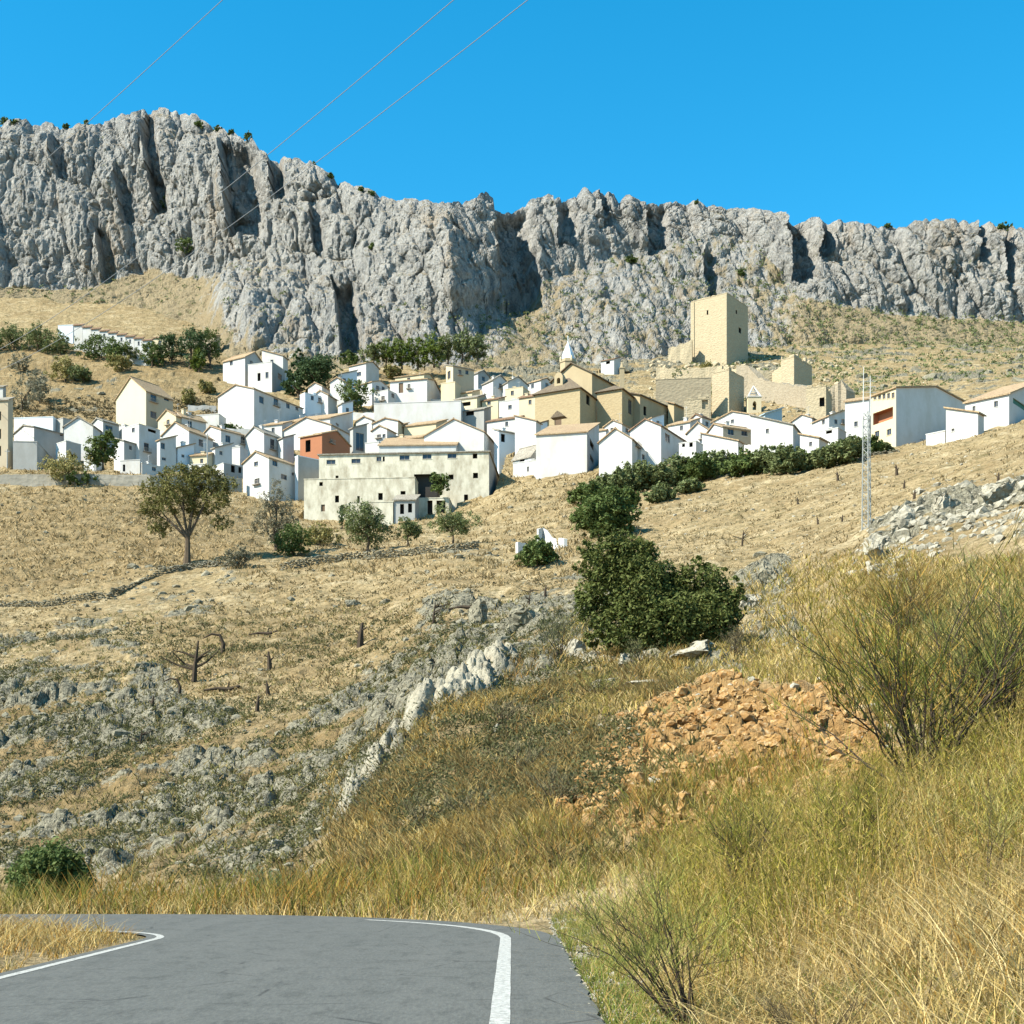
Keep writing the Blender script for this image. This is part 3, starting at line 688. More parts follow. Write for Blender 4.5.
    if name == 'village_house':      # iron balcony under one window of the larger street fronts; television aerial
        br_ = random.Random(int(l*11+c*5+eave))
        if chim and br_.random() < .7:
            am = MB(); ax, ay, _ = L(w*.35, d*.4, 0); am.tube([(ax, ay, H), (ax, ay, H+rh+2.0)], [.03, .025], 4); am.tube([(ax-.5, ay, H+rh+1.8), (ax+.5, ay, H+rh+1.8)], [.02, .02], 4)
            for q in (-.4, -.15, .15, .4): am.tube([(ax+q, ay-.25, H+rh+1.8), (ax+q, ay+.25, H+rh+1.8)], [.015, .015], 3)
            am.build('aerial', M['metal'], root)
        for (face, t0, t1, z0, z1, kind) in wl:
            if kind == 'window' and z0 > 2.2 and br_.random() < .4:
                to = toL if face == 'L' else toR; bm_ = MB()
                def bb(xa, ya, za, xb, yb, zb_):
                    p, q = to(xa, ya, za), to(xb, yb, zb_); bm_.box(min(p[0], q[0]), min(p[1], q[1]), za, max(p[0], q[0]), max(p[1], q[1]), zb_)
                bb(t0-.3, -.55, z0-.30, t1+.3, -.003, z0-.18); bb(t0-.3, -.55, z0+.45, t1+.3, -.51, z0+.5)
                q = t0-.3
                while q < t1+.3: bb(q, -.545, z0-.18, q+.035, -.515, z0+.45); q += .22
                bm_.build('balcony', M['frame'], root); break
    for (face, t0, t1, z0, z1, kind) in wl:
        to = toL if face == 'L' else toR; rec = .17; fb = MB(); e = .07
        def bx(m_, xa, za, xb, zb_, ya, yb):
            p, q = to(xa, ya, za), to(xb, yb, zb_)
            m_.box(min(p[0], q[0]), min(p[1], q[1]), za, max(p[0], q[0]), max(p[1], q[1]), zb_)
        bx(fb, t0+.002, z0+.002, t0+e, z1-.002, rec-.05, rec+.03); bx(fb, t1-e, z0+.002, t1-.002, z1-.002, rec-.05, rec+.03); bx(fb, t0+e, z0+.002, t1-e, z0+e, rec-.05, rec+.03); bx(fb, t0+e, z1-e, t1-e, z1-.002, rec-.05, rec+.03)
        pane = MB(); bx(pane, t0+e, z0+e, t1-e, z1-e, rec, rec+.02)
        if kind == 'window':
            bx(fb, (t0+t1)/2-.025, z0+e, (t0+t1)/2+.025, z1-e, rec-.03, rec-.003)
            wo = fb.build('window', M['frame'], root); pane.build('pane', M['glass'], wo)
            sb = MB(); bx(sb, t0-.08, z0-.08, t1+.08, z0-.003, -.07, .12); sb.build('sill', M[wall], wo)
        elif kind == 'door':
            wo = fb.build('door', M['frame'], root); pane.build('door_leaf', M['door'], wo)
        elif kind == 'green':
            wo = fb.build('garage_door', M['greendoor'], root); pane.build('door_leaf', M['greendoor'], wo)
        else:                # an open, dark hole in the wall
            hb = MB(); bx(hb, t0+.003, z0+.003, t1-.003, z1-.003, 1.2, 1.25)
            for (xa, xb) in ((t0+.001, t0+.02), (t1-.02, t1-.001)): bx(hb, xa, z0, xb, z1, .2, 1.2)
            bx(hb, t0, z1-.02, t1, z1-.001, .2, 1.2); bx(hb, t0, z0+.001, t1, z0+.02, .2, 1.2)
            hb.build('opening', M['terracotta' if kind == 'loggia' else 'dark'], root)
    root['_w'] = w; root['_d'] = d
    return root, f, H
def addbox(root, mb_args, name, mat): 
    m = MB(); m.box(*mb_args); return m.build(name, M[mat], root)

# walls that follow image points: (px, base py, top py[, D])
def wall_line(name, pts, thick, mat, label, cat='wall', group=None, rough=.0, dmin=0, found=1.5, step=1.0, batter=0, seed=0, parent=None):
    P3 = []
    for p in pts:
        D = p[3] if len(p) > 3 else hitD(p[0], p[1], dmin)
        x = (p[0]-CX)/F*D; zb = CZ+(HY-p[1])/F*D; zt = CZ+(HY-p[2])/F*D; P3.append((x, D, zb, zt))
    # resample
    Q = []
    for a, b in zip(P3[:-1], P3[1:]):
        n = max(1, int(math.hypot(b[0]-a[0], b[1]-a[1])/step))
        for k in range(n): Q.append([a[i]+(b[i]-a[i])*k/n for i in range(4)])
    Q.append(list(P3[-1])); Q = np.array(Q)
    if rough:
        r = np.random.default_rng(seed); Q[:, 3] += r.uniform(-rough, rough, len(Q)); Q[:, 1] += r.uniform(-.12, .12, len(Q))*min(1, rough*2)
    nz = 5; T = np.gradient(Q[:, :2], axis=0); T /= np.linalg.norm(T, axis=1)[:, None]+1e-9; N = np.stack([T[:, 1], -T[:, 0]], 1)
    N *= np.where(N[:, 1:2] > 0, -1, 1) if abs(N[:, 1]).mean() > .3 else 1
    V = []; n = len(Q)
    for k, q in enumerate(Q):
        for s in (0, 1):
            for j in range(nz):
                z = q[2]-found+(q[3]-q[2]+found)*j/(nz-1); bt = batter*(q[3]-z)
                off = -thick*s if s else bt
                jit = rough*.3*float(rnd.uniform(-1, 1)) if rough else 0
                V.append((q[0]+N[k, 0]*(off+jit), q[1]+N[k, 1]*(off+jit), z))
    Fc = []; st = 2*nz
    for k in range(n-1):
        for j in range(nz-1):
            a = k*st+j; Fc.append((a, a+st, a+st+1, a+1)); a = k*st+nz+j; Fc.append((a, a+1, a+st+1, a+st))
        a = k*st+nz-1; Fc.append((a, a+st, a+st+nz, a+nz)); a = k*st; Fc.append((a, a+nz, a+st+nz, a+st))
    for k in (0, n-1):
        for j in range(nz-1):
            a = k*st+j; Fc.append((a, a+1, a+nz+1, a+nz))
    o = mesh_np(name, V, Fc, M[mat], parent)
    if not parent: tag(o, label, cat, group)
    return o
# ------------------------------------------------------------------ the village, house by house
W = 'window'
def hs(*a, **k): return house(*a, **k)
# left edge: unfinished block of flats
hs(-34, 8, 13, 468, 400, 'T', 5, 'beige', 'tile_grey', [('L', -3, 416, 8, 9, 'hole'), ('L', -3, 434, 8, 10, 'hole'), ('L', -3, 451, 8, 10, 'hole'), ('L', -16, 434, 8, 10, 'hole')],
   'tall brown block of flats with dark loggias cut off by the left edge', 'apartment_building', 'building', theta=8)
hs(-26, 3, 6, 404, 387, 'T', 3, 'white', 'tile_grey', [], 'small white attic house peeking above the block of flats at the left edge')
hs(14, 53, 57, 430, 417, 'F', 0, 'bluewhite', 'tile_grey', [], 'long low pale blue shed right of the block of flats', 'shed', 'shed')
hs(55, 63, 75, 430, 418, 'F', 0, 'greywall_and_shade', 'tile_grey', [], 'plain grey flat-roofed shed at the end of the long pale blue shed', 'shed', 'shed')
hs(14, 34, 70, 449, 427, 'GL', 5, 'white', 'tile_grey', [('R', 61.5, 434, 3, 5)], 'low house with white gable and long shade-grey front, left of the leafy green tree', rightwall='greywall_and_shade')
hs(13, 37, 58, 470, 442, 'F', 0, 'greywall_and_shade', 'tile_grey', [], 'grey windowless block yard building behind the parapet near the left edge', 'block_building', 'building', theta=-4)
hs(56, 66, 81, 466, 441, 'F', 0, 'white', 'tile_grey', [('R', 73, 456, 6, 3, 'hole')], 'tiny cube house with white left wall and grey front beside the white pole', rightwall='greywall_and_shade')
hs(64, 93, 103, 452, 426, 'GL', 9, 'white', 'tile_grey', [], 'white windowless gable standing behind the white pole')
hs(92, 103, 119, 448, 421, 'GL', 4, 'white', 'tile_grey', [('R', 109, 428, 7, 4.5)], 'narrow white house with shade-grey side and small window above the leafy green tree', rightwall='greywall_and_shade')
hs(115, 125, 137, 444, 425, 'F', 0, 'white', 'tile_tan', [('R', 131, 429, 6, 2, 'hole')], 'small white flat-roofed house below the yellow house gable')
hs(114, 124, 137, 462, 441, 'S', 5, 'white', 'tile_grey', [], 'white lean-to with grey side just right of the leafy green tree', rightwall='greywall_and_shade')
hs(122, 139, 160, 468, 424, 'F', 0, 'white', 'tile_tan', [('R', 146.5, 447, 5, 8), ('R', 152, 431, 8, 3, 'hole')], 'tall narrow blue-white house with dark window and rooftop step under the yellow house')
hs(120, 140, 147, 474, 460, 'F', 0, 'white', 'tile_tan', [('L', 124, 468, 2.5, 7, 'hole')], 'little white outhouse on the parapet left of the big olive-brown tree', 'outhouse', 'outhouse')
hs(140, 142, 160, 474, 463, 'F', 0, 'white', 'tile_tan', [('R', 154, 469, 4, 4)], 'small white flat annex between the outhouse and the big olive-brown tree top')
hs(157, 160, 176, 463, 440, 'T', 3, 'white', 'tile_tan', [('R', 163, 446, 4, 6), ('R', 164, 459, 4, 3)], 'pale blue house with two stacked small windows, above the big olive-brown tree')
hs(116, 146, 173, 421, 391, 'GL', 18, 'yellow', 'tile_tan', [('R', 153.5, 398, 6, 7), ('R', 166.5, 398, 5, 6), ('R', 153.5, 415, 6, 7)], 'tall pale yellow house with four-square windows on its shaded olive side', rightwall='beige', theta=36)  # beige side wall paints the shade into the yellow house's right face
hs(158, 176, 196, 433, 416, 'GL', 8, 'cream', 'tile_tan', [], 'cream gabled house with square chimney right below the yellow house', chim=[(170, 8)])
hs(172, 182, 206, 432, 417, 'GL', 7, 'white', 'tile_tan', [('R', 190, 424, 4, 6)], 'house with small white gable, yellowish tiled roof and one window behind the cream chimney')
hs(162, 189, 213, 457, 431, 'GL', 11, 'white', 'tile_tan', [('R', 201, 443, 4.5, 7)], 'house with tall white gable and one dark window, above the olive-brown tree')
hs(201, 221, 250, 453, 430, 'GL', 7, 'white', 'tile_tan', [('R', 228, 439, 5, 7), ('R', 243, 440, 4.5, 7), ('R', 236, 452, 3, 4)], 'tan-roofed white house with two pale windows below the big four-window house')
hs(176, 178, 194, 462, 448, 'T', 4, 'bluewhite', 'tile_tan', [('R', 183, 456, 3, 3)], 'low lean-to squeezed between the two-window pale blue house and tall white gable')
hs(212, 215, 232, 465, 448, 'T', 6, 'white', 'tile_grey', [('R', 221, 453, 3, 4)], 'small white porch house with dark sloping awning left of the arched white house')
hs(174, 205, 214, 474, 464, 'F', 0, 'white', 'tile_tan', [('L', 193, 469, 3, 6, 'hole'), ('L', 203, 469, 4, 6, 'hole')], 'low white row of sheds behind the crown of the big olive-brown tree', 'shed', 'shed')
hs(213, 224, 243, 480, 463, 'F', 0, 'white', 'tile_tan', [('R', 233, 468, 4, 9, 'hole'), ('R', 240, 470, 3, 6, 'hole')], 'low grey-fronted white shed with two dark openings left of the arched white house', 'shed', 'shed', rightwall='greywall_and_shade')
hs(218, 254, 303, 425, 389, 'GL', 8, 'white', 'tile_tan', [('R', 261.5, 400, 4.5, 7), ('R', 276, 402, 4.5, 7), ('R', 288, 405.5, 3.5, 6), ('R', 297, 407.5, 3, 6)], 'large white house with four small windows in a row on its long shaded side', theta=32)
hs(188, 219, 226, 424, 414, 'F', 0, 'white', 'tile_tan', [], 'low white terrace wall building left of the large four-window white house', 'annex', 'annex')
hs(223, 245, 264, 378, 357, 'GR', 9, 'white', 'tile_tan', [], 'topmost white house on the left with shade-grey gable, beside the dark evergreens', rightwall='greywall_and_shade')
hs(248, 272, 285, 384, 362, 'F', 0, 'white', 'tile_tan', [('L', 259, 377, 3, 8, 'hole'), ('L', 267, 375, 3, 6), ('R', 280, 377, 4, 6)], 'white two storey flat-roofed house left of the dark conical pine', rightwall='greywall_and_shade')
hs(262, 283, 288, 372, 356, 'S', 3, 'white', 'tile_tan', [], 'white upper storey house behind the flat-roofed house beside the dark pine')
hs(300, 305, 327, 410, 393, 'F', 0, 'bluewhite', 'tile_grey', [], 'pale blue flat-roofed wall house directly behind the dark conical pine')
hs(312, 328, 337, 408, 395, 'GL', 5, 'white', 'tile_tan', [], 'small white gable peeking out right of the dark conical pine trunk')
hs(285, 330, 352, 436, 418, 'T', 10, 'white', 'tile_tan', [], 'long house with broad tan tiled roof under the dark conical pine')
hs(245, 264, 283, 455, 433, 'GL', 8, 'white', 'tile_grey', [('R', 272.5, 444, 4.5, 10)], 'white gabled house with one tall dark side window, left of the rust-brown gable')
hs(278, 283, 294, 456, 438, 'T', 2, 'white', 'tile_grey', [], 'plain narrow pale blue annex between the tall dark window and the wide white gable', 'annex', 'annex')
hs(282, 331, 353, 446, 425, 'GL', 11, 'white', 'tile_tan', [], 'wide white gabled house without windows behind the rust-brown gable', theta=24)
hs(300, 322, 350, 470, 434, 'GR', 9, 'terracotta', 'tile_tan', [('L', 308, 446, 5, 12, 'hole')], 'rust-brown house with reddish gable and tan roof', theta=28)
hs(243, 269, 296, 493, 458, 'GL', 9, 'white', 'tile_tan', [('L', 257, 481, 5, 5), ('L', 256, 463, 4, 6), ('R', 275, 462, 5, 8), ('R', 284, 477, 6, 5), ('R', 293, 474, 2.5, 3)], 'bright white gabled house at the foot of the village, left of the ruin')
hs(295, 298, 320, 492, 456, 'F', 0, 'bluewhite', 'tile_grey', [], 'blank blue-grey wall building between the bright gabled white house and the long old ruin', 'block_building', 'building', rightwall='greywall_and_shade')
hs(318, 322, 341, 460, 452, 'F', 0, 'white', 'tile_tan', [], 'small white terrace parapet in front of the rust-brown house', 'annex', 'annex')
# centre-left upper rows
hs(330, 344, 350, 398, 381, 'GL', 4, 'white', 'tile_tan', [], 'small white house just right of the dark pine, starting the upper middle row')
hs(334, 338, 357, 389, 375, 'T', 5, 'bluewhite', 'tile_grey', [], 'pale blue house behind the small white house right of the pine')
hs(349, 366, 379, 380, 363, 'GR', 4, 'white', 'tile_tan', [('L', 359, 374, 4, 4)], 'highest white cube house of the upper middle row with a single small window')
hs(355, 372, 389, 397, 382, 'GR', 4, 'white', 'tile_tan', [], 'white house with low tan roof directly below the highest cube house')
hs(374, 388, 398, 404, 390, 'F', 0, 'white', 'tile_tan', [('L', 383, 398, 3.5, 4), ('L', 392, 398, 3, 3)], 'small white stepped terrace house left of the house with the dark door')
hs(390, 427, 441, 402, 379, 'GR', 6, 'white', 'tile_tan', [('L', 401, 388, 4.5, 10, 'door'), ('L', 409, 386, 2.5, 4)], 'wide white house with a tall dark door in the upper middle row', theta=14)
hs(395, 424, 436, 384, 374, 'GR', 4, 'cream', 'tile_tan', [], 'cream house whose tan roof rises behind the wide house with the dark door')
hs(441, 455, 461, 402, 382, 'F', 0, 'cream', 'tile_tan', [], 'low cream block at the foot of the tall grey tower house', 'annex', 'annex')
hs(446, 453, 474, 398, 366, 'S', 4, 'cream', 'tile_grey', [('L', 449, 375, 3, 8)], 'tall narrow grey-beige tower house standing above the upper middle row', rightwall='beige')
hs(468, 478, 489, 388, 373, 'GR', 4, 'white', 'tile_grey', [], 'white roofed house right behind the tall tower house', rightwall='greywall_and_shade')
hs(482, 493, 508, 397, 380, 'GR', 6, 'white', 'tile_grey', [], 'white house with pale blue gable right of the tall tower house')
hs(498, 508, 528, 398, 382, 'GR', 7, 'white', 'tile_grey', [], 'house with pale blue broad gable left of the church behind the cream wall')
hs(505, 523, 529, 402, 387, 'F', 0, 'cream', 'tile_tan', [], 'small cream flat house in front of the broad pale blue gable')
hs(526, 541, 553, 392, 380, 'GR', 4, 'white', 'tile_tan', [], 'white house with tan roof immediately left of the church roof')
hs(454, 477, 485, 414, 397, 'T', 4, 'cream', 'tile_grey', [('L', 466, 404, 9, 4, 'hole')], 'beige house with cluttered dark loggia below the tall tower house')
hs(482, 498, 505, 413, 399, 'T', 6, 'cream', 'tile_brown', [('L', 489, 403, 3.5, 4)], 'orange-cream house with brown tiled roof and one round dark window')
hs(499, 521, 528, 416, 399, 'F', 0, 'white', 'tile_tan', [('L', 510, 407, 3.5, 4)], 'white house with one small central window left of the church')
hs(519, 535, 540, 424, 396, 'T', 6, 'cream', 'tile_brown', [], 'cream house with dark brown roof leaning against the church front')
hs(461, 484, 491, 422, 409, 'T', 3, 'greywall_and_shade', 'tile_grey', [('L', 470, 413, 8, 5, 'hole')], 'dark grey shed with hollow front in the middle of the village', 'shed', 'shed')
hs(487, 517, 524, 428, 418, 'T', 7, 'white', 'tile_brown', [], 'white house with long red-brown roof below the orange-cream house')
hs(515, 536, 541, 447, 421, 'S', 4, 'white', 'tile_tan', [], 'tall white block left of the big blank white wall under the church')
hs(494, 499, 516, 447, 431, 'S', 4, 'bluewhite', 'tile_grey', [('R', 503, 438, 4, 8, 'hole')], 'pale blue house with a dark doorway right of the huge white gable')
hs(424, 484, 497, 450, 432, 'GL', 15, 'white', 'tile_tan', [], 'huge bright white gable wall above the long old ruin', theta=14)
hs(374, 461, 466, 424, 401, 'F', 0, 'white', 'tile_tan', [], 'very long blank white terrace wall building across the middle of the village', 'terrace_building', 'building', theta=6)
hs(373, 398, 410, 434, 421, 'GL', 4, 'white', 'tile_tan', [], 'low white house with tan roof under the left end of the long blank terrace wall', rightwall='cream')
hs(404, 436, 447, 434, 423, 'T', 4, 'cream', 'tile_tan', [], 'low cream house with sloping roof under the right end of the long blank terrace wall')
hs(372, 387, 396, 442, 429, 'GL', 4, 'white', 'tile_tan', [('L', 379, 436, 4, 3), ('L', 384, 436, 3, 4)], 'tiny white house with two dark openings right of the truss-roofed grey shed')
hs(386, 424, 432, 444, 437, 'T', 7, 'cream', 'tile_tan', [], 'low house with long tan roof behind the left half of the old ruin')
hs(350, 353, 367, 455, 428, 'T', 5, 'greywall_and_shade', 'tile_grey', [('R', 360, 442, 8, 18)], 'narrow glassy grey shed with dark frame right of the rust-brown house', 'shed', 'shed')
hs(365, 379, 384, 457, 442, 'F', 0, 'white', 'tile_tan', [], 'small plain white cube behind the old ruin, right of the glassy grey shed')
hs(379, 456, 462, 457, 445, 'T', 5, 'white', 'tile_tan', [], 'long white house with thin grey roof line just behind the old ruin', theta=2)
# long old ruin
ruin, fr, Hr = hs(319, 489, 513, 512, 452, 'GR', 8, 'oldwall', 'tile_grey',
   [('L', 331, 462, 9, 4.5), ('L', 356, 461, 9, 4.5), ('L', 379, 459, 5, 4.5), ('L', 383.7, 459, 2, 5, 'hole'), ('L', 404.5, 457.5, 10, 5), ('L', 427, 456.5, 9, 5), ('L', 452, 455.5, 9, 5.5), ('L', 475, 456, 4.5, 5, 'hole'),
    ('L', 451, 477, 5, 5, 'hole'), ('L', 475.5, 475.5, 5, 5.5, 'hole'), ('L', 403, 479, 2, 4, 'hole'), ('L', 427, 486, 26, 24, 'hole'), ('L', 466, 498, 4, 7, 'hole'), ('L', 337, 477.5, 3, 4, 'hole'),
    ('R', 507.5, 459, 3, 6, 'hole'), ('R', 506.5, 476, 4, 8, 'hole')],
   'very long stained cream ruin with a row of small wide windows below the village', 'old_warehouse', 'ruined building', theta=4, D=262, rightwall='greywall_and_shade', found=6)
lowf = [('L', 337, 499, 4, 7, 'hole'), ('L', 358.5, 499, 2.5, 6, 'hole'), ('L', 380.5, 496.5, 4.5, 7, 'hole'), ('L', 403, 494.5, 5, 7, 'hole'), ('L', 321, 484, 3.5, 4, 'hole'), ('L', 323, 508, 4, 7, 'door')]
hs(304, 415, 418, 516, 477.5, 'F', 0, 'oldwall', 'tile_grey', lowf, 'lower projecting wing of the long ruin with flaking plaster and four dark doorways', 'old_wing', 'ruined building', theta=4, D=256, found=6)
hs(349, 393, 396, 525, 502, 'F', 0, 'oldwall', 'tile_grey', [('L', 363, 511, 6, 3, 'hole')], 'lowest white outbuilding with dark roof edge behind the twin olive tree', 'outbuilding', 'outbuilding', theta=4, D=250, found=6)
hs(394, 415, 419, 520, 500, 'T', 2, 'greywall_and_shade', 'tile_grey', [('L', 402, 509, 4, 10, 'hole'), ('L', 410, 508, 4, 9, 'hole')], 'dark grey tumbledown shed below the ruin, right of the twin olive tree', 'shed', 'shed', theta=4, D=250, found=6)
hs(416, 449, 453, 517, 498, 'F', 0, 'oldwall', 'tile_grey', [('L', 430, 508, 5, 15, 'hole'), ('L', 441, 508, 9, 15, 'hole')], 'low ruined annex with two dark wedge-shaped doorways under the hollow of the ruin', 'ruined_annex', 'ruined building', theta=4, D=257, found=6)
# right of the ruin
hs(513, 531, 546, 472, 456, 'GR', 13, 'white', 'tile_grey', [('L', 522, 461, 5, 4, 'hole')], 'small house with steep dark grey-brown roof right of the long ruin', rightwall='greywall_and_shade')
hs(513, 547, 551, 474, 459, 'F', 0, 'white', 'tile_tan', [('L', 528, 469, 2, 5), ('L', 543, 468, 2, 6)], 'low bright white wall house right of the ruin, in front of the steep dark roof')
hs(536, 587, 599, 472, 432, 'T', 2, 'white', 'tile_tan', [('R', 592, 443, 4, 12, 'hole'), ('R', 597, 444, 2, 10), ('R', 592, 460, 4, 6)], 'big blank white wall house with narrow shaded side below the church', theta=12, rightwall='greywall_and_shade')
hs(546, 558, 561, 474, 461, 'GL', 5, 'white', 'tile_tan', [], 'little white garden shed with pointed gable in front of the big blank white wall', 'shed', 'shed')
hs(585, 606, 612, 438, 430, 'T', 5, 'white', 'tile_tan', [], 'low white house with tan roof at the foot of the church shadow')
hs(599, 632, 651, 474, 439, 'GL', 12, 'white', 'tile_tan', [('R', 637, 444, 3, 4), ('R', 643, 444, 3, 4)], 'big bright white gabled house with blank front beside the dark olive grove', theta=22)
hs(631, 641, 663, 471, 450, 'F', 0, 'white', 'tile_tan', [('R', 643.5, 457, 3, 5), ('R', 649, 457, 3.5, 6), ('R', 645, 466, 3, 3)], 'white terrace storey with pair of dark windows right of the big bright gable', theta=40)
hs(630, 661, 689, 460, 426, 'GL', 9, 'white', 'tile_brown', [('R', 667.5, 438, 5, 8), ('R', 681.5, 437, 4.5, 7)], 'white gabled house with brown tiled roof and two side windows, left of the balcony', theta=30)
hs(679, 696, 703, 464, 441, 'F', 0, 'white', 'tile_tan', [('L', 683.5, 444, 3, 6, 'hole'), ('L', 691, 444, 3.5, 6, 'hole')], 'white balcony block with two small arches right of the brown-roofed house')
hs(687, 709, 716, 454, 430, 'GL', 9, 'white', 'tile_tan', [], 'white gable rising right behind the balcony with two arches')
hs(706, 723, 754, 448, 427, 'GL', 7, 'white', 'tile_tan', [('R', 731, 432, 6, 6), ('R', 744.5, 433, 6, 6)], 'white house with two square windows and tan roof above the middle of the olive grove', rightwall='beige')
hs(702, 738, 743, 457, 441, 'S', 5, 'white', 'tile_tan', [], 'low white yard wall building in front of the two square windows')
hs(712, 753, 765, 432, 415, 'GL', 7, 'white', 'tile_tan', [], 'white house with long pale roof directly below the little bell turret')
hs(760, 765, 782, 430, 414, 'T', 6, 'bluepanel', 'bluepanel', [], 'pale blue tin shed right of the little bell turret', 'shed', 'shed')
hs(751, 793, 820, 452, 425, 'S', 4, 'white', 'tile_grey', [], 'bright white house with slanting wall top and shaded side stair above the grove', theta=24)
hs(800, 819, 828, 458, 438, 'S', 3, 'white', 'tile_tan', [], 'small white house with dark slanting stair roof between the stair house and the round bush')
hs(812, 829, 850, 432, 416, 'T', 7, 'white', 'tile_tan', [], 'low white house with pale tan roofs below the broken turret of the castle')
hs(820, 838, 846, 452, 428, 'F', 0, 'white', 'tile_tan', [('L', 829, 432, 6, 3, 'hole')], 'white cube house left of the tall white block behind the mast')
hs(845, 869, 872, 443, 399, 'T', 3, 'white', 'tile_tan', [('L', 856, 424, 3.5, 5)], 'tall plain white block with one small window directly behind the lattice mast', theta=24)
big, fb_, Hb = hs(871, 896, 974, 446, 388, 'GR', 11, 'cream', 'tile_tan', [('L', 875, 397, 3, 5.5), ('L', 879.5, 396.6, 3, 5.5), ('L', 884, 396.2, 3, 5.5), ('L', 888.5, 395.8, 3, 5.5), ('L', 893, 395.4, 3, 5.5), ('L', 883, 416, 20, 12, 'loggia'), ('L', 877, 434, 4.5, 6), ('L', 889, 432, 4.5, 6)],
   'large building with arcaded cream facade and huge blue-grey blank side wall', rightwall='white', theta=58, name='large_house')
hs(926, 945, 949, 442, 431, 'F', 0, 'white', 'tile_tan', [], 'small low white wall hut right of the round green bush', 'hut', 'hut')
hs(946, 978, 984, 434, 413, 'S', 10, 'white', 'tile_tan', [('L', 953, 430, 3, 3)], 'white sloping-roof wing at the lower left of the white barn', 'barn_wing', 'barn')
hs(965, 1009, 1046, 424, 394, 'T', 6, 'white', 'tile_tan', [('L', 974, 409, 3, 6), ('L', 996, 404, 4, 6), ('R', 1021, 402, 16, 13, 'green')], 'white barn with dark green garage door at the right edge', 'white_barn', 'barn', theta=40)
# small houses squeezed between the larger ones
for a, lab in [
 ((84, 96, 104, 471, 460, 'F', 0, 'white', 'tile_tan'), 'low white cube beside the foot of the leafy green tree'),
 ((386, 402, 408, 432, 425, 'T', 4, 'cream', 'tile_tan'), 'tiny cream house with tan roof under the middle of the blank terrace wall'),
 ((455, 472, 480, 400, 392, 'T', 4, 'cream', 'tile_tan'), 'small beige-roofed house directly right below the tall tower house'),
 ((536, 538, 566, 438, 424, 'T', 3, 'bluewhite', 'tile_brown'), 'low grey-blue house with slanting brown roof under the church door'),
 ((604, 622, 632, 438, 424, 'GL', 5, 'white', 'tile_tan'), 'small white gable between the church chapel and the big bright gable'),
 ((668, 690, 700, 434, 422, 'T', 3, 'white', 'tile_tan'), 'white house with flat tan roof behind the brown-roofed two-window house'),
 ((690, 702, 712, 428, 417, 'GL', 4, 'white', 'tile_brown'), 'little white gable under the castle gate block'),
 ((836, 846, 852, 424, 414, 'T', 3, 'white', 'tile_tan'), 'small white house squeezed left behind the tall white block'),
 ((792, 812, 820, 430, 418, 'GL', 5, 'white', 'tile_tan'), 'white gable behind the top of the stair house'),
 ((262, 282, 292, 438, 424, 'T', 4, 'white', 'tile_tan'), 'tan-roofed white house under the right half of the four-window house'),
 ((308, 322, 330, 398, 386, 'GL', 4, 'white', 'tile_tan'), 'small white gable under the broad dark pine'),
 ((338, 342, 353, 420, 404, 'T', 4, 'bluewhite', 'tile_grey'), 'pale blue house left of the round dark tree above the rust-brown roof'),
 ((228, 240, 248, 460, 447, 'F', 0, 'white', 'tile_tan'), 'small white cube directly behind the roof of the bright gabled house'),
 ((190, 208, 214, 466, 455, 'T', 3, 'cream', 'tile_tan'), 'small cream house with tan roof left of the white pole'),
 ((356, 372, 380, 430, 420, 'GL', 4, 'white', 'tile_tan'), 'tiny white gable at the left end of the long blank terrace wall'),
 ((440, 458, 466, 440, 429, 'GL', 4, 'white', 'tile_tan'), 'small white gable rising behind the huge bright white gable'),
 ((556, 574, 582, 440, 429, 'T', 3, 'white', 'tile_tan'), 'low white house with tan roof between the church and the big blank wall'),
 ((642, 652, 664, 430, 418, 'T', 4, 'bluewhite', 'tile_tan'), 'pale blue house under the church chapel window')]:
    hs(*a, [], lab, dmin=150)
# cemetery terrace on the left
for i in range(9):
    x0 = 74+i*8.6; y0 = 333+i*1.9
    hs(x0, x0+8.4, x0+9.6, y0+9, y0-8, 'T', 1.6, 'white', 'tile_brown', [('L', x0+4.5, y0-3, 2, 4)] if i > 2 else [], 'one of the identical white chapel units of the stepped cemetery row high on the left', 'cemetery_unit', 'chapel',
       group='stepped white cemetery row', theta=8, depth=6, found=8)
hs(58, 73, 78, 335, 325, 'F', 0, 'bluewhite', 'tile_brown', [], 'pale blue-white flat cube at the left end of the stepped cemetery row', 'cemetery_block', 'chapel', found=8)
hs(153, 171, 174, 348, 337, 'T', 3, 'cream', 'tile_brown', [], 'cream house with brown roof at the right end of the stepped cemetery row', found=8)
hs(178, 214, 220, 344, 336, 'T', 2, 'beige', 'tile_tan', [], 'long low tan-roofed house half hidden by the dark evergreens high on the left', found=8)
hs(601, 614, 620, 366, 359, 'T', 1, 'white', 'tile_brown', [('L', 608, 362.5, 4, 3, 'hole')], 'small white hut behind the church roof ridge', 'hut', 'hut', found=4)

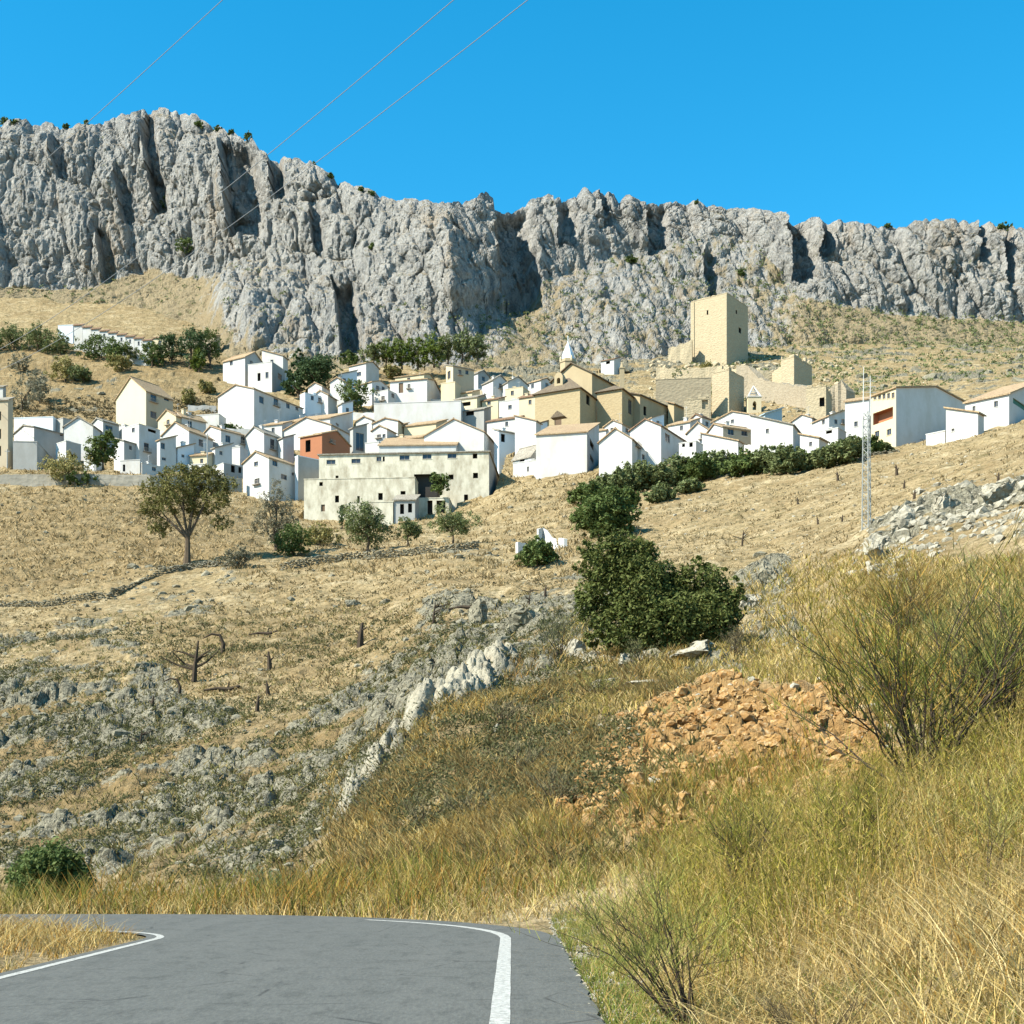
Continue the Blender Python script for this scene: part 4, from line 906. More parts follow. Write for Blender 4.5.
# ---------------------------------------------------------------- church
def church():
    root = empty('church', P(583, 440, 300)); ox, oy, oz = root.location
    tag(root, 'golden stone church with brown tiled roofs and small white spire amid the village', 'church')
    def put(o):
        o.parent = root
        return o
    mk = {}
    def block(l, c, r, base, eave, D, theta, roof, rise, walls, rmat, wins, nm, top_over=.5, lit=None):
        rt, f, H = house(l, c, r, base, eave, roof, rise, walls, rmat, wins, 'x', nm, 'x', theta=theta, D=D, over=top_over, found=6)
        # fold the block into the church as parts
        bpy.context.view_layer.update()
        mw = rt.matrix_world.copy()
        for ch in list(rt.children):
            ch.parent = root; ch.matrix_parent_inverse = (bpy_translation(root.location)).inverted() @ mw
        col.objects.unlink(rt); bpy.data.objects.remove(rt)
        return f, H, mw
    # nave (behind), front block with hipped roof, right chapel block, long low aisle
    th = 34
    block(552, 592, 657, 432, 373, 312, th, 'GL', 14, 'churchplaster', 'tile_church', [('L', 571, 376, 3, 3, 'hole')], 'nave_block')
    block(535, 580, 596, 441, 388, 296, 26, 'H', 19, 'stone', 'tile_church', [('R', 588, 400, 3.5, 10, 'hole'), ('L', 558, 425, 7, 24, 'door')], 'front_block')
    block(597, 622, 641, 440, 389, 301, 26, 'H', 9, 'stone', 'tile_church', [('R', 630, 407, 3.5, 15)], 'chapel_block')
    block(628, 640, 676, 436, 395, 306, 40, 'S', 5, 'churchplaster', 'tile_church', [('R', 645, 411, 3, 9, 'hole'), ('R', 668.5, 415, 3, 8, 'hole')], 'aisle_block')
    block(668, 674, 687, 434, 404, 312, 40, 'S', 3, 'churchplaster', 'tile_tan', [], 'sacristy_block')
    def rel(px, py, D):
        p = P(px, py, D); return np.array([p[0]-ox, p[1]-oy, p[2]-oz])
    # dormer belfry with arched opening over the front roof
    k = 296/F
    m = MB(); c = rel(558.5, 386, 300); w, h, d = 4.6*k, 13*k, 1.6
    pts_out = [(-w, 0), (-w, h*.75), (-w*.6, h), (w*.6, h), (w, h*.75), (w, 0)]
    rin = w*.42
    arch = [(-rin, h*.2)]+[(rin*math.cos(PI-t), h*.5+rin*math.sin(t)) for t in np.linspace(0, PI, 7)]+[(rin, h*.2)]
    # frame as a strip between outline and arch, front and back, then rims
    outl = [(-w, h*.2), (-w, h*.5), (-w, h*.75), (-w*.6, h), (0, h*1.08), (w*.6, h), (w, h*.75), (w, h*.5), (w, h*.2)]
    a2, b2 = R(26), 0
    def to(x, y, z): return (c[0]+x*math.cos(a2)+y*math.sin(a2), c[1]-x*math.sin(a2)+y*math.cos(a2), c[2]+z)
    for i in range(8):
        o1, o2, i1, i2 = outl[i], outl[i+1], arch[i], arch[i+1]
        for y in (0, d): m.quad(to(o1[0], y, o1[1]), to(o2[0], y, o2[1]), to(i2[0], y, i2[1]), to(i1[0], y, i1[1]))
        m.quad(to(o1[0], 0, o1[1]), to(o2[0], 0, o2[1]), to(o2[0], d, o2[1]), to(o1[0], d, o1[1])); m.quad(to(i1[0], 0, i1[1]), to(i2[0], 0, i2[1]), to(i2[0], d, i2[1]), to(i1[0], d, i1[1]))
    m.box(-w, 0, -1.5, w, d, h*.2, to)
    m.build('dormer', M['churchplaster'], root)
    # buttressed portal hood over the door
    m = MB(); c = rel(558, 416, 292)
    def to2(x, y, z): return (c[0]+x*math.cos(a2)+y*math.sin(a2), c[1]-x*math.sin(a2)+y*math.cos(a2), c[2]+z)
    m.prism([to2(-1.6, -.4, -.3), to2(1.6, -.4, -.3), to2(1.6, 1.4, -.3), to2(-1.6, 1.4, -.3)], [to2(-.1, -.4, 1.0), to2(.1, -.4, 1.0), to2(.1, 1.4, 1.0), to2(-.1, 1.4, 1.0)])
    m.build('portal_hood', M['tile_church'], root)
    # quoins on the lit corner
    # spire: drum, white cone, finial
    D = 318; k = D/F; c = rel(568, 381, D)
    m = MB(); m.lathe([(8.5*k, -6), (8.5*k, 17*k), (9.2*k, 17.2*k), (9.2*k, 18.5*k), (7.5*k, 18.7*k), (7.5*k, 21*k)], 8, c, PI/8); m.build('spire_drum', M['churchplaster'], root)
    for q in range(4):
        t = q*PI/2+PI/8
        m = MB(); m.lathe([(1.0*k, 0), (.9*k, 3.4*k), (.1*k, 5*k)], 6, (c[0]+8.2*k*math.cos(t), c[1]+8.2*k*math.sin(t), c[2]+18.5*k)); m.build('pinnacle', M['cream'], root)
    m = MB(); m.lathe([(7.2*k, 21*k), (6.6*k, 23*k), (5.6*k, 27*k), (3.9*k, 31*k), (2.1*k, 35*k), (.9*k, 38*k), (.3*k, 40*k), (.12, 45*k)], 8, c, PI/8); m.build('spire', M['bluewhite'], root)
    D = 314; c = rel(622, 378, D); k = D/F
    m = MB(); m.box(c[0]-2.2*k, c[1]-2.2*k, c[2]-3, c[0]+2.2*k, c[1]+2.2*k, c[2]+9*k); m.box(c[0]-2.7*k, c[1]-2.7*k, c[2]+9*k, c[0]+2.7*k, c[1]+2.7*k, c[2]+10*k)
    m.lathe([(1.9*k, 10*k), (1.2*k, 13*k), (.2*k, 16*k)], 6, c); m.build('bell_turret', M['churchplaster'], root)
from mathutils import Matrix
def bpy_translation(v): return Matrix.Translation(v)
church()

# ---------------------------------------------------------------- little bell turret chapel
def turret():
    D = 322; k = D/F; c = P(753.5, 412, D); root = empty('bell_turret', c)
    tag(root, 'small cream bell turret with open white pyramid top below the castle rocks', 'turret')
    m = MB(); w = 6.6*k
    outl = [(-w, 0), (-w, 5*k), (-w, 13*k), (0, 13*k), (w, 13*k), (w, 5*k), (w, 0)]
    arch = [(-2*k, 0), (-2*k, 6*k), (-1.3*k, 8*k), (0, 9*k), (1.3*k, 8*k), (2*k, 6*k), (2*k, 0)]
    for i in range(6):
        for y in (-w, w): m.quad((outl[i][0], y, outl[i][1]), (outl[i+1][0], y, outl[i+1][1]), (arch[i+1][0], y, arch[i+1][1]), (arch[i][0], y, arch[i][1]))
        m.quad((arch[i][0], -w, arch[i][1]), (arch[i+1][0], -w, arch[i+1][1]), (arch[i+1][0], w, arch[i+1][1]), (arch[i][0], w, arch[i][1]))
    for s in (-1, 1): m.quad((s*w, -w, 0), (s*w, w, 0), (s*w, w, 13*k), (s*w, -w, 13*k))
    m.quad((-w, -w, 13*k), (w, -w, 13*k), (w, w, 13*k), (-w, w, 13*k)); m.box(-w, -w, -8*k, w, w, -.01)
    m.build('wall', M['cream'], root)
    m = MB(); m.box(-w*1.1, -w*1.1, 13.05*k, w*1.1, w*1.1, 14*k); m.build('cornice', M['white'], root)
    m = MB(); top = (0, 0, 26*k); q = w*.9
    for (x, y) in ((-q, -q), (q, -q), (q, q), (-q, q)): m.tube([(x, y, 14*k), top], [.22, .14], 5)
    for f in (.45,):
        z = (14+12*f)*k; s = q*(1-f); P4 = [(-s, -s, z), (s, -s, z), (s, s, z), (-s, s, z)]
        for i in range(4): m.tube([P4[i], P4[(i+1) % 4]], [.09, .09], 4)
    m.build('open_pyramid', M['white'], root)
turret()

# ---------------------------------------------------------------- castle
def castle():
    D = 392; k = D/F
    rt, f, H = house(691, 727, 748, 366, 293, 'F', 0, 'castle', 'castle', [('L', 707.5, 312.5, 1.6, 4.5, 'hole'), ('R', 736.5, 312, 1.6, 4, 'hole'), ('R', 740, 330.5, 2.6, 5.5, 'hole')],
                     'tall square castle keep of pale golden stone rising above the village', 'castle_keep', 'castle', theta=R(0)+36, D=D, found=10)
    w, d = f.w, f.d
    for (u0, u1) in ((.0, .9), (w-1.1, w)):
        m = MB(); m.box(u0, .001, -6, u1, .22, H-.25); m.build('corner_pilaster', M['castle'], rt)
    m = MB(); m.box(w*.02, -.001, H+.13, w*.98, -d*.98, H+.2) ; 
    # the broken curtain walls, each its own wall
    wall_line('castle_wall', [(668, 364, 349, 396), (692, 362, 340, 394)], 2.0, 'castle', 'dark ruined stub of wall standing left against the castle keep', 'castle wall', rough=.4, found=6, seed=1)
    wall_line('castle_wall', [(656, 380, 367), (684, 382, 369), (722, 384, 366), (741, 390, 372)], 2.0, 'castle', 'sunlit upper curtain wall in front of the castle keep', 'castle wall', rough=.3, found=6, seed=2)
    hs(712, 729, 744, 408, 370, 'F', 0, 'castle', 'castle', [], 'square castle bastion with sunlit left face and shaded right face below the keep', 'castle_bastion', 'castle', theta=38, over=0, found=10)
    hs(656, 711, 716, 410, 378, 'F', 0, 'khaki', 'castle', [], 'broad grey-brown retaining wall block below the castle keep', 'retaining_block', 'castle wall', theta=6, found=10)
    hs(684, 709, 712, 421, 399, 'F', 0, 'castle', 'castle', [('L', 705, 399.5+5, 6, 9, 'hole')], 'pale masonry block with a dark doorway below the retaining wall', 'gate_block', 'castle gate', theta=6, found=10)
    wall_line('castle_wall', [(736, 398, 364), (748, 400, 366), (758, 402, 377), (775, 404, 383), (800, 408, 386), (822, 412, 388)], 2.2, 'castle_shade', 'long curving shaded curtain wall dropping right from the keep', 'castle wall', rough=.35, found=6, seed=3)
    wall_line('castle_wall', [(758, 386, 370), (772, 386, 372), (782, 388, 366), (793, 388, 357)], 1.8, 'castle', 'pale sunlit broken inner wall left of the square turret ruin', 'castle wall', rough=.35, found=6, seed=4)
    hs(781, 794, 812, 392, 357, 'F', 0, 'castle', 'castle', [], 'square ruined turret with shaded front face right of the keep', 'castle_turret', 'castle', theta=40, over=0, found=10)
    hs(806, 826, 832, 414, 386, 'F', 0, 'castle', 'castle', [('L', 822, 402, 5, 9, 'hole')], 'sunlit crumbling wall end with a dark breach below the square turret', 'castle_ruin', 'castle', theta=20, over=0, found=10)
    wall_line('castle_wall', [(832, 414, 386), (835, 414, 384), (838, 414, 382), (841, 414, 379), (846, 414, 392)], 3, 'castle_shade', 'jagged dark tooth of broken tower at the right end of the castle', 'castle wall', rough=.5, found=6, seed=6)
castle()

# ---------------------------------------------------------------- village and field walls
for (pts, mt, lab) in [
 ([(100, 458, 450), (122, 460, 452)], 'white', 'low white garden wall behind the leafy green tree at the left'),
 ([(150, 436, 430), (166, 438, 431)], 'white', 'short white yard wall under the shaded side of the yellow house'),
 ([(194, 462, 454), (214, 464, 457)], 'bluewhite', 'pale wall joining the olive-tree houses and the white pole'),
 ([(188, 412, 405), (216, 413, 406)], 'greywall_and_shade', 'grey retaining wall left of the large four-window white house'),
 ([(226, 436, 428), (262, 437, 430), (292, 436, 428)], 'white', 'long white wall under the large four-window white house'),
 ([(300, 424, 415), (326, 421, 413)], 'white', 'white wall between the four-window house and the dark pine'),
 ([(325, 404, 396), (352, 405, 397)], 'white', 'white lane wall under the small house right of the pine'),
 ([(352, 420, 412), (374, 421, 413)], 'white', 'white wall below the round dark tree over the rust-brown house'),
 ([(366, 432, 424), (376, 433, 425)], 'bluewhite', 'short pale wall beside the glassy grey shed'),
 ([(428, 406, 399), (446, 407, 399)], 'white', 'white wall below the gable of the dark-door house'),
 ([(460, 396, 389), (484, 396, 389)], 'bluewhite', 'pale wall at the foot of the tall grey tower house'),
 ([(508, 440, 432), (518, 440, 433)], 'greywall_and_shade', 'grey wall beside the pale blue house with the dark doorway'),
 ([(560, 446, 438), (604, 444, 436)], 'white', 'white wall running along the foot of the church'),
 ([(640, 438, 430), (688, 437, 429), (712, 434, 427)], 'white', 'white street wall behind the brown-roofed two-window house'),
 ([(714, 452, 444), (752, 452, 445)], 'white', 'white wall at the upper edge of the grove under the two square windows'),
 ([(790, 436, 428), (822, 434, 427)], 'white', 'white wall behind the stair house'),
 ([(824, 450, 442), (846, 446, 438)], 'bluewhite', 'pale wall left of the tall white block behind the mast'),
 ([(276, 386, 378), (300, 388, 381)], 'white', 'white wall left of the trunk of the dark conical pine'),
 ([(478, 396, 390), (530, 398, 391)], 'cream', 'cream wall below the pale blue broad gable')]:
    wall_line('garden_wall', pts, .5, mt, lab, rough=.12, found=2, step=.8, dmin=200)
wall_line('parapet_wall', [(-60, 486, 475), (60, 486, 474), (150, 488, 475), (215, 492, 476), (242, 494, 478)], .8, 'concrete', 'long grey parapet wall below the left houses of the village', 'wall', rough=.1, found=3)
wall_line('ruined_wall', [(518, 553, 542), (526, 551, 543), (526.6, 551, 547), (538, 548, 545), (538.6, 548, 529), (543, 547, 528), (549, 547, 536), (553, 547, 538), (553.6, 548, 546), (558, 548, 545), (558.6, 549, 538), (564, 550, 539)], .4, 'white', 'small broken white wall on the slope above the round bush', 'ruined wall', rough=.05, found=1.5, seed=15, step=.25)


build_terrain(CUTS)
build_mountain()
# ---------------------------------------------------------------- mast, poles, cables
def mast():
    x, y, z = gpoint(867, 566, 100); D = y; k = D/F; h = CZ+(HY-405)/F*D-z
    root = empty('lattice_mast', (x, y, z-.5)); tag(root, 'tall slim lattice mast with aerials on the right hillside', 'mast')
    w0, w1 = 5.6*k, 4.2*k
    L3 = [(math.cos(t), math.sin(t)) for t in (R(-90), R(30), R(150))]
    for (cx, cy) in L3:
        m = MB(); m.tube([(cx*w0*.9, cy*w0*.9, 0), (cx*w1*.9, cy*w1*.9, h)], [.05, .04], 5); m.build('leg', M['whitemetal'], root)
    m = MB(); n = 17
    for i in range(n):
        z0, z1 = h*i/n, h*(i+1)/n; wa, wb = (w0+(w1-w0)*i/n)*.9, (w0+(w1-w0)*(i+1)/n)*.9
        for j in range(3):
            a, b = L3[j], L3[(j+1) % 3]
            if i % 2: a, b = b, a
            m.tube([(a[0]*wa, a[1]*wa, z0), (b[0]*wb, b[1]*wb, z1)], [.022, .022], 4); m.tube([(a[0]*wa, a[1]*wa, z0), (b[0]*wa, b[1]*wa, z0)], [.02, .02], 4)
    m.build('bracing', M['whitemetal'], root)
    m = MB(); m.tube([(-w1*.9, 0, h-.3), (-w1*.8, 0, h+3.2)], [.045, .02], 5); m.build('aerial', M['metal'], root)
    m = MB(); m.tube([(w1*.8, 0, h-.3), (w1*.8, 0, h+2.6)], [.04, .02], 5)
    for q in range(4): m.tube([(w1*.8-.4, 0, h+1+q*.4), (w1*.8+.4, 0, h+1+q*.4)], [.015, .015], 4)
    m.build('aerial', M['metal'], root)
mast()
for (px, pb, pt, lab) in ((97, 470, 436, 'white pole standing in front of the tiny cube house'), (209, 478, 436, 'thin white pole standing right of the tall white gable with one window'), (10, 468, 448, 'short white pole at the left edge before the block of flats')):
    x, y, z = gpoint(px, pb, 200); k = y/F
    root = empty('utility_pole', (x, y-1.5, z)); tag(root, lab, 'pole', 'white poles in the village')
    m = MB(); m.tube([(0, 0, -1), (0, 0, (pb-pt)*k)], [.14, .1], 8); m.build('shaft', M['whitemetal'], root)
    m = MB(); m.box(-.5, -.06, (pb-pt)*k-.5, .5, .06, (pb-pt)*k-.38); m.build('crossarm', M['whitemetal'], root)
def cable(A, B, sag, lab, rad=.032):
    a, b = np.array(P(*A)), np.array(P(*B)); n = 60; pts = []
    for i in range(n+1):
        t = i/n; p = a+(b-a)*t; p[2] -= sag*4*t*(1-t); pts.append(p)
    m = MB(); m.tube(pts, [rad*(.6+.9*i/n) for i in range(n+1)], 8)
    tag(m.build('power_cable', M['wire'], smooth=True), lab, 'cable', 'overhead cables')
cable((330, -100, 70), (-200, 340, 300), 3.0, 'leftmost overhead cable meeting the ridge at the far upper left')
cable((600, -125, 60), (-60, 372, 320), 4.0, 'middle overhead cable leaving the top edge near the centre')
cable((680, -120, 60), (-60, 388, 320), 4.5, 'rightmost overhead cable leaving the top edge right of centre')

# ---------------------------------------------------------------- road
def road():
    path = [(-8+0.0, 0)]
    C = []          # (centre of curvature section) -> list of cross sections
    secs = []
    for y in np.linspace(-14, RC[1], 211): secs.append(((-8+RIN-.12, y), (-8+ROUT+.85, y)))
    for t in np.linspace(0, PI/2, 40)[1:]:
        ro = ROUT+.85-.15*sstep(0, 1, t/(PI/2)); c, s = math.cos(t), math.sin(t)
        secs.append(((RC[0]+(RIN-.12)*c, RC[1]+(RIN-.12)*s), (RC[0]+ro*c, RC[1]+ro*s)))
    for x in np.linspace(-8, -60, 40)[1:]: secs.append(((x, RC[1]+RIN-.12), (x, RC[1]+ROUT+.7)))
    V = []; n = 24
    for i, (a, b) in enumerate(secs):
        for k in range(n+1):
            t = k/n; e = (.10*math.sin(i*.7)+.06*math.sin(i*1.9)) if k == n else 0
            V.append((a[0]+(b[0]-a[0])*(t+e*.03), a[1]+(b[1]-a[1])*t, .0))
    Fc = [(i*(n+1)+k, i*(n+1)+k+1, (i+1)*(n+1)+k+1, (i+1)*(n+1)+k) for i in range(len(secs)-1) for k in range(n)]
    m, nt, b = newmat('asphalt', .8, .3)
    p = wpos(nt); n1 = noise(nt, .9, 6, .65, wpos(nt, (1.6, .22, 1))); n2 = noise(nt, 26, 4, .9, wpos(nt, (1, .22, 1))); n3 = noise(nt, 3.2, 6, .8, wpos(nt, (1, .4, 1))); n4 = noise(nt, 1.2, 4, .6, p)
    c = mix(nt, ramp(nt, n1, [(.35, (0, 0, 0)), (.65, (1, 1, 1))]), (0.0625, 0.065, 0.061), (0.085, 0.086, 0.08))
    c = mix(nt, ramp(nt, n2, [(.4, (0, 0, 0)), (.7, (1, 1, 1))]), c, (.12, .125, .11))
    c = mix(nt, ramp(nt, n3, [(.5, (0, 0, 0)), (.75, (.7, .7, .7))]), c, (.022, .024, .021))
    v = nd(nt, 'ShaderNodeTexVoronoi'); v.feature = 'DISTANCE_TO_EDGE'; v.inputs['Scale'].default_value = .45; nt.links.new(wpos(nt), v.inputs['Vector'])
    crack = ramp(nt, v.outputs['Distance'], [(.0, (1, 1, 1)), (.012, (0, 0, 0))]); msk = ramp(nt, n4, [(.5, (0, 0, 0)), (.6, (.7, .7, .7))]); c = mix(nt, mth(nt, 'MULTIPLY', crack, msk), c, (.012, .012, .011))
    nt.links.new(c, b.inputs['Base Color']); bump(nt, b, n2, .5, .01)
    tag(mesh_np('road', V, Fc, m), kind='structure')
    lm, nt, b = newmat('line_paint', .7, .3)
    n5 = noise(nt, 14, 5, .8, wpos(nt))
    nt.links.new(mix(nt, ramp(nt, n5, [(.46, (0, 0, 0)), (.66, (1, 1, 1))]), (.40, .40, .37), (.12, .125, .115)), b.inputs['Base Color'])
    def line(r, name, x1, w=.075, tend=PI/2, tail=True):
        pts = [(-8+r, y) for y in np.linspace(-14, RC[1], 80)]+[(RC[0]+r*math.cos(t), RC[1]+r*math.sin(t)) for t in np.linspace(0, tend, 50)[1:]]+([(x, RC[1]+r) for x in np.linspace(-8, -50, 30)[1:]] if tail else [])
        V = []; 
        for i, q in enumerate(pts):
            d = np.array(pts[min(i+1, len(pts)-1)])-np.array(pts[max(0, i-1)]); d /= np.linalg.norm(d); nn = np.array((d[1], -d[0]))
            j = .002*math.sin(i*1.3)
            V.append((q[0]-nn[0]*(w+j), q[1]-nn[1]*(w+j), .004)); V.append((q[0]+nn[0]*(w-j), q[1]+nn[1]*(w-j), .004))
        o = mesh_np(name, V, [(2*i, 2*i+1, 2*i+3, 2*i+2) for i in range(len(pts)-1)], lm); tag(o, kind='structure')
    line(ROUT, 'road_line', 0, .085, R(50), False); line(RIN+.1, 'road_line', 0, .06)
road()
tag(bpy.data.objects['hillside_ground'], kind='structure')

# ---------------------------------------------------------------- rocks
def ico():
    import bmesh
    bm = bmesh.new(); bmesh.ops.create_icosphere(bm, subdivisions=4, radius=1); V = np.array([v.co[:] for v in bm.verts]); Fc = np.array([[v.index for v in f.verts] for f in bm.faces]); bm.free()
    bm = bmesh.new(); bmesh.ops.create_icosphere(bm, subdivisions=1, radius=1); V1 = np.array([v.co[:] for v in bm.verts]); F1 = np.array([[v.index for v in f.verts] for f in bm.faces]); bm.free()
    return V, Fc, V1, F1
IV, IF, IV1, IF1 = ico()
def rock_shape(seed, V, cuts=9, flat=.7):
    r = np.random.default_rng(seed); P_ = V.copy()
    for _ in range(cuts):
        n = r.normal(size=3); n /= np.linalg.norm(n); h = r.uniform(.35, .8); d = P_@n; P_ = P_-np.outer(np.maximum(d-h, 0), n)
    P_ += r.normal(size=P_.shape)*.035
    return P_*np.array([r.uniform(.8, 1.3), r.uniform(.8, 1.3), r.uniform(.55, .95)])
SH = [rock_shape(i, IV1, 6) for i in range(14)]
def rock_mat(name, c1, c2, c3, sc=1.0):
    m, nt, b = newmat(name, .95, .08)
    n1 = noise(nt, .8*sc, 5, .65, wpos(nt)); n2 = noise(nt, 4*sc, 5, .75, wpos(nt))
    c = mix(nt, ramp(nt, n1, [(.35, (0, 0, 0)), (.65, (1, 1, 1))]), c1, c2); c = mix(nt, ramp(nt, n2, [(.48, (0, 0, 0)), (.68, (1, 1, 1))]), c, c3)
    nt.links.new(c, b.inputs['Base Color']); bump(nt, b, n2, .8, .08)
    return m
M['rock'] = rock_mat('limestone', (.26, .24, .175), (.16, .15, .11), (.07, .066, .05))
M['rockpale'] = rock_mat('pale_limestone', (.36, .33, .26), (.27, .25, .195), (.14, .13, .10))
M['spine'] = rock_mat('weathered_limestone', (.32, .295, .225), (.22, .20, .15), (.10, .095, .07), 1.6)
M['rockorange'] = rock_mat('ochre_rubble', (.36, .215, .08), (.20, .10, .033), (.44, .34, .20), 1.5)
def scatter_rocks(name, xs, ys, sizes, mat, label, cat, seed=1, sink=.3, flatten=1.0):
    r = np.random.default_rng(seed); zs = zat_v(xs, ys); Vs = []; Fs = []; off = 0
    for x, y, z, s in zip(xs, ys, zs, sizes):
        sh = SH[r.integers(len(SH))]; a = r.uniform(0, 2*PI); c, s_ = math.cos(a), math.sin(a)
        Q = sh*s; Q = np.stack([Q[:, 0]*c-Q[:, 1]*s_, Q[:, 0]*s_+Q[:, 1]*c, Q[:, 2]*flatten], 1)+np.array([x, y, z+s*(.3-sink)])
        Vs.append(Q); Fs.append(IF1+off); off += len(Q)
    o = mesh_np(name, np.concatenate(Vs), np.concatenate(Fs), M[mat]); tag(o, label, cat, kind='stuff')
def zat_v(x, y):
    s = x/(y+APEX); u = np.interp(s, S, np.arange(len(S))); v = np.interp(y, YR, np.arange(len(YR)))
    return samp(TZ, u, v)
def image_points(n, box, mask=None, thr=.15, dmin=0, dmax=460, seed=0, pw=1.0):
    r = np.random.default_rng(seed); px = r.uniform(box[0], box[2], n); py = r.uniform(box[1], box[3], n)
    if mask is not None:
        p = msamp(mask, px, py); k = r.uniform(0, 1, n) < np.where(p > thr, p**pw, 0); px, py = px[k], py[k]
    D = np.array([hitD(a, b, dmin) for a, b in zip(px, py)]); k = (D < dmax) & (D > max(dmin*1.012, 8)); px, py, D = px[k], py[k], D[k]
    return (px-CX)/F*D, D, px, py
x, y, px, py = image_points(13000, (-80, 540, 900, 880), RM, dmin=30, dmax=240, seed=2)
k = msamp(SCREE, px, py) < .2; x, y = x[k], y[k]
sz = y/F*np.random.default_rng(3).lognormal(.85, .6, len(x)); sz = np.clip(sz, .05, .9)
cl = fbm(x/5, y/5, 0, 3, 66) > -.12
scatter_rocks('limestone_rubble', x[cl], y[cl], sz[cl], 'rock', 'grey limestone rubble strewn over the rocky slope left of the road bend', 'rocks', 4, sink=.35)
x, y, px, py = image_points(2600, (840, 450, 1100, 600), RM, dmin=60, dmax=150, seed=5)
scatter_rocks('limestone_rubble', x, y, np.clip(y/F*np.random.default_rng(6).lognormal(1.35, .55, len(x)), .1, 1.5), 'rockpale', 'pale limestone rubble crowning the right-hand slope behind the broom bush', 'rocks', 7)
x, y, px, py = image_points(9000, (540, 690, 920, 850), SCREE, dmin=22, dmax=60, seed=8)
scatter_rocks('ochre_rubble', x, y, np.clip(y/F*np.random.default_rng(9).lognormal(.95, .75, len(x)), .02, .38), 'rockorange', 'loose ochre-orange rubble on the roadside cutting', 'rocks', 10, sink=.4)
x, y, px, py = image_points(1700, (-60, 330, 1080, 420), RM, dmin=300, dmax=460, seed=12)
scatter_rocks('hillside_rocks', x, y, np.clip(y/F*np.random.default_rng(13).lognormal(.8, .5, len(x)), .3, 2.5), 'rock', 'grey rocks dotted over the tan slopes behind the village', 'rocks', 14)
x, y, px, py = image_points(700, (560, 440, 1080, 600), None, dmin=95, dmax=250, seed=15)
scatter_rocks('field_stones', x, y, np.clip(y/F*np.random.default_rng(16).lognormal(.35, .5, len(x)), .05, .6), 'rockpale', 'small pale stones lying in the dry field right of centre', 'rocks', 17)
x, y, px, py = image_points(500, (560, 640, 1024, 800), None, dmin=24, dmax=90, seed=18)
scatter_rocks('field_stones', x, y, np.clip(y/F*np.random.default_rng(19).lognormal(.8, .6, len(x)), .04, .4), 'rockpale', 'pale stones among the dry grass of the near bank', 'rocks', 20)
def stone_wall(pts, h, label, seed, dmin=0):
    r = np.random.default_rng(seed); Vs = []; Fs = []; off = 0; P_ = []
    for (a, b) in zip(pts[:-1], pts[1:]):
        n = max(2, int(abs(b[0]-a[0])/2.2))
        for i in range(n): P_.append((a[0]+(b[0]-a[0])*i/n, a[1]+(b[1]-a[1])*i/n))
    W3 = [(lambda D: ((q[0]-CX)/F*D, D))(hitD(q[0], q[1], dmin)) for q in P_]; W3 = np.array(W3)
    for k in range(2, len(W3)-2): W3[k, 1] = W3[k-2:k+3, 1].mean()
    L = np.concatenate([[0], np.cumsum(np.hypot(*np.diff(W3, axis=0).T))]); m = int(L[-1]/.30); t = np.linspace(0, L[-1], m); X = np.interp(t, L, W3[:, 0]); Y = np.interp(t, L, W3[:, 1]); Z = zat_v(X, Y); hh = h*(.75+.5*fbm(t/6, 0*t, 0, 3, seed))
    for x, y, z, q in zip(X, Y, Z, hh):
        zz = -.2
        while zz < q:
            s = r.uniform(.13, .26); Q = SH[r.integers(len(SH))]*np.array([s*1.3, s*1.3, s*.85]); a = r.uniform(0, 6.28); c, s_ = math.cos(a), math.sin(a)
            Q = np.stack([Q[:, 0]*c-Q[:, 1]*s_, Q[:, 0]*s_+Q[:, 1]*c, Q[:, 2]], 1)+np.array([x+r.normal()*.08, y+r.normal()*.10, z+zz]); Vs.append(Q); Fs.append(IF1+off); off += len(Q); zz += s*1.05
    tag(mesh_np('dry_stone_wall', np.concatenate(Vs), np.concatenate(Fs), M['rock']), label, 'stone wall', 'dry stone field walls')
stone_wall([(-60, 611), (0, 610), (60, 606), (112, 599)], 1.1, 'dry stone terrace wall crossing the left edge below the brown slope', 701)
stone_wall([(112, 597), (150, 581), (190, 571), (232, 569)], 1.1, 'dry stone terrace wall rising past the foot of the big olive-brown tree', 702)
stone_wall([(282, 573), (330, 567), (380, 563), (430, 557), (480, 551)], 1.5, 'dry stone terrace wall under the three round olive trees', 703)
stone_wall([(690, 482), (760, 474), (830, 466), (900, 453)], .6, 'low pale stone wall along the right edge of the olive grove', 704)
x, y, px, py = image_points(1100, (-60, 480, 600, 680), None, dmin=90, dmax=255, seed=25)
k = fbm(x/8, y/8, 0, 3, 26) > -.05; scatter_rocks('field_stones', x[k], y[k], np.clip(y[k]/F*np.random.default_rng(27).lognormal(.45, .55, k.sum()), .05, .6), 'rock', 'grey stones scattered over the terraced fields below the village', 'rocks', 28)
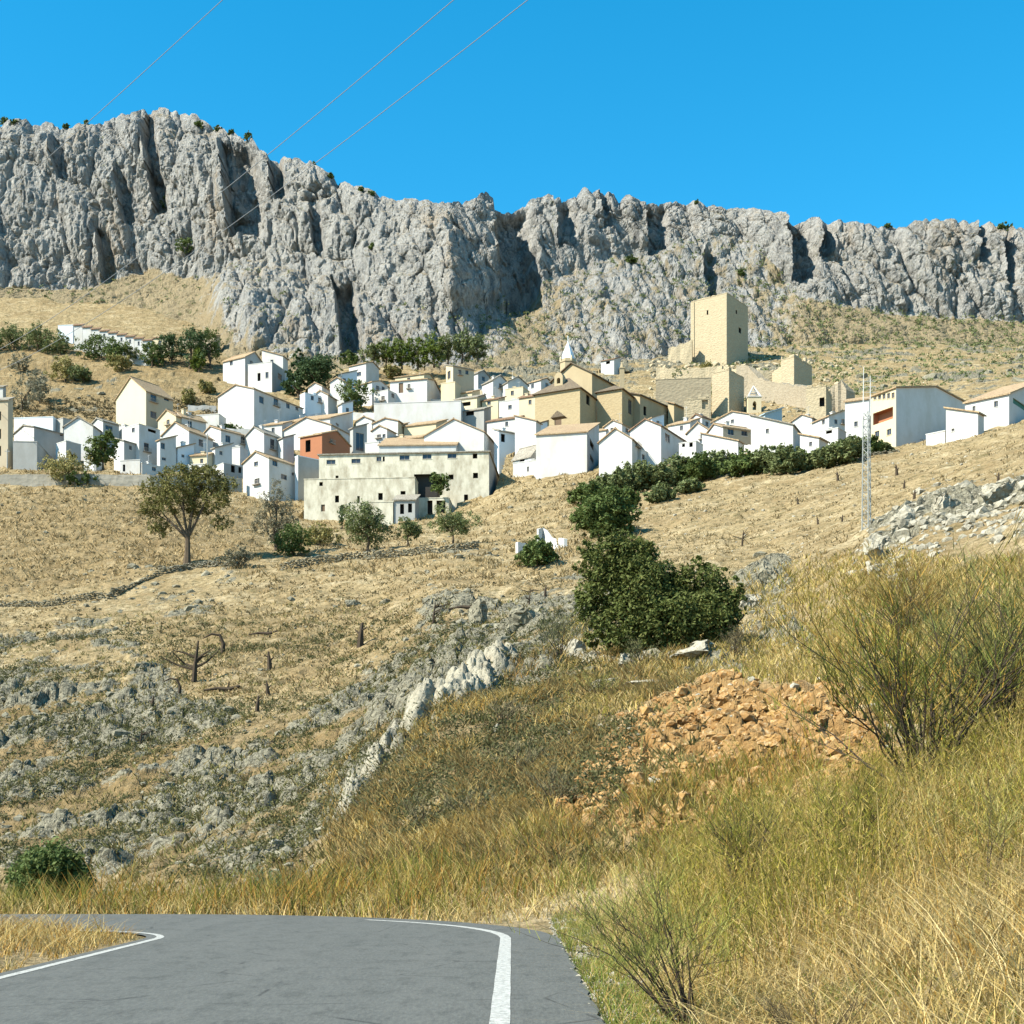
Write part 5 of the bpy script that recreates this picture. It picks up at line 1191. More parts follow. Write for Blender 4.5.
BOUL = [
 (690, 742, 26, 14, 'rockorange', 'large ochre block sitting in the middle of the roadside rubble', 0),
 (768, 752, 40, 18, 'rockorange', 'widest ochre block in the roadside rubble, right of the middle', 0),
 (725, 716, 24, 12, 'rockorange', 'ochre block near the top of the roadside rubble', 0),
 (820, 738, 30, 15, 'rockorange', 'ochre block at the right end of the rubble beside the largest broom', 0),
 (648, 766, 22, 14, 'rockorange', 'ochre block at the left end of the roadside rubble', 0),(700, 668, 62, 17, 'rockpale', 'long flat pale boulder lying below the right foot of the big holm oak', 0),
 (632, 672, 30, 20, 'rockpale', 'rounded orange-stained boulder below the left foot of the big holm oak', 0),
 (606, 690, 34, 16, 'rockpale', 'low pale boulder slab left of the orange-stained boulder', 0),
 (655, 688, 60, 12, 'rockpale', 'long low slab in front of the orange-stained boulder', 0),
 (666, 698, 11, 8, 'rockpale', 'small pale round stone lying below the boulders under the oak', 0),
 (575, 656, 22, 24, 'rockpale', 'upright white boulder right of the dark cave hollow', 0),
 (497, 735, 9, 9, 'rockpale', 'small white stone alone on the brown bushy bank', 0),
 (768, 590, 26, 30, 'rock', 'tall rounded grey rock outcrop right of the big holm oak', 75),
 (752, 612, 24, 22, 'rockpale', 'pale knobbly rock between the holm oak and the tall grey outcrop', 75),
 (520, 640, 42, 40, 'rock', 'big dark-hollowed limestone block left of the upright white boulder', 60),
 (478, 628, 22, 30, 'rock', 'knuckle of grey limestone left of the hollowed block', 60),
 (275, 856, 16, 9, 'rockpale', 'small flat white rock just above the far verge of the bend', 0),
 (878, 566, 26, 30, 'rockpale', 'big pale boulder at the lower end of the right-hand rocks, by the mast foot', 60),
 (905, 535, 30, 28, 'rockpale', 'broad pale boulder right of the mast among the right-hand rocks', 60),
 (945, 512, 34, 30, 'rockpale', 'tallest white boulder group in the middle of the right-hand rocks', 60),
 (1000, 500, 36, 32, 'rockpale', 'huge pale boulder at the right edge of the picture', 60),
 (80, 634, 9, 7, 'rock', 'single grey stone on the tan slope at the left under the stone wall', 0),
 (350, 605, 22, 9, 'rock', 'flat grey rock ledge in the tan field below the olive trees', 0),
 (385, 602, 14, 8, 'rock', 'small grey rock just right of the flat ledge below the olive trees', 0),
 (712, 658, 0, 0, '', '', 0)]
def rock_spine(pts, label, seed):
    W3 = [(gpoint(a, b), hw) for a, b, hw in pts]; n = 220; m = 46
    P_ = np.array([p for p, _ in W3]); HWp = np.array([h*p[1]/F for p, h in W3]); L = np.concatenate([[0], np.cumsum(np.hypot(np.diff(P_[:, 0]), np.diff(P_[:, 1])))]); t = np.linspace(0, L[-1], n)
    X, Y, Wd = np.interp(t, L, P_[:, 0]), np.interp(t, L, P_[:, 1]), np.interp(t, L, HWp)
    for _ in range(12): X[1:-1] = (X[:-2]+X[2:])/2; Y[1:-1] = (Y[:-2]+Y[2:])/2
    T = np.stack([np.gradient(X), np.gradient(Y)], 1); T /= np.linalg.norm(T, axis=1)[:, None]; N = np.stack([-T[:, 1], T[:, 0]], 1)
    u = np.linspace(-1.15, 1.15, m)[None, :]*np.ones((n, 1)); tap = np.minimum(1, np.minimum(t, L[-1]-t)/2.5)[:, None]**.5
    wv = Wd[:, None]*(.8+.5*fbm(t[:, None]/3, 0*u, 0, 3, seed)); gx = X[:, None]+N[:, :1]*u*wv; gy = Y[:, None]+N[:, 1:]*u*wv
    prof = np.clip(1-np.abs(u)**2.4, -.35, 1)
    f1, f2, cid = worley(gx/1.1, gy/1.6, u*.8, seed); g1, g2, gid = worley(gx/.42, gy/.6, u, seed+1)
    z = zat_v(gx.ravel(), gy.ravel()).reshape(gx.shape)+tap*wv*(prof*.62+.34*(np.minimum(np.sqrt(np.clip(f2-f1, 0, 1)), .6)*(.3+cid)-.2)*(prof > 0)+.26*np.minimum(np.sqrt(np.clip(g2-g1, 0, 1)), .6)*(.3+gid)+.10*fbm(gx/.4, gy/.4, u, 3, seed+6)+.25*fbm(gx/1.5, gy/1.5, u, 4, seed+5))-.1
    idx = np.arange(n*m).reshape(n, m); Fc = np.stack([idx[:-1, :-1], idx[1:, :-1], idx[1:, 1:], idx[:-1, 1:]], -1).reshape(-1, 4)
    tag(mesh_np('rock_spine', np.stack([gx, gy, z], -1).reshape(-1, 3), Fc, M['spine']), label, 'rock ridge')
rock_spine([(330, 838, 14), (346, 810, 20), (368, 782, 25), (394, 752, 30), (422, 724, 36), (452, 700, 38), (486, 682, 30), (516, 670, 16)], 'long pale limestone spine running diagonally down to the brown bank above the road', 801)
rock_spine([(560, 652, 12), (590, 662, 16), (625, 664, 14), (664, 664, 14), (705, 660, 16), (742, 652, 9)], 'pale rock shelf stretching under the biggest holm oak', 803)
for i, (px, py, w, h, mt, lab, dm) in enumerate(BOUL):
    if not w: continue
    x, y, z = gpoint(px, py, dm); k = y/F
    V = rock_shape(100+i, IV, 12); V = V/np.abs(V).max(0); V += .16*np.stack([fbm(V[:, 0]*2+i, V[:, 1]*2, V[:, 2]*2+j*9, 5, 90, .5) for j in range(3)], 1)
    V = V*np.array([w*k/2, max(w, h)*k*.5, h*k*.62])
    o = mesh_np('boulder', V, IF, M[mt]); o.location = (x, y+max(w, h)*k*.2, z+h*k*.3); tag(o, lab, 'boulder')
x, y, px, py = image_points(900, (648, 362, 852, 424), None, dmin=320, dmax=420, seed=22)
scatter_rocks('castle_rubble', x, y, np.clip(y/F*np.random.default_rng(23).lognormal(.75, .5, len(x)), .3, 1.6), 'castle', 'fallen golden masonry rubble around the castle walls', 'rubble', 24)
# gravel along the crumbling right edge of the pavement
r_ = np.random.default_rng(77); yy = r_.uniform(6, 27, 5200); xx = .76+np.abs(r_.normal(size=5200))*.30-.08*r_.uniform(size=5200)
k = road_dist(xx, yy) > -.18; scatter_rocks('gravel', xx[k], yy[k], r_.lognormal(-4.3, .5, k.sum()), 'rockpale', 'fine grey gravel along the crumbling right road edge', 'gravel', 78, sink=.0)
# ------------------------------------------------------------------ trees and shrubs
def crown_mesh(name, clumps, nleaf, size, mat, parent, seed, shell=.55, droop=0):
    """leaf-sized faces spread through the volume of several clumps; clumps: (cx, cy, cz, rx, ry, rz)"""
    r = np.random.default_rng(seed); cl = np.array(clumps, float); vol = cl[:, 3]*cl[:, 4]*cl[:, 5]; w = vol**.75; w /= w.sum()
    # break each clump into sprays
    nsp = max(8*len(cl), nleaf//26); idx = r.choice(len(cl), nsp, p=w); d = r.normal(size=(nsp, 3)); d /= np.linalg.norm(d, axis=1)[:, None]
    rad = r.uniform(shell**3, 1.08, nsp)**(1/3); sp = cl[idx, :3]+d*rad[:, None]*cl[idx, 3:]
    sr = np.cbrt(vol[idx])*r.uniform(.22, .42, nsp)
    j = r.integers(nsp, size=nleaf); q = r.normal(size=(nleaf, 3)); q /= np.linalg.norm(q, axis=1)[:, None]
    c = sp[j]+q*(sr[j]*r.uniform(.2, 1, nleaf))[:, None]
    n = r.normal(size=(nleaf, 3)); n[:, 2] = np.abs(n[:, 2])+.3; n += q*.5; n /= np.linalg.norm(n, axis=1)[:, None]
    a = np.cross(n, r.normal(size=(nleaf, 3))); a /= np.linalg.norm(a, axis=1)[:, None]; b = np.cross(n, a)
    s = size*r.uniform(.6, 1.35, nleaf)[:, None]; a = a*s; b = b*s*.5
    V = np.stack([c-a, c+b, c+a, c-b], 1).reshape(-1, 3); Fc = np.arange(4*nleaf).reshape(-1, 4)
    return mesh_np(name, V, Fc, M[mat], parent)
def trunk_mesh(parent, h, r0, tips, mat='bark', seed=0, bend=.2, name='trunk'):
    r = np.random.default_rng(seed); m = MB(); top = np.array([r.uniform(-bend, bend)*h*.5, 0, h])
    m.tube([(0, 0, -.4), (r.uniform(-.1, .1)*h*.3, 0, h*.5), top], [r0*1.25, r0*.85, r0*.7], 7)
    for t in tips:
        t = np.array(t, float); mid = top*.45+t*.55+r.normal(size=3)*.08*h; m.tube([top*.97, mid, t], [r0*.5, r0*.3, r0*.1], 5, False)
        for _ in range(2):
            e = t+r.normal(size=3)*np.array([.35, .35, .2])*h*.6; m.tube([mid, (mid+e)/2+r.normal(size=3)*.05*h, e], [r0*.22, r0*.13, r0*.05], 4, False)
    return m.build(name, M[mat], parent)
def blob_clumps(w, h, z0, n, seed, flat=1.0):
    r = np.random.default_rng(seed); out = []
    for i in range(n):
        a = r.uniform(0, 2*PI); q = r.uniform(0, .62)**.7; zz = r.uniform(.22, .78)
        s = r.uniform(.32, .46)*(1-.35*abs(zz-.5)); out.append((math.cos(a)*q*w*.5, math.sin(a)*q*w*.5, z0+h*zz, w*s, w*s, h*s*flat))
    return out
def tree(px, py, w, h, kind, label, name='tree', cat='tree', group=None, seed=0, leaf=.34, n=900, trunk=.25, clumps=None, dmin=0, D=None, trunkmat='bark', shell=.5, nclump=9, dy=0):
    """w, h: size in image pixels at the tree's distance; h counts from the ground; trunk: bare share of the height"""
    if D: x, y = (px-CX)/F*D, D; z = float(zat(x, y)[0]); z = CZ+(HY-py)/F*D if abs(z-(CZ+(HY-py)/F*D)) > 2.5 else z
    else: x, y, z = gpoint(px, py, dmin)
    k = y/F; W_, H_ = w*k*1.06, h*k*1.06
    if y > 150: n = int(n*1.9); leaf *= .85
    root = empty(name, (x, y+dy, z)); tag(root, label, cat, group)
    z0 = H_*trunk
    cl = clumps(W_, H_) if clumps else blob_clumps(W_, H_-z0, z0, nclump, seed)
    crown_mesh('crown', cl, n, leaf, kind, root, seed, shell)
    if trunk > .02 or True:
        tips = [(c[0]*.8, c[1]*.8, c[2]) for c in cl[:6]]
        trunk_mesh(root, max(z0, H_*.12)*1.05, max(.06, H_*.035), tips, trunkmat, seed)
    return root
def shrub_clumps(W_, H_): 
    return [(W_*x, W_*y, H_*z, W_*r, W_*r, H_*s) for x, y, z, r, s in ((0, 0, .5, .3, .45), (-.28, .1, .38, .22, .34), (.28, -.05, .4, .22, .36), (.05, .25, .45, .25, .4), (-.1, -.25, .38, .24, .34), (.12, -.2, .6, .18, .3))]
def pine_clumps(W_, H_):
    out = []
    for i in range(9):
        t = i/8; rr = .5*(1-t)**.8+.05
        for a in (0, 2.1, 4.2): out.append((W_*rr*.55*math.cos(a+i), W_*rr*.55*math.sin(a+i), H_*(.16+.8*t), W_*rr*.45, W_*rr*.45, H_*.065))
    return out

# the big holm oak on the near ridge
def big_oak():
    x, y, z = gpoint(662, 657, 55); k = y/F; root = empty('holm_oak', (x, y, z)); tag(root, 'biggest dark green holm oak with broad dense crown on the rocky ridge right of centre', 'tree')
    def c(px, py, rx, rz, dy=0): return ((px-662)*k, dy*k, (657-py)*k, rx*k, max(rx, rz)*.8*k, rz*k)
    cl = [c(616, 562, 34, 26, 10), c(604, 592, 26, 28, 0), c(634, 556, 26, 22, 12), c(640, 590, 30, 30, -10), c(700, 588, 30, 24, 5), c(720, 604, 20, 20, 0), c(706, 622, 30, 26, -14), c(668, 624, 34, 26, -20), c(626, 622, 34, 26, -8), c(602, 634, 16, 16, 4), c(730, 620, 12, 16, 5), c(640, 642, 26, 12, -14), c(692, 646, 26, 10, -12), c(664, 592, 30, 26, 22), c(668, 576, 20, 16, 6), c(586, 604, 12, 18, 4)]
    r9 = random.Random(4)
    for (ox_, oz_, rx_, rz_, n_) in ((616, 566, 36, 32, 15), (706, 596, 34, 32, 13), (655, 630, 66, 26, 14)):
        for i in range(n_):
            t = i*2*math.pi/n_+r9.uniform(-.15, .15); cl.append(c(ox_+rx_*math.cos(t)*r9.uniform(.85, 1.12), oz_-rz_*math.sin(t)*r9.uniform(.85, 1.12), r9.uniform(5, 11), r9.uniform(4, 9), r9.uniform(-12, 14)))
    crown_mesh('crown', cl, 52000, .10, 'leaf_oak', root, 5, .3)
    for i, (tx, lean) in enumerate(((-12, -20), (6, 8), (30, 30), (44, 38))):
        m = MB(); b = np.array([tx*k, 0, -.4]); m.tube([b, b+np.array([lean*.3*k, 0, 20*k]), b+np.array([lean*k, 0, 50*k])], [.16, .13, .07], 7); m.build('trunk', M['bark'], root)
big_oak()
tree(605, 536, 62, 50, 'leaf_dark', 'dark rounded oak just above and left of the big holm oak', 'oak_tree', seed=2, leaf=.30, n=5200, trunk=.03, clumps=shrub_clumps, dmin=100, shell=.3)
tree(537, 570, 40, 28, 'leaf_dark', 'low dark green round bush below the small broken white wall', 'bush', 'bush', seed=3, leaf=.22, n=2200, trunk=.02, clumps=shrub_clumps, dmin=90, shell=.3)
tree(50, 900, 84, 62, 'leaf_dark', 'round dark green bush at the far left beyond the road verge', 'bush', 'bush', seed=4, leaf=.07, n=16000, trunk=.02, clumps=shrub_clumps, D=42, shell=.3)
tree(238, 571, 32, 24, 'leaf_grey', 'grey-green low bush right of the foot of the big olive-brown tree', 'bush', 'bush', seed=6, leaf=.16, n=1600, trunk=.02, clumps=shrub_clumps, shell=.3)
def big_left(W_, H_):
    c = lambda x, z, r, s, y=0: (x*W_, y*W_, z*H_, r*W_, r*W_, s*H_)
    return [c(-.30, .72, .17, .13), c(-.05, .80, .22, .15), c(.2, .82, .2, .14), c(.40, .78, .13, .10), c(-.36, .55, .13, .10), c(.08, .62, .17, .12, .1), c(.32, .62, .14, .1, -.1), c(-.18, .60, .15, .12, -.1), c(-.28, .38, .12, .08), c(.36, .42, .1, .08), c(.0, .92, .16, .07), c(.22, .92, .12, .06), c(-.2, .9, .1, .06)]
tree(187, 564, 92, 96, 'leaf_spread', 'large spreading tree with sparse olive-brown foliage below the left houses', 'spreading_tree', seed=7, leaf=.20, n=8500, trunk=.26, clumps=big_left, shell=.1)
def poplar(W_, H_): return [(x*W_, 0, z*H_, .16*W_, .16*W_, .2*H_) for x, z in ((-.3, .4), (-.2, .65), (0, .5), (0, .8), (.2, .62), (.3, .42), (-.05, .3), (.15, .3))]
tree(276, 554, 48, 68, 'leaf_grey', 'pale grey almost leafless thicket of thin saplings below the bright gabled house', 'sapling_thicket', seed=8, leaf=.15, n=3800, trunk=.12, clumps=poplar, shell=.1)
tree(292, 556, 40, 34, 'leaf_dark', 'dark green low tree at the right side of the grey saplings', 'low_tree', seed=9, leaf=.2, n=2400, trunk=.06, clumps=shrub_clumps)
tree(368, 552, 36, 46, 'leaf_olive', 'largest olive tree of three in front of the lowest white outbuilding', 'olive_tree', seed=10, leaf=.2, n=3800, trunk=.2, group='three round olive trees below the ruin')
tree(408, 548, 22, 27, 'leaf_olive', 'small round olive tree in the middle of three below the ruin', 'olive_tree', seed=11, leaf=.18, n=1700, trunk=.26, group='three round olive trees below the ruin')
tree(453, 546, 36, 32, 'leaf_olive', 'wide olive tree with forked trunk, rightmost of three below the ruin', 'olive_tree', seed=12, leaf=.18, n=2300, trunk=.3, group='three round olive trees below the ruin')
tree(438, 496, 18, 22, 'leaf_dark', 'dark green fig tree growing in the hollow of the old ruin', 'fig_tree', seed=13, leaf=.3, n=900, trunk=.1, D=258)
tree(342, 535, 5, 22, 'leaf_pine', 'thin dark cypress beside the lowest white outbuilding', 'cypress', seed=14, leaf=.2, n=500, trunk=.02, D=245)
tree(320, 545, 40, 22, 'leaf_yellow', 'tangled brown-green scrub below the left end of the ruin', 'scrub', 'bush', seed=15, leaf=.22, n=1500, trunk=.02, clumps=shrub_clumps)
tree(65, 484, 40, 30, 'leaf_yellow', 'yellowish ragged tree leaning over the parapet wall at the left', 'ragged_tree', seed=16, leaf=.3, n=1300, trunk=.15, D=263)
tree(80, 488, 36, 14, 'leaf_dark', 'dark low creeper hanging over the parapet wall beside the ragged tree', 'creeper', 'bush', seed=17, leaf=.3, n=700, trunk=.02, D=262, clumps=shrub_clumps)
tree(103, 468, 27, 32, 'leaf_dark', 'leafy green tree growing between the left houses beside the white pole', 'leafy_tree', seed=18, leaf=.34, n=1500, trunk=.1, D=266)
tree(228, 428, 36, 12, 'leaf_dark', 'low green hedge in front of the large four-window white house', 'hedge', 'hedge', seed=19, leaf=.3, n=900, trunk=.02, D=None, clumps=shrub_clumps)
tree(299, 398, 34, 48, 'leaf_pine', 'tall dark conical pine standing among the upper left houses', 'pine_tree', seed=20, leaf=.42, n=2600, trunk=.08, clumps=pine_clumps)
tree(318, 398, 38, 38, 'leaf_pine', 'dark broad pine just right of the tall conical pine', 'pine_tree', seed=21, leaf=.42, n=2100, trunk=.2)
tree(357, 412, 28, 27, 'leaf_dark', 'round dark tree right above the rust-brown house roof', 'round_tree', seed=22, leaf=.34, n=1400, trunk=.1)
tree(553-3, 420, 0.1, 0.1, 'leaf_dark', '', n=1) if False else None
# grove right of the church, tree by tree
gv = [(588, 505, 34, 24), (612, 498, 36, 30), (634, 492, 38, 32), (622, 508, 34, 22), (655, 488, 34, 28), (676, 482, 38, 32), (700, 480, 36, 28), (660, 500, 30, 18), (718, 474, 36, 26), (742, 476, 38, 28), (764, 472, 34, 26), (786, 474, 38, 28), (800, 468, 26, 22), (826, 466, 36, 26), (848, 462, 36, 26), (868, 456, 28, 20), (690, 492, 26, 14), (880, 452, 22, 16)]
where = ['at the lower left tip of the grove beside the big bright gable', 'second from the left tip of the grove, tall', 'in front of the blank bright gabled house', 'lowest in the left part of the grove', 'below the white terrace storey with paired windows', 'under the balcony block, one of the biggest', 'right below the white gable behind the balcony', 'at the lower edge of the grove under the balcony', 'under the low yard wall building', 'in the middle of the grove under the bright stair house', 'under the left part of the bright stair house', 'under the right part of the bright stair house', 'small, filling the gap left of the mast houses', 'below the white cube house left of the mast', 'directly left of the mast, below the tall white block', 'right of the mast below the arcaded facade', 'small, straggling at the lower edge in mid grove', 'rightmost and smallest of the grove beside the cream facade']
for i, ((px, py, w, h), wh) in enumerate(zip(gv, where)):
    h *= (1.0, .85, 1.1, .92)[i % 4]
    tree(px, py+2, w*1.1, h*(.92+.2*(i % 2)), 'leaf_olive' if i % 3 else 'leaf_dark', ('olive-green tree ' if i % 3 else 'dark green tree ')+wh, 'grove_tree', group='tree grove under the right-hand houses', seed=30+i, leaf=.32, n=2400, trunk=.03, dmin=120, shell=.3, clumps=shrub_clumps)
tree(918, 438, 40, 27, 'leaf_dark', 'round dark green bush against the huge blue-grey wall', 'round_bush', 'bush', seed=50, leaf=.3, n=1700, trunk=.03, D=268, clumps=shrub_clumps)
tree(838, 441, 14, 16, 'leaf_olive', 'small bush between the low white houses left of the tall white block', 'bush', 'bush', seed=51, leaf=.3, n=500, trunk=.05, D=290)
tree(768, 410, 20, 12, 'leaf_olive', 'small bush on the rocks below the curving castle wall', 'bush', 'bush', seed=52, leaf=.3, n=450, trunk=.05, D=340)
tree(705, 364, 10, 7, 'leaf_yellow', 'little yellowish shrub at the foot of the castle keep', 'shrub', 'bush', seed=53, leaf=.3, n=260, trunk=.02, D=384)
tree(676, 372, 16, 10, 'leaf_olive', 'small green shrub on the sunlit curtain wall left of the keep', 'shrub', 'bush', seed=54, leaf=.3, n=300, trunk=.02, D=368)
# upper left groves
ul = [(-8, 352, 34, 26, 'leaf_dark', 'dark tree cut by the left edge on the upper slope'), (14, 350, 30, 24, 'leaf_olive', 'olive-green tree second from the left edge on the upper slope'), (38, 352, 30, 24, 'leaf_olive', 'olive tree left below the start of the white cemetery row'), (60, 354, 30, 20, 'leaf_olive', 'olive tree with visible trunk under the cemetery block'),
      (94, 360, 30, 22, 'leaf_dark', 'dense dark tree below the left part of the cemetery row'), (112, 366, 26, 20, 'leaf_dark', 'round dark tree slightly lower under the middle of the cemetery row'), (132, 360, 24, 14, 'leaf_olive', 'low olive tree under the right part of the cemetery row'),
      (152, 368, 26, 22, 'leaf_dark', 'leftmost evergreen of the dark clump right of the cemetery row'), (172, 366, 28, 28, 'leaf_pine', 'second evergreen of the dark clump right of the cemetery row'), (190, 370, 32, 36, 'leaf_pine', 'third and tallest evergreen of the dark clump right of the cemetery row'), (210, 370, 28, 36, 'leaf_dark', 'rightmost evergreen of the dark clump right of the cemetery row'), (199, 373, 14, 20, 'leaf_bright', 'bright green small tree in front of the dark evergreen clump'),
      (65, 382, 30, 24, 'leaf_yellow', 'sparse brownish almond tree in the terraced field at the upper left'), (84, 384, 20, 14, 'leaf_olive', 'small dark tree right of the sparse almond tree'), (20, 374, 24, 16, 'leaf_grey', 'grey-green bush on the terrace near the left edge'), (22, 412, 34, 36, 'leaf_grey', 'grey twiggy tree behind the long pale blue shed'), (40, 404, 24, 24, 'leaf_grey', 'second grey twiggy tree right behind the long pale blue shed'), (122, 374, 22, 14, 'leaf_yellow', 'yellow-brown bush left above the yellow house'), (188, 406, 14, 14, 'leaf_yellow', 'little bare tree on the slope right of the yellow house'), (208, 395, 14, 12, 'leaf_yellow', 'brown bush left of the large four-window white house')]
for i, (px, py, w, h, mt, lab) in enumerate(ul):
    tree(px, py, w, h, mt, lab, 'hillside_tree', seed=70+i, leaf=.34, n=1300 if mt != 'leaf_grey' else 600, trunk=.1, shell=.4)
# green belt behind the upper middle row
bt = [(372, 364, 22, 18, 'leaf_olive'), (386, 366, 22, 24, 'leaf_bright'), (402, 368, 24, 26, 'leaf_bright'), (418, 368, 24, 28, 'leaf_bright'), (434, 366, 24, 26, 'leaf_bright'), (448, 364, 22, 26, 'leaf_olive'), (462, 362, 24, 26, 'leaf_olive'), (478, 360, 22, 22, 'leaf_olive'), (350, 366, 16, 14, 'leaf_dark'), (395, 372, 18, 12, 'leaf_yellow')]
bl = ['leftmost of the olive-green trees behind the highest cube house', 'bright green tree just left of the wide house with the dark door', 'bright green tree above the left part of the house with the dark door', 'brightest tree in the middle of the belt behind the upper row', 'bright green tree left behind the tall grey tower house', 'olive-green tree directly behind the tall grey tower house', 'olive-green tree right behind the tall tower house', 'last dark tree of the belt where the bare rock starts', 'small dark tree left of the highest cube house', 'yellowish bush under the bright green trees']
for i, ((px, py, w, h, mt), lab) in enumerate(zip(bt, bl)):
    tree(px, py, w, h, mt, lab, 'belt_tree', group='green belt of trees behind the upper row', seed=100+i, leaf=.36, n=1000, trunk=.08, D=368)
# shrubs on the skyline and on cliff ledges
def mount_point(px, py):
    d = (MPX-px)**2+(MPY-py)**2; i = np.unravel_index(np.argmin(d), d.shape); return MX[i], MY[i], MZ[i]
for i, (px, py, w, h, lab) in enumerate([(4, 124, 9, 8, 'round dark shrub on the skyline at the left edge'), (14, 124, 9, 6, 'second dark shrub on the skyline from the left edge'), (67, 127, 8, 5, 'low dark shrub on the skyline left of the first cable'), (86, 124, 5, 5, 'tiny shrub on the skyline right where the first cable meets it'),
      (198, 127, 11, 8, 'dark shrub on the ridge right of the summit'), (218, 131, 10, 6, 'dark shrub on the descending ridge, second right of the summit'), (231, 134, 7, 6, 'small shrub third right of the summit'), (248, 141, 10, 11, 'tallest dark shrub standing on the ridge left of the middle cable'), (314, 168, 6, 6, 'small shrub on the ridge right of the rightmost cable'), (330, 178, 8, 6, 'dark shrub lower down the ridge right of the cables'), (361, 191, 7, 5, 'small shrub at the foot of the descending ridge'), (372, 195, 10, 5, 'low shrub where the ridge levels out'),
      (887, 227, 10, 4, 'flat dark shrub on the long right-hand ridge'), (1003, 230, 18, 8, 'wide dark shrub group on the skyline near the right edge'), (697, 203, 5, 4, 'tiny shrub on the skyline above the keep'), (183, 255, 24, 18, 'big green shrub on a ledge low in the left cliff'), (630, 264, 18, 8, 'green shrub at the cliff foot above the church spire'), (372, 250, 10, 8, 'small green shrub halfway up the middle cliff'), (166, 208, 12, 14, 'green bush in the dark cleft below the summit'), (740, 275, 10, 7, 'small green shrub on the rocks above the keep')]):
    x, y, z = mount_point(px, py); k = y/F; root = empty('cliff_shrub', (x, y, z-.3)); tag(root, lab, 'shrub', 'shrubs on the mountain')
    crown_mesh('crown', shrub_clumps(w*k, h*k*1.1), 260 if w < 15 else 700, .42, 'leaf_dark', root, 130+i, .3); m = MB(); m.tube([(0, 0, -.3), (0, 0, h*k*.5)], [.12, .05], 5); m.build('stem', M['bark'], root)

# dead trees, stumps and branches
def dead(px, py, hh, kind, lab, seed, dmin=0, name='dead_tree'):
    x, y, z = gpoint(px, py, dmin); k = y/F; h = hh*k*1.2; r = np.random.default_rng(seed); m = MB()
    if kind == 'tree':
        m.tube([(0, 0, -.2), (.03*h, 0, h*.4), (.1*h, 0, h*.95)], [.07*h, .05*h, .02*h], 6)
        for _ in range(6):
            t = r.uniform(.25, .8)*h; a = r.choice([-1, 1])*r.uniform(.3, .8)*h; m.tube([(.05*h, 0, t), (a*.5, r.normal()*.1*h, t+.12*h), (a, r.normal()*.2*h, t+r.uniform(.0, .45)*h)], [.035*h, .022*h, .008*h], 5)
    elif kind == 'arch': m.tube([(.35*h, 0, -.2), (.42*h, 0, h*.5), (.25*h, 0, h*.9), (-.1*h, 0, h*.95), (-.5*h, 0, h*.75)], [.1*h, .09*h, .07*h, .05*h, .02*h], 6)
    elif kind == 'log':
        m.tube([(-h, 0, .1*h), (-.3*h, .1*h, .22*h), (.4*h, 0, .15*h), (1.0*h, 0, .35*h)], [.05*h, .10*h, .13*h, .08*h], 6); m.tube([(.3*h, 0, .2*h), (.4*h, 0, .6*h)], [.06*h, .02*h], 5)
    else:
        q = r.choice([-1, 1]); m.tube([(0, 0, -.2), (.04*q*h, 0, h*.5), (.10*q*h, .05*h, h)], [.17*h, .12*h, .05*h], 6); m.tube([(.03*q*h, 0, h*.45), (-.22*q*h, .1*h, h*.72)], [.07*h, .03*h], 5); m.tube([(.06*q*h, 0, h*.65), (.32*q*h, -.1*h, h*.8)], [.05*h, .02*h], 5)
    tag(m.build(name, M['deadwood'], loc=(x, y, z)), lab, {'tree': 'dead tree', 'arch': 'dead branch', 'log': 'dead log', 'stump': 'stump'}[kind])
for i, a in enumerate([(194, 684, 36, 'tree', 'bare dead little tree with forked branches on the tan slope'), (214, 657, 19, 'arch', 'dark arched dead branch just above the forked dead tree'), (263, 634, 12, 'log', 'dark fallen log lying highest on the tan slope'), (270, 667, 15, 'stump', 'crooked dark stump right of the arched branch'), (222, 694, 15, 'log', 'fallen dead branch right below the forked dead tree'), (172, 698, 16, 'arch', 'curved dead branch left below the forked dead tree'), (180, 717, 10, 'log', 'short dark log below the curved dead branch'), (257, 712, 14, 'stump', 'thin dark stump stick at the lower edge of the tan slope'), (268, 694, 12, 'stump', 'small pointed dead stump above the thin stick'), (152, 716, 12, 'stump', 'slim stump left of the short dark log'), (140, 745, 16, 'tree', 'small leafless sapling in the rocky lower left slope'),
     (360, 645, 20, 'stump', 'upright dark stump in the field left of the rocky outcrop'), (468, 610, 16, 'log', 'dark fallen branch above the knuckle of limestone'), (433, 628, 20, 'tree', 'little brown dead tree left of the knuckle of limestone'), (529, 606, 14, 'tree', 'tangled dead bush in the field below the round bush'), (545, 598, 9, 'stump', 'small dark stump right of the tangled dead bush')]):
    dead(*a[:4], a[4], 160+i)
for i, (px, py, h, lab) in enumerate([(897, 473, 9, 'dark stump highest on the right-hand field'), (838, 482, 8, 'small dark stump left of the mast in the right-hand field'), (998, 478, 8, 'dark stump near the right edge above the white boulders'), (904, 486, 7, 'small stump right of the mast in mid field'), (914, 500, 9, 'thin stump above the boulders right of the mast'), (798, 506, 6, 'tiny dark stump in the middle of the right-hand field'), (818, 520, 6, 'tiny dark stump left of the mast, lower one'), (842, 519, 6, 'tiny dark stump closest to the mast on its left'), (742, 545, 14, 'leafless stick shrub in the field behind the big holm oak')]):
    dead(px, py, h, 'stump' if i < 8 else 'tree', lab, 190+i, 90, 'tree_stump' if i < 8 else 'dead_tree')

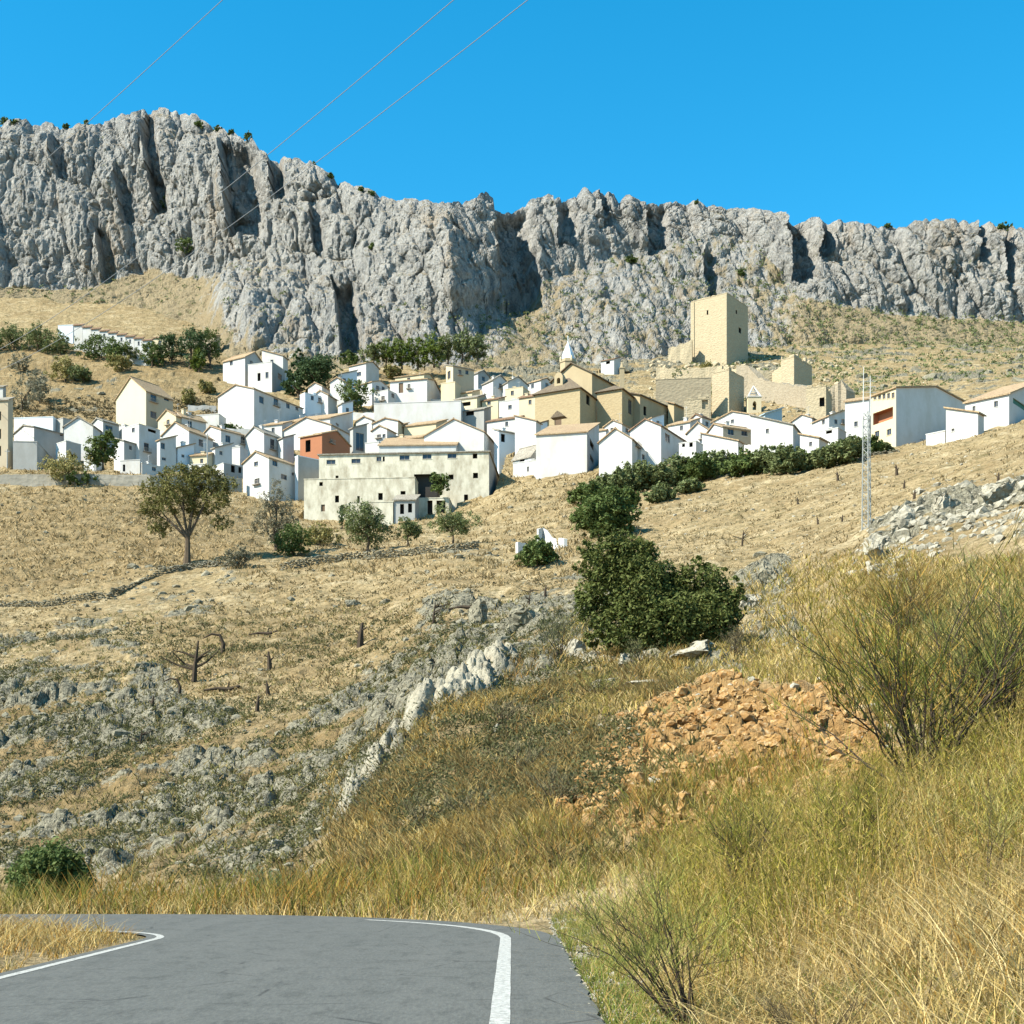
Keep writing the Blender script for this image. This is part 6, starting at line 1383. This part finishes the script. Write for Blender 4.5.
# ------------------------------------------------------------------ grass, as ribbons of blades
def blades(name, x, y, z, h, w, lean, cols, seed, mat='tint', segs=3, label=None, cat='grass', cols2=None, thr=.13, curve=1.0, parent=None, kind='stuff', az=None):
    r = np.random.default_rng(seed); n = len(x); a = r.uniform(0, 2*PI, n) if az is None else az; L = h*lean*r.uniform(.3, 1.6, n)
    dx, dy = np.cos(a)*L, np.sin(a)*L; face = r.uniform(-.9, .9, n); wx, wy = np.cos(face)*w, np.sin(face)*w
    T = np.linspace(0, 1, segs+1); V = np.zeros((n, segs+1, 2, 3), np.float32)
    for j, t in enumerate(T):
        q = t**(1.6*curve); ww = (1-t*.85)/2
        cx, cy, cz = x+dx*q, y+dy*q, z+h*(t-.22*lean*curve*t*t)
        V[:, j, 0] = np.stack([cx-wx*ww, cy-wy*ww, cz], 1); V[:, j, 1] = np.stack([cx+wx*ww, cy+wy*ww, cz], 1)
    base = np.arange(n)[:, None]*(2*(segs+1)); Fc = np.stack([base+2*j+np.array([0, 1, 3, 2])[None, :] for j in range(segs)], 1).reshape(-1, 4)
    ci = r.integers(len(cols), size=n); c = np.array(cols)[ci]
    if cols2 is not None: c = np.where((fbm(x/1.5, y/2.2, 0, 3, 77)+r.normal(size=n)*.12 > thr)[:, None], np.array(cols2)[r.integers(len(cols2), size=n)], c)
    c = c*r.uniform(.7, 1.3, (n, 1)); c = np.repeat(c, 2*(segs+1), 0)
    o = mesh_np(name, V.reshape(-1, 3), Fc, M[mat], parent, colors=c)
    if not parent: tag(o, label, cat, kind=kind)
    return o
DARKS = [(.10, .08, .035), (.07, .06, .03)]
STRAW = [(.40, .295, .115), (.35, .245, .085), (.48, .37, .17), (.26, .17, .06), (.38, .30, .11)]
GOLD = [(.34, .21, .05), (.27, .155, .035), (.37, .26, .08), (.22, .16, .045)]
GREEN = [(.13, .145, .022), (.18, .18, .03), (.105, .125, .025), (.23, .21, .045)]
OLIVE = [(.21, .18, .035), (.27, .215, .055), (.15, .145, .032), (.32, .25, .075)]
RUST = [(.28, .14, .03), (.32, .18, .045), (.23, .15, .035)]
def tufts(n, box, per, spread, seed, dmin=0, dmax=460, mask=None, excl=None, dens=None):
    x, y, px, py = image_points(n, box, mask, dmin=dmin, dmax=dmax, seed=seed); r = np.random.default_rng(seed+1)
    k = road_dist(x, y) > .15
    if excl is not None: k &= msamp(excl, px, py) < .35
    if dens is not None: k &= (fbm(x/dens, y/dens, 0, 3, seed) > -.1)
    x, y, px, py = x[k], y[k], px[k], py[k]
    s = spread*y; X = np.repeat(x, per)+r.normal(size=len(x)*per)*np.repeat(s, per); Y = np.repeat(y, per)+r.normal(size=len(x)*per)*np.repeat(s, per)
    k = road_dist(X, Y) > .12
    return X[k], Y[k], zat_v(X[k], Y[k]), np.repeat(px, per)[k], np.repeat(py, per)[k]
def hr(n, a, b, seed): return np.random.default_rng(seed).uniform(a, b, n)
# distant dry tufts (brown slope, fields)
X, Y, Z, px, py = tufts(7000, (-80, 440, 640, 700), 7, .0022, 300, 60, 330, excl=RM)
blades('dry_grass', X, Y, Z, hr(len(X), .15, .6, 1)*np.where(py < 580, 1.15, .6), .10+Y*.0006, .8, [(.36, .27, .14), (.30, .22, .11), (.25, .18, .085), (.40, .31, .17), (.19, .145, .07)], 301, segs=1, label='dry straw-coloured grass on the slopes below the village')
X, Y, Z, px, py = tufts(3500, (560, 400, 1100, 640), 6, .0022, 302, 80, 330, excl=RM)
blades('dry_grass', X, Y, Z, hr(len(X), .1, .35, 2), .08+Y*.0006, .8, [(.38, .30, .17), (.31, .235, .125), (.24, .18, .09)], 303, segs=1, label='short pale dry grass on the smooth right-hand field')
X, Y, Z, px, py = tufts(4200, (-80, 600, 700, 890), 7, .003, 304, 30, 160)
blades('scrub_grass', X, Y, Z, hr(len(X), .12, .5, 3), .05+Y*.0006, .8, [(.17, .14, .055), (.11, .10, .04), (.24, .18, .075), (.15, .145, .05)], 305, segs=1, label='olive-brown scrub tufts between the rocks of the left slope')
X, Y, Z, px, py = tufts(6000, (330, 640, 700, 880), 12, .004, 306, 27, 72, dens=2.5, excl=np.maximum(SCREE, np.where(RM > .9, 1., 0.)))
blades('bank_scrub', X, Y, Z, hr(len(X), .2, .8, 4), .025+Y*.0005, .7, [(.26, .19, .08), (.20, .14, .06), (.15, .13, .05), (.34, .25, .10), (.11, .10, .045), (.24, .14, .045)], 307, segs=2, cols2=STRAW+GOLD, label='grey-brown dry brush covering the bank between road and rock spine')
X, Y, Z, px, py = tufts(5200, (560, 560, 1100, 720), 10, .004, 308, 27, 100, excl=SCREE)
blades('bank_grass', X, Y, Z, hr(len(X), .15, .6, 5), .025+Y*.0005, .7, STRAW+OLIVE[:2], 309, segs=2, label='straw-yellow dry grass on the upper near bank right of the oak')
# far verge of the bend
def world_points(n, x0, x1, y0, y1, seed): r = np.random.default_rng(seed); return r.uniform(x0, x1, n), r.uniform(y0, y1, n)
def in_off(X, Y, m=.15): return (road_dist(X, Y) > m)
X, Y = world_points(19000, -16, 7, 28.5, 36, 310); k = in_off(X, Y, .25) & (fbm(X/1.2, Y/1.2, 0, 3, 31) > -.25); X, Y = X[k], Y[k]
blades('verge_weeds', X, Y, zat_v(X, Y), hr(len(X), .2, 1.25, 6)*(.72+.95*fbm(X/1.1, Y/1.1, 0, 3, 6)), .024, .55, RUST+GOLD+OLIVE+GREEN+RUST+DARKS, 311, segs=3, label='rusty and green tall weeds along the outer verge of the bend', cat='weeds', cols2=GREEN+OLIVE+STRAW[:2])
X, Y = world_points(13000, -14, 6.5, 27, 34, 312); k = in_off(X, Y, .05); X, Y = X[k], Y[k]
blades('verge_grass', X, Y, zat_v(X, Y), hr(len(X), .1, .55, 7), .02, .9, STRAW+[(.55, .42, .19)], 313, segs=2, label='short pale straw edging the outer side of the bend')
# left verge
X, Y = world_points(17000, -13, -5.7, 13, 25, 314); k = in_off(X, Y, .12) & (fbm(X/.9, Y/.9, 0, 3, 32) > -.3); X, Y = X[k], Y[k]
blades('verge_grass', X, Y, zat_v(X, Y), hr(len(X), .08, .7, 8)*sstep(0, 1.2, road_dist(X, Y)+.3)*(.8+.8*fbm(X/.8, Y/.8, 0, 3, 8)), .013, .9, STRAW+[(.52, .38, .14), (.45, .27, .08)]+STRAW+RUST[:1]+GOLD[:2], 315, segs=3, label='dry golden grass on the inner verge at the left of the road')
# right bank
X, Y = world_points(58000, .9, 13, 6.5, 27, 316); k = in_off(X, Y, .35) & (X/Y < .60) & (fbm(X/.8, Y/.8, 0, 3, 33) > -.32+.35*sstep(2.2, 1.2, X)); X, Y = X[k], Y[k]
blades('bank_straw', X, Y, zat_v(X, Y), hr(len(X), .2, .85, 9)*sstep(.6, 3.0, X)*(.8+.5*fbm(X/1.4, Y/1.4, 0, 2, 9)), .012, .8, STRAW+STRAW+GOLD[:2]+DARKS[:1], 317, segs=3, label='long pale straw covering the near right-hand bank', cols2=[(.56, .44, .22), (.48, .37, .16), (.40, .29, .10)])
X, Y = world_points(30000, .75, 3.2, 7, 27, 318); k = in_off(X, Y, .02) & (fbm(X/.5, Y/.7, 0, 3, 34) > -.15); X, Y = X[k], Y[k]
blades('verge_grass', X, Y, zat_v(X, Y), hr(len(X), .04, .22, 10), .010, .7, [(.12, .17, .04), (.16, .21, .05), (.20, .23, .06)]+GREEN+STRAW[:2], 319, segs=2, label='short green grass strip beside the right edge of the road')
X, Y = world_points(16000, 1.4, 11, 6, 23, 326); k = in_off(X, Y, .5) & (X/Y < .60) & (fbm(X/1.1, Y/1.1, 0, 3, 35) > -.1); X, Y = X[k], Y[k]
blades('bank_straw', X, Y, zat_v(X, Y), hr(len(X), .3, .9, 12), .010, 1.9, STRAW+[(.55, .43, .21)], 327, segs=4, label='bent and tangled long straw stalks lying across the near right-hand bank', curve=1.3)
# standing green stems (fennel-like) on the right bank
cx_, cy_ = world_points(430, 1.8, 12, 12.5, 26.5, 320); k = (cx_/cy_ < .55) & (cx_ > 1.6+.08*(cy_-11)); cx_, cy_ = cx_[k], cy_[k]
r_ = np.random.default_rng(321); per = 26; X = np.repeat(cx_, per)+r_.normal(size=len(cx_)*per)*.2; Y = np.repeat(cy_, per)+r_.normal(size=len(cx_)*per)*.2
hh = np.repeat(r_.uniform(.7, 1.5, len(cx_)), per)*r_.uniform(.5, 1.1, len(X))
blades('bank_stems', X, Y, zat_v(X, Y), hh, .010, .32, [(.22, .20, .025), (.28, .25, .04), (.16, .16, .025), (.36, .27, .07), (.10, .10, .022), (.07, .055, .02), (.40, .31, .11)], 322, segs=3, label='upright yellow-green weed stems standing along the right-hand bank', cat='weeds', cols2=STRAW+GOLD, thr=.26)

n_ = len(X); per = 7; t = r_.uniform(.3, 1.0, n_*per); bx_, by_, bz_, bh_ = np.repeat(X, per), np.repeat(Y, per), np.repeat(zat_v(X, Y), per), np.repeat(hh, per)
blades('bank_stems', bx_+r_.normal(size=n_*per)*.05, by_+r_.normal(size=n_*per)*.05, bz_+bh_*t*.95, r_.uniform(.03, .12, n_*per), .011, 1.0, [(.24, .21, .03), (.17, .16, .025), (.33, .26, .06), (.09, .085, .02), (.36, .27, .08)], 325, segs=1, label='small side shoots and seed heads on the weed stems of the right-hand bank', cat='weeds', cols2=STRAW+OLIVE+GOLD, thr=.26)
# broom shrubs: woody fans with hair-thin green shoots
def broom(px, py, w, h, lab, seed, nst=36, shoots=34, cols=GREEN, dmin=0, D=None, thin=.012, lean=.0, wood=.02, spread=1.0, name='broom_bush'):
    if D: x, y = (px-CX)/F*D, D; z = float(zat(x, y)[0])
    else: x, y, z = gpoint(px, py, dmin)
    k = y/F; W_, H_ = w*k*.5*spread, h*k; root = empty(name, (x, y, z)); tag(root, lab, 'bush'); r = np.random.default_rng(seed); m = MB(); sx, sy, sz, saz, sl = [], [], [], [], []
    for i in range(max(8, nst//2)):
        a = r.uniform(0, 2*PI); q = r.uniform(.1, 1)**.6; e = np.array([math.cos(a)*q*W_+lean*H_, math.sin(a)*q*W_*.8, H_*(1-.4*q*q)*r.uniform(.6, .92)])
        mid = e*np.array([.42, .42, .50])+r.normal(size=3)*.05*H_; bs = np.array([r.normal()*.05, r.normal()*.05, -.1])
        m.tube([bs, bs*.3+mid*.6, mid, (mid+e)/2+r.normal(size=3)*.02*H_, e], [wood, wood*.8, wood*.6, wood*.35, wood*.12], 4, False)
        for b_ in range(4):
            t = r.uniform(.35, .9); p0 = 2*t*(1-t)*mid+t*t*e; dv = (e-mid)*r.uniform(.35, .8)+r.normal(size=3)*np.array([.13, .13, .06])*H_; dv[2] = abs(dv[2])+.05*H_; p1 = p0+dv*.5+r.normal(size=3)*.02*H_; p2 = p0+dv
            m.tube([p0, p1, p2], [wood*.35, wood*.22, wood*.08], 3, False)
            for j in range(max(6, shoots//3)):
                u = r.uniform(.1, 1.05); p = (p0+dv*u)+r.normal(size=3)*.018*H_
                sx.append(p[0]); sy.append(p[1]); sz.append(p[2]); saz.append(math.atan2(dv[1], dv[0])+r.normal()*1.1); sl.append(H_*r.uniform(.05, .14))
    m.build('branches', M['deadwood'], root)
    blades('shoots', np.array(sx), np.array(sy), np.array(sz), np.array(sl), thin*.8, .8, cols, seed+1, 'shrubtint', 2, parent=root, az=np.array(saz), curve=.6)
    return root
broom(925, 800, 230, 235, 'largest feathery green broom bush on the right bank with dark woody stems', 400, 62, 60, [(.09, .11, .022), (.13, .145, .03), (.065, .08, .02), (.24, .20, .04), (.28, .17, .035)], D=23, thin=.018, wood=.032, spread=1.3)
broom(1010, 780, 160, 210, 'second green broom bush cut by the right edge', 402, 60, 60, [(0.0936, 0.115, 0.036), (0.144, 0.151, 0.0504), (0.216, 0.194, 0.0648)], D=24, thin=.016, wood=.026, spread=1.2)
broom(905, 640, 110, 90, 'rust-gold dry broom bush behind the largest broom bush', 404, 60, 60, [(0.302, 0.194, 0.0576), (0.259, 0.202, 0.0648), (0.216, 0.18, 0.0576), (0.331, 0.238, 0.0864)], dmin=36, thin=.03)
broom(690, 985, 180, 190, 'twiggy yellow-green bush with dark leaning stems beside the right road edge', 406, 44, 44, [(0.216, 0.216, 0.0504), (0.259, 0.245, 0.072), (0.173, 0.18, 0.0432)], D=11.5, thin=.008, wood=.009, spread=1.3, lean=-.35)
broom(820, 1010, 200, 90, 'low dark twiggy bush at the bottom edge right of the road', 408, 40, 30, [(0.158, 0.122, 0.0648), (0.216, 0.158, 0.0792), (0.115, 0.0936, 0.0504)], D=9.3, thin=.005, wood=.006)
broom(985, 905, 120, 170, 'thin yellow-green shrub in the straw near the lower right corner', 410, 16, 40, [(0.245, 0.23, 0.0648), (0.302, 0.259, 0.101)], D=13, thin=.007, wood=.006)
0 and broom(560, 880, 110, 80, 'green-yellow bush where the right road edge starts to bend', 412, 30, 40, OLIVE+GREEN, D=27, thin=.016)
0 and broom(630, 860, 120, 100, 'olive-green bush on the foot of the ochre rubble', 414, 30, 44, OLIVE+GREEN, D=24, thin=.014)
broom(745, 870, 140, 120, 'tall yellow-green bush in the middle of the right-hand bank', 416, 34, 50, OLIVE+GREEN, D=19, thin=.011)
broom(850, 880, 120, 130, 'yellow-green bush right below the largest broom bush', 418, 30, 46, OLIVE+GREEN, D=17, thin=.010)
broom(270, 905, 70, 36, 'low blue-green bush on the far verge at the left of the bend', 420, 24, 30, [(0.101, 0.144, 0.072), (0.13, 0.166, 0.0864)], D=34, thin=.02)
broom(140, 900, 80, 30, 'low green shrub right of the round dark bush', 422, 24, 30, [(0.115, 0.144, 0.0504), (0.158, 0.173, 0.0648)], D=36, thin=.02)
broom(600, 700, 50, 34, 'yellow-green low bush on the brown bank below the boulders', 424, 26, 34, [(0.187, 0.18, 0.0504), (0.238, 0.209, 0.072)], dmin=40, thin=.03)
broom(560, 668, 60, 50, 'dark grey-green bush right of the hollowed block', 426, 26, 44, [(0.0936, 0.101, 0.0504), (0.13, 0.13, 0.0648)], dmin=40, thin=.035)
broom(640, 672, 44, 34, 'grey-green scrub under the left side of the big holm oak', 428, 22, 34, [(0.108, 0.115, 0.0504), (0.144, 0.137, 0.0648)], dmin=40, thin=.035)
broom(735, 662, 40, 40, 'dark dry scrub at the right foot of the big holm oak', 430, 22, 34, [(0.101, 0.0864, 0.0504), (0.144, 0.122, 0.0648)], dmin=50, thin=.035)
for i, (px, py, w, h, lab) in enumerate([(520, 780, 60, 40, 'grey-brown dry bush highest on the brown bank'), (470, 830, 70, 44, 'grey dry bush low on the brown bank'), (555, 820, 60, 50, 'green-grey dry bush at the right side of the brown bank'), (420, 830, 60, 40, 'brown dry bush at the left foot of the brown bank'), (500, 730, 50, 34, 'brown dry bush near the lone white stone')]):
    broom(px, py, w, h, lab, 440+i*2, 22, 34, [(0.187, 0.158, 0.0864), (0.144, 0.13, 0.0792), (0.216, 0.18, 0.0936), (0.115, 0.122, 0.0576)], dmin=26, thin=.025)
# low scrub between the rocks
def leaf_scrub(name, X, Y, size, per, leaf, mat, label, seed):
    r = np.random.default_rng(seed); Z = zat_v(X, Y); s0 = size*r.lognormal(0, .45, len(X)); c = np.repeat(np.stack([X, Y, Z], 1), per, 0)+r.normal(size=(len(X)*per, 3))*np.repeat(s0, per)[:, None]*np.array([.75, .75, .4]); c[:, 2] += np.repeat(s0, per)*.35
    a = r.normal(size=(len(c), 3)); a /= np.linalg.norm(a, axis=1)[:, None]; b = np.cross(a, r.normal(size=(len(c), 3))); b /= np.linalg.norm(b, axis=1)[:, None]
    s = leaf*r.uniform(.6, 1.4, (len(c), 1))*(np.repeat(Y, per)[:, None]/80)**.6; V = np.stack([c-a*s, c+b*s*.45, c+a*s, c-b*s*.45], 1).reshape(-1, 3)
    tag(mesh_np(name, V, np.arange(len(V)).reshape(-1, 4), M[mat]), label, 'scrub', kind='stuff')
X, Y = image_points(8500, (-60, 620, 640, 880), None, dmin=34, dmax=150, seed=510)[:2]; k = (fbm(X/7, Y/7, 0, 4, 61) > -.05); leaf_scrub('low_scrub', X[k], Y[k], .33, 24, .085, 'leaf_scrub', 'low dark olive scrub growing between the rocks of the left slope', 511)
X, Y = image_points(1500, (-60, 480, 640, 680), None, dmin=90, dmax=270, seed=512)[:2]; k = (fbm(X/9, Y/9, 0, 4, 62) > .02); leaf_scrub('low_scrub', X[k], Y[k], .34, 14, .10, 'leaf_brown', 'small brown thistle scrub scattered over the fields below the village', 513)
X, Y = image_points(600, (600, 430, 1060, 600), None, dmin=90, dmax=270, seed=514)[:2]; leaf_scrub('low_scrub', X, Y, .18, 10, .07, 'leaf_brown', 'tiny dark thistle tufts scattered over the right-hand field', 515)
X, Y = image_points(900, (340, 660, 700, 860), None, dmin=26, dmax=70, seed=516)[:2]; k = msamp(SCREE, CX+F*X/Y, HY-(zat_v(X, Y)-CZ)/Y*F) < .3; leaf_scrub('low_scrub', X[k], Y[k], .22, 60, .05, 'leaf_brown', 'grey-brown low cushions of dry scrub on the bank beside the rock spine', 517)
X, Y = image_points(700, (-40, 400, 260, 345+75), None, dmin=200, dmax=440, seed=518)[:2]; leaf_scrub('low_scrub', X, Y, .5, 14, .12, 'leaf_brown', 'brown scrub tufts on the terraced slope at the upper left', 519)
# scrub tufts on the mountain slopes
r_ = np.random.default_rng(500); n = 900; ii = r_.integers(0, MX.shape[0], n*6); jj = r_.integers(5, 105, n*6)
k = (MPX[ii, jj] > -20) & (MPX[ii, jj] < 1044) & ((MPX[ii, jj] > 480) | (r_.uniform(size=len(ii)) < .15)); ii, jj = ii[k][:n], jj[k][:n]
X, Y = image_points(1100, (690, 325, 1090, 405), None, dmin=330, dmax=445, seed=501)[:2]
px0 = np.concatenate([MX[ii, jj], X]); py0 = np.concatenate([MY[ii, jj]-.3, Y]); pz0 = np.concatenate([MZ[ii, jj], zat_v(X, Y)])
nn = len(px0); s0 = r_.lognormal(-.35, .4, nn); per = 16
c = np.repeat(np.stack([px0, py0, pz0], 1), per, 0)+r_.normal(size=(nn*per, 3))*np.repeat(s0, per)[:, None]*np.array([.7, .7, .35])+np.array([0, 0, .3])
a = r_.normal(size=(len(c), 3)); a /= np.linalg.norm(a, axis=1)[:, None]; b = np.cross(a, r_.normal(size=(len(c), 3))); b /= np.linalg.norm(b, axis=1)[:, None]
s = .34*r_.uniform(.6, 1.3, (len(c), 1)); V = np.stack([c-a*s, c+b*s*.5, c+a*s, c-b*s*.5], 1).reshape(-1, 3)
tag(mesh_np('mountain_scrub', V, np.arange(len(V)).reshape(-1, 4), M['leaf_olive']), 'small olive-green scrub dotting the tan slopes under the cliffs', 'scrub', kind='stuff')
# ------------------------------------------------------------------ sun, sky, camera
SUN_AZ, SUN_EL = 243.0, 42.0          # clockwise from +Y
w = bpy.data.worlds.new('World'); scene.world = w; w.use_nodes = True; nt = w.node_tree
sky = nt.nodes.new('ShaderNodeTexSky'); sky.sky_type = 'NISHITA'; sky.sun_disc = False
sky.sun_elevation = R(SUN_EL); sky.sun_rotation = R(SUN_AZ); sky.air_density = 1.0; sky.dust_density = .0; sky.ozone_density = 3.0; sky.altitude = 700
hsv = nt.nodes.new('ShaderNodeHueSaturation'); hsv.inputs['Saturation'].default_value = 1.38; hsv.inputs['Hue'].default_value = .478
nt.links.new(sky.outputs[0], hsv.inputs['Color'])
bg = nt.nodes['Background']; nt.links.new(hsv.outputs[0], bg.inputs[0]); bg.inputs[1].default_value = .113
sl = bpy.data.lights.new('sun', 'SUN'); sl.energy = 5.0; sl.angle = R(.5); sl.color = (1, .93, .79)
so = bpy.data.objects.new('sun', sl); col.objects.link(so)
from mathutils import Vector
d = Vector((math.sin(R(SUN_AZ))*math.cos(R(SUN_EL)), math.cos(R(SUN_AZ))*math.cos(R(SUN_EL)), math.sin(R(SUN_EL))))
so.rotation_euler = d.to_track_quat('Z', 'Y').to_euler(); so.location = d*50
cam = bpy.data.cameras.new('camera'); co = bpy.data.objects.new('camera', cam); col.objects.link(co)
co.location = (0, 0, CZ); co.rotation_euler = (R(90), 0, 0); cam.lens = 36*F/1024; cam.sensor_width = 36; cam.shift_y = (HY-512)/1024; cam.clip_end = 3000; cam.clip_start = .1
scene.camera = co
vs = scene.view_settings; vs.view_transform = 'Standard'; vs.look = 'None'; vs.gamma = 1; vs.exposure = 1.3
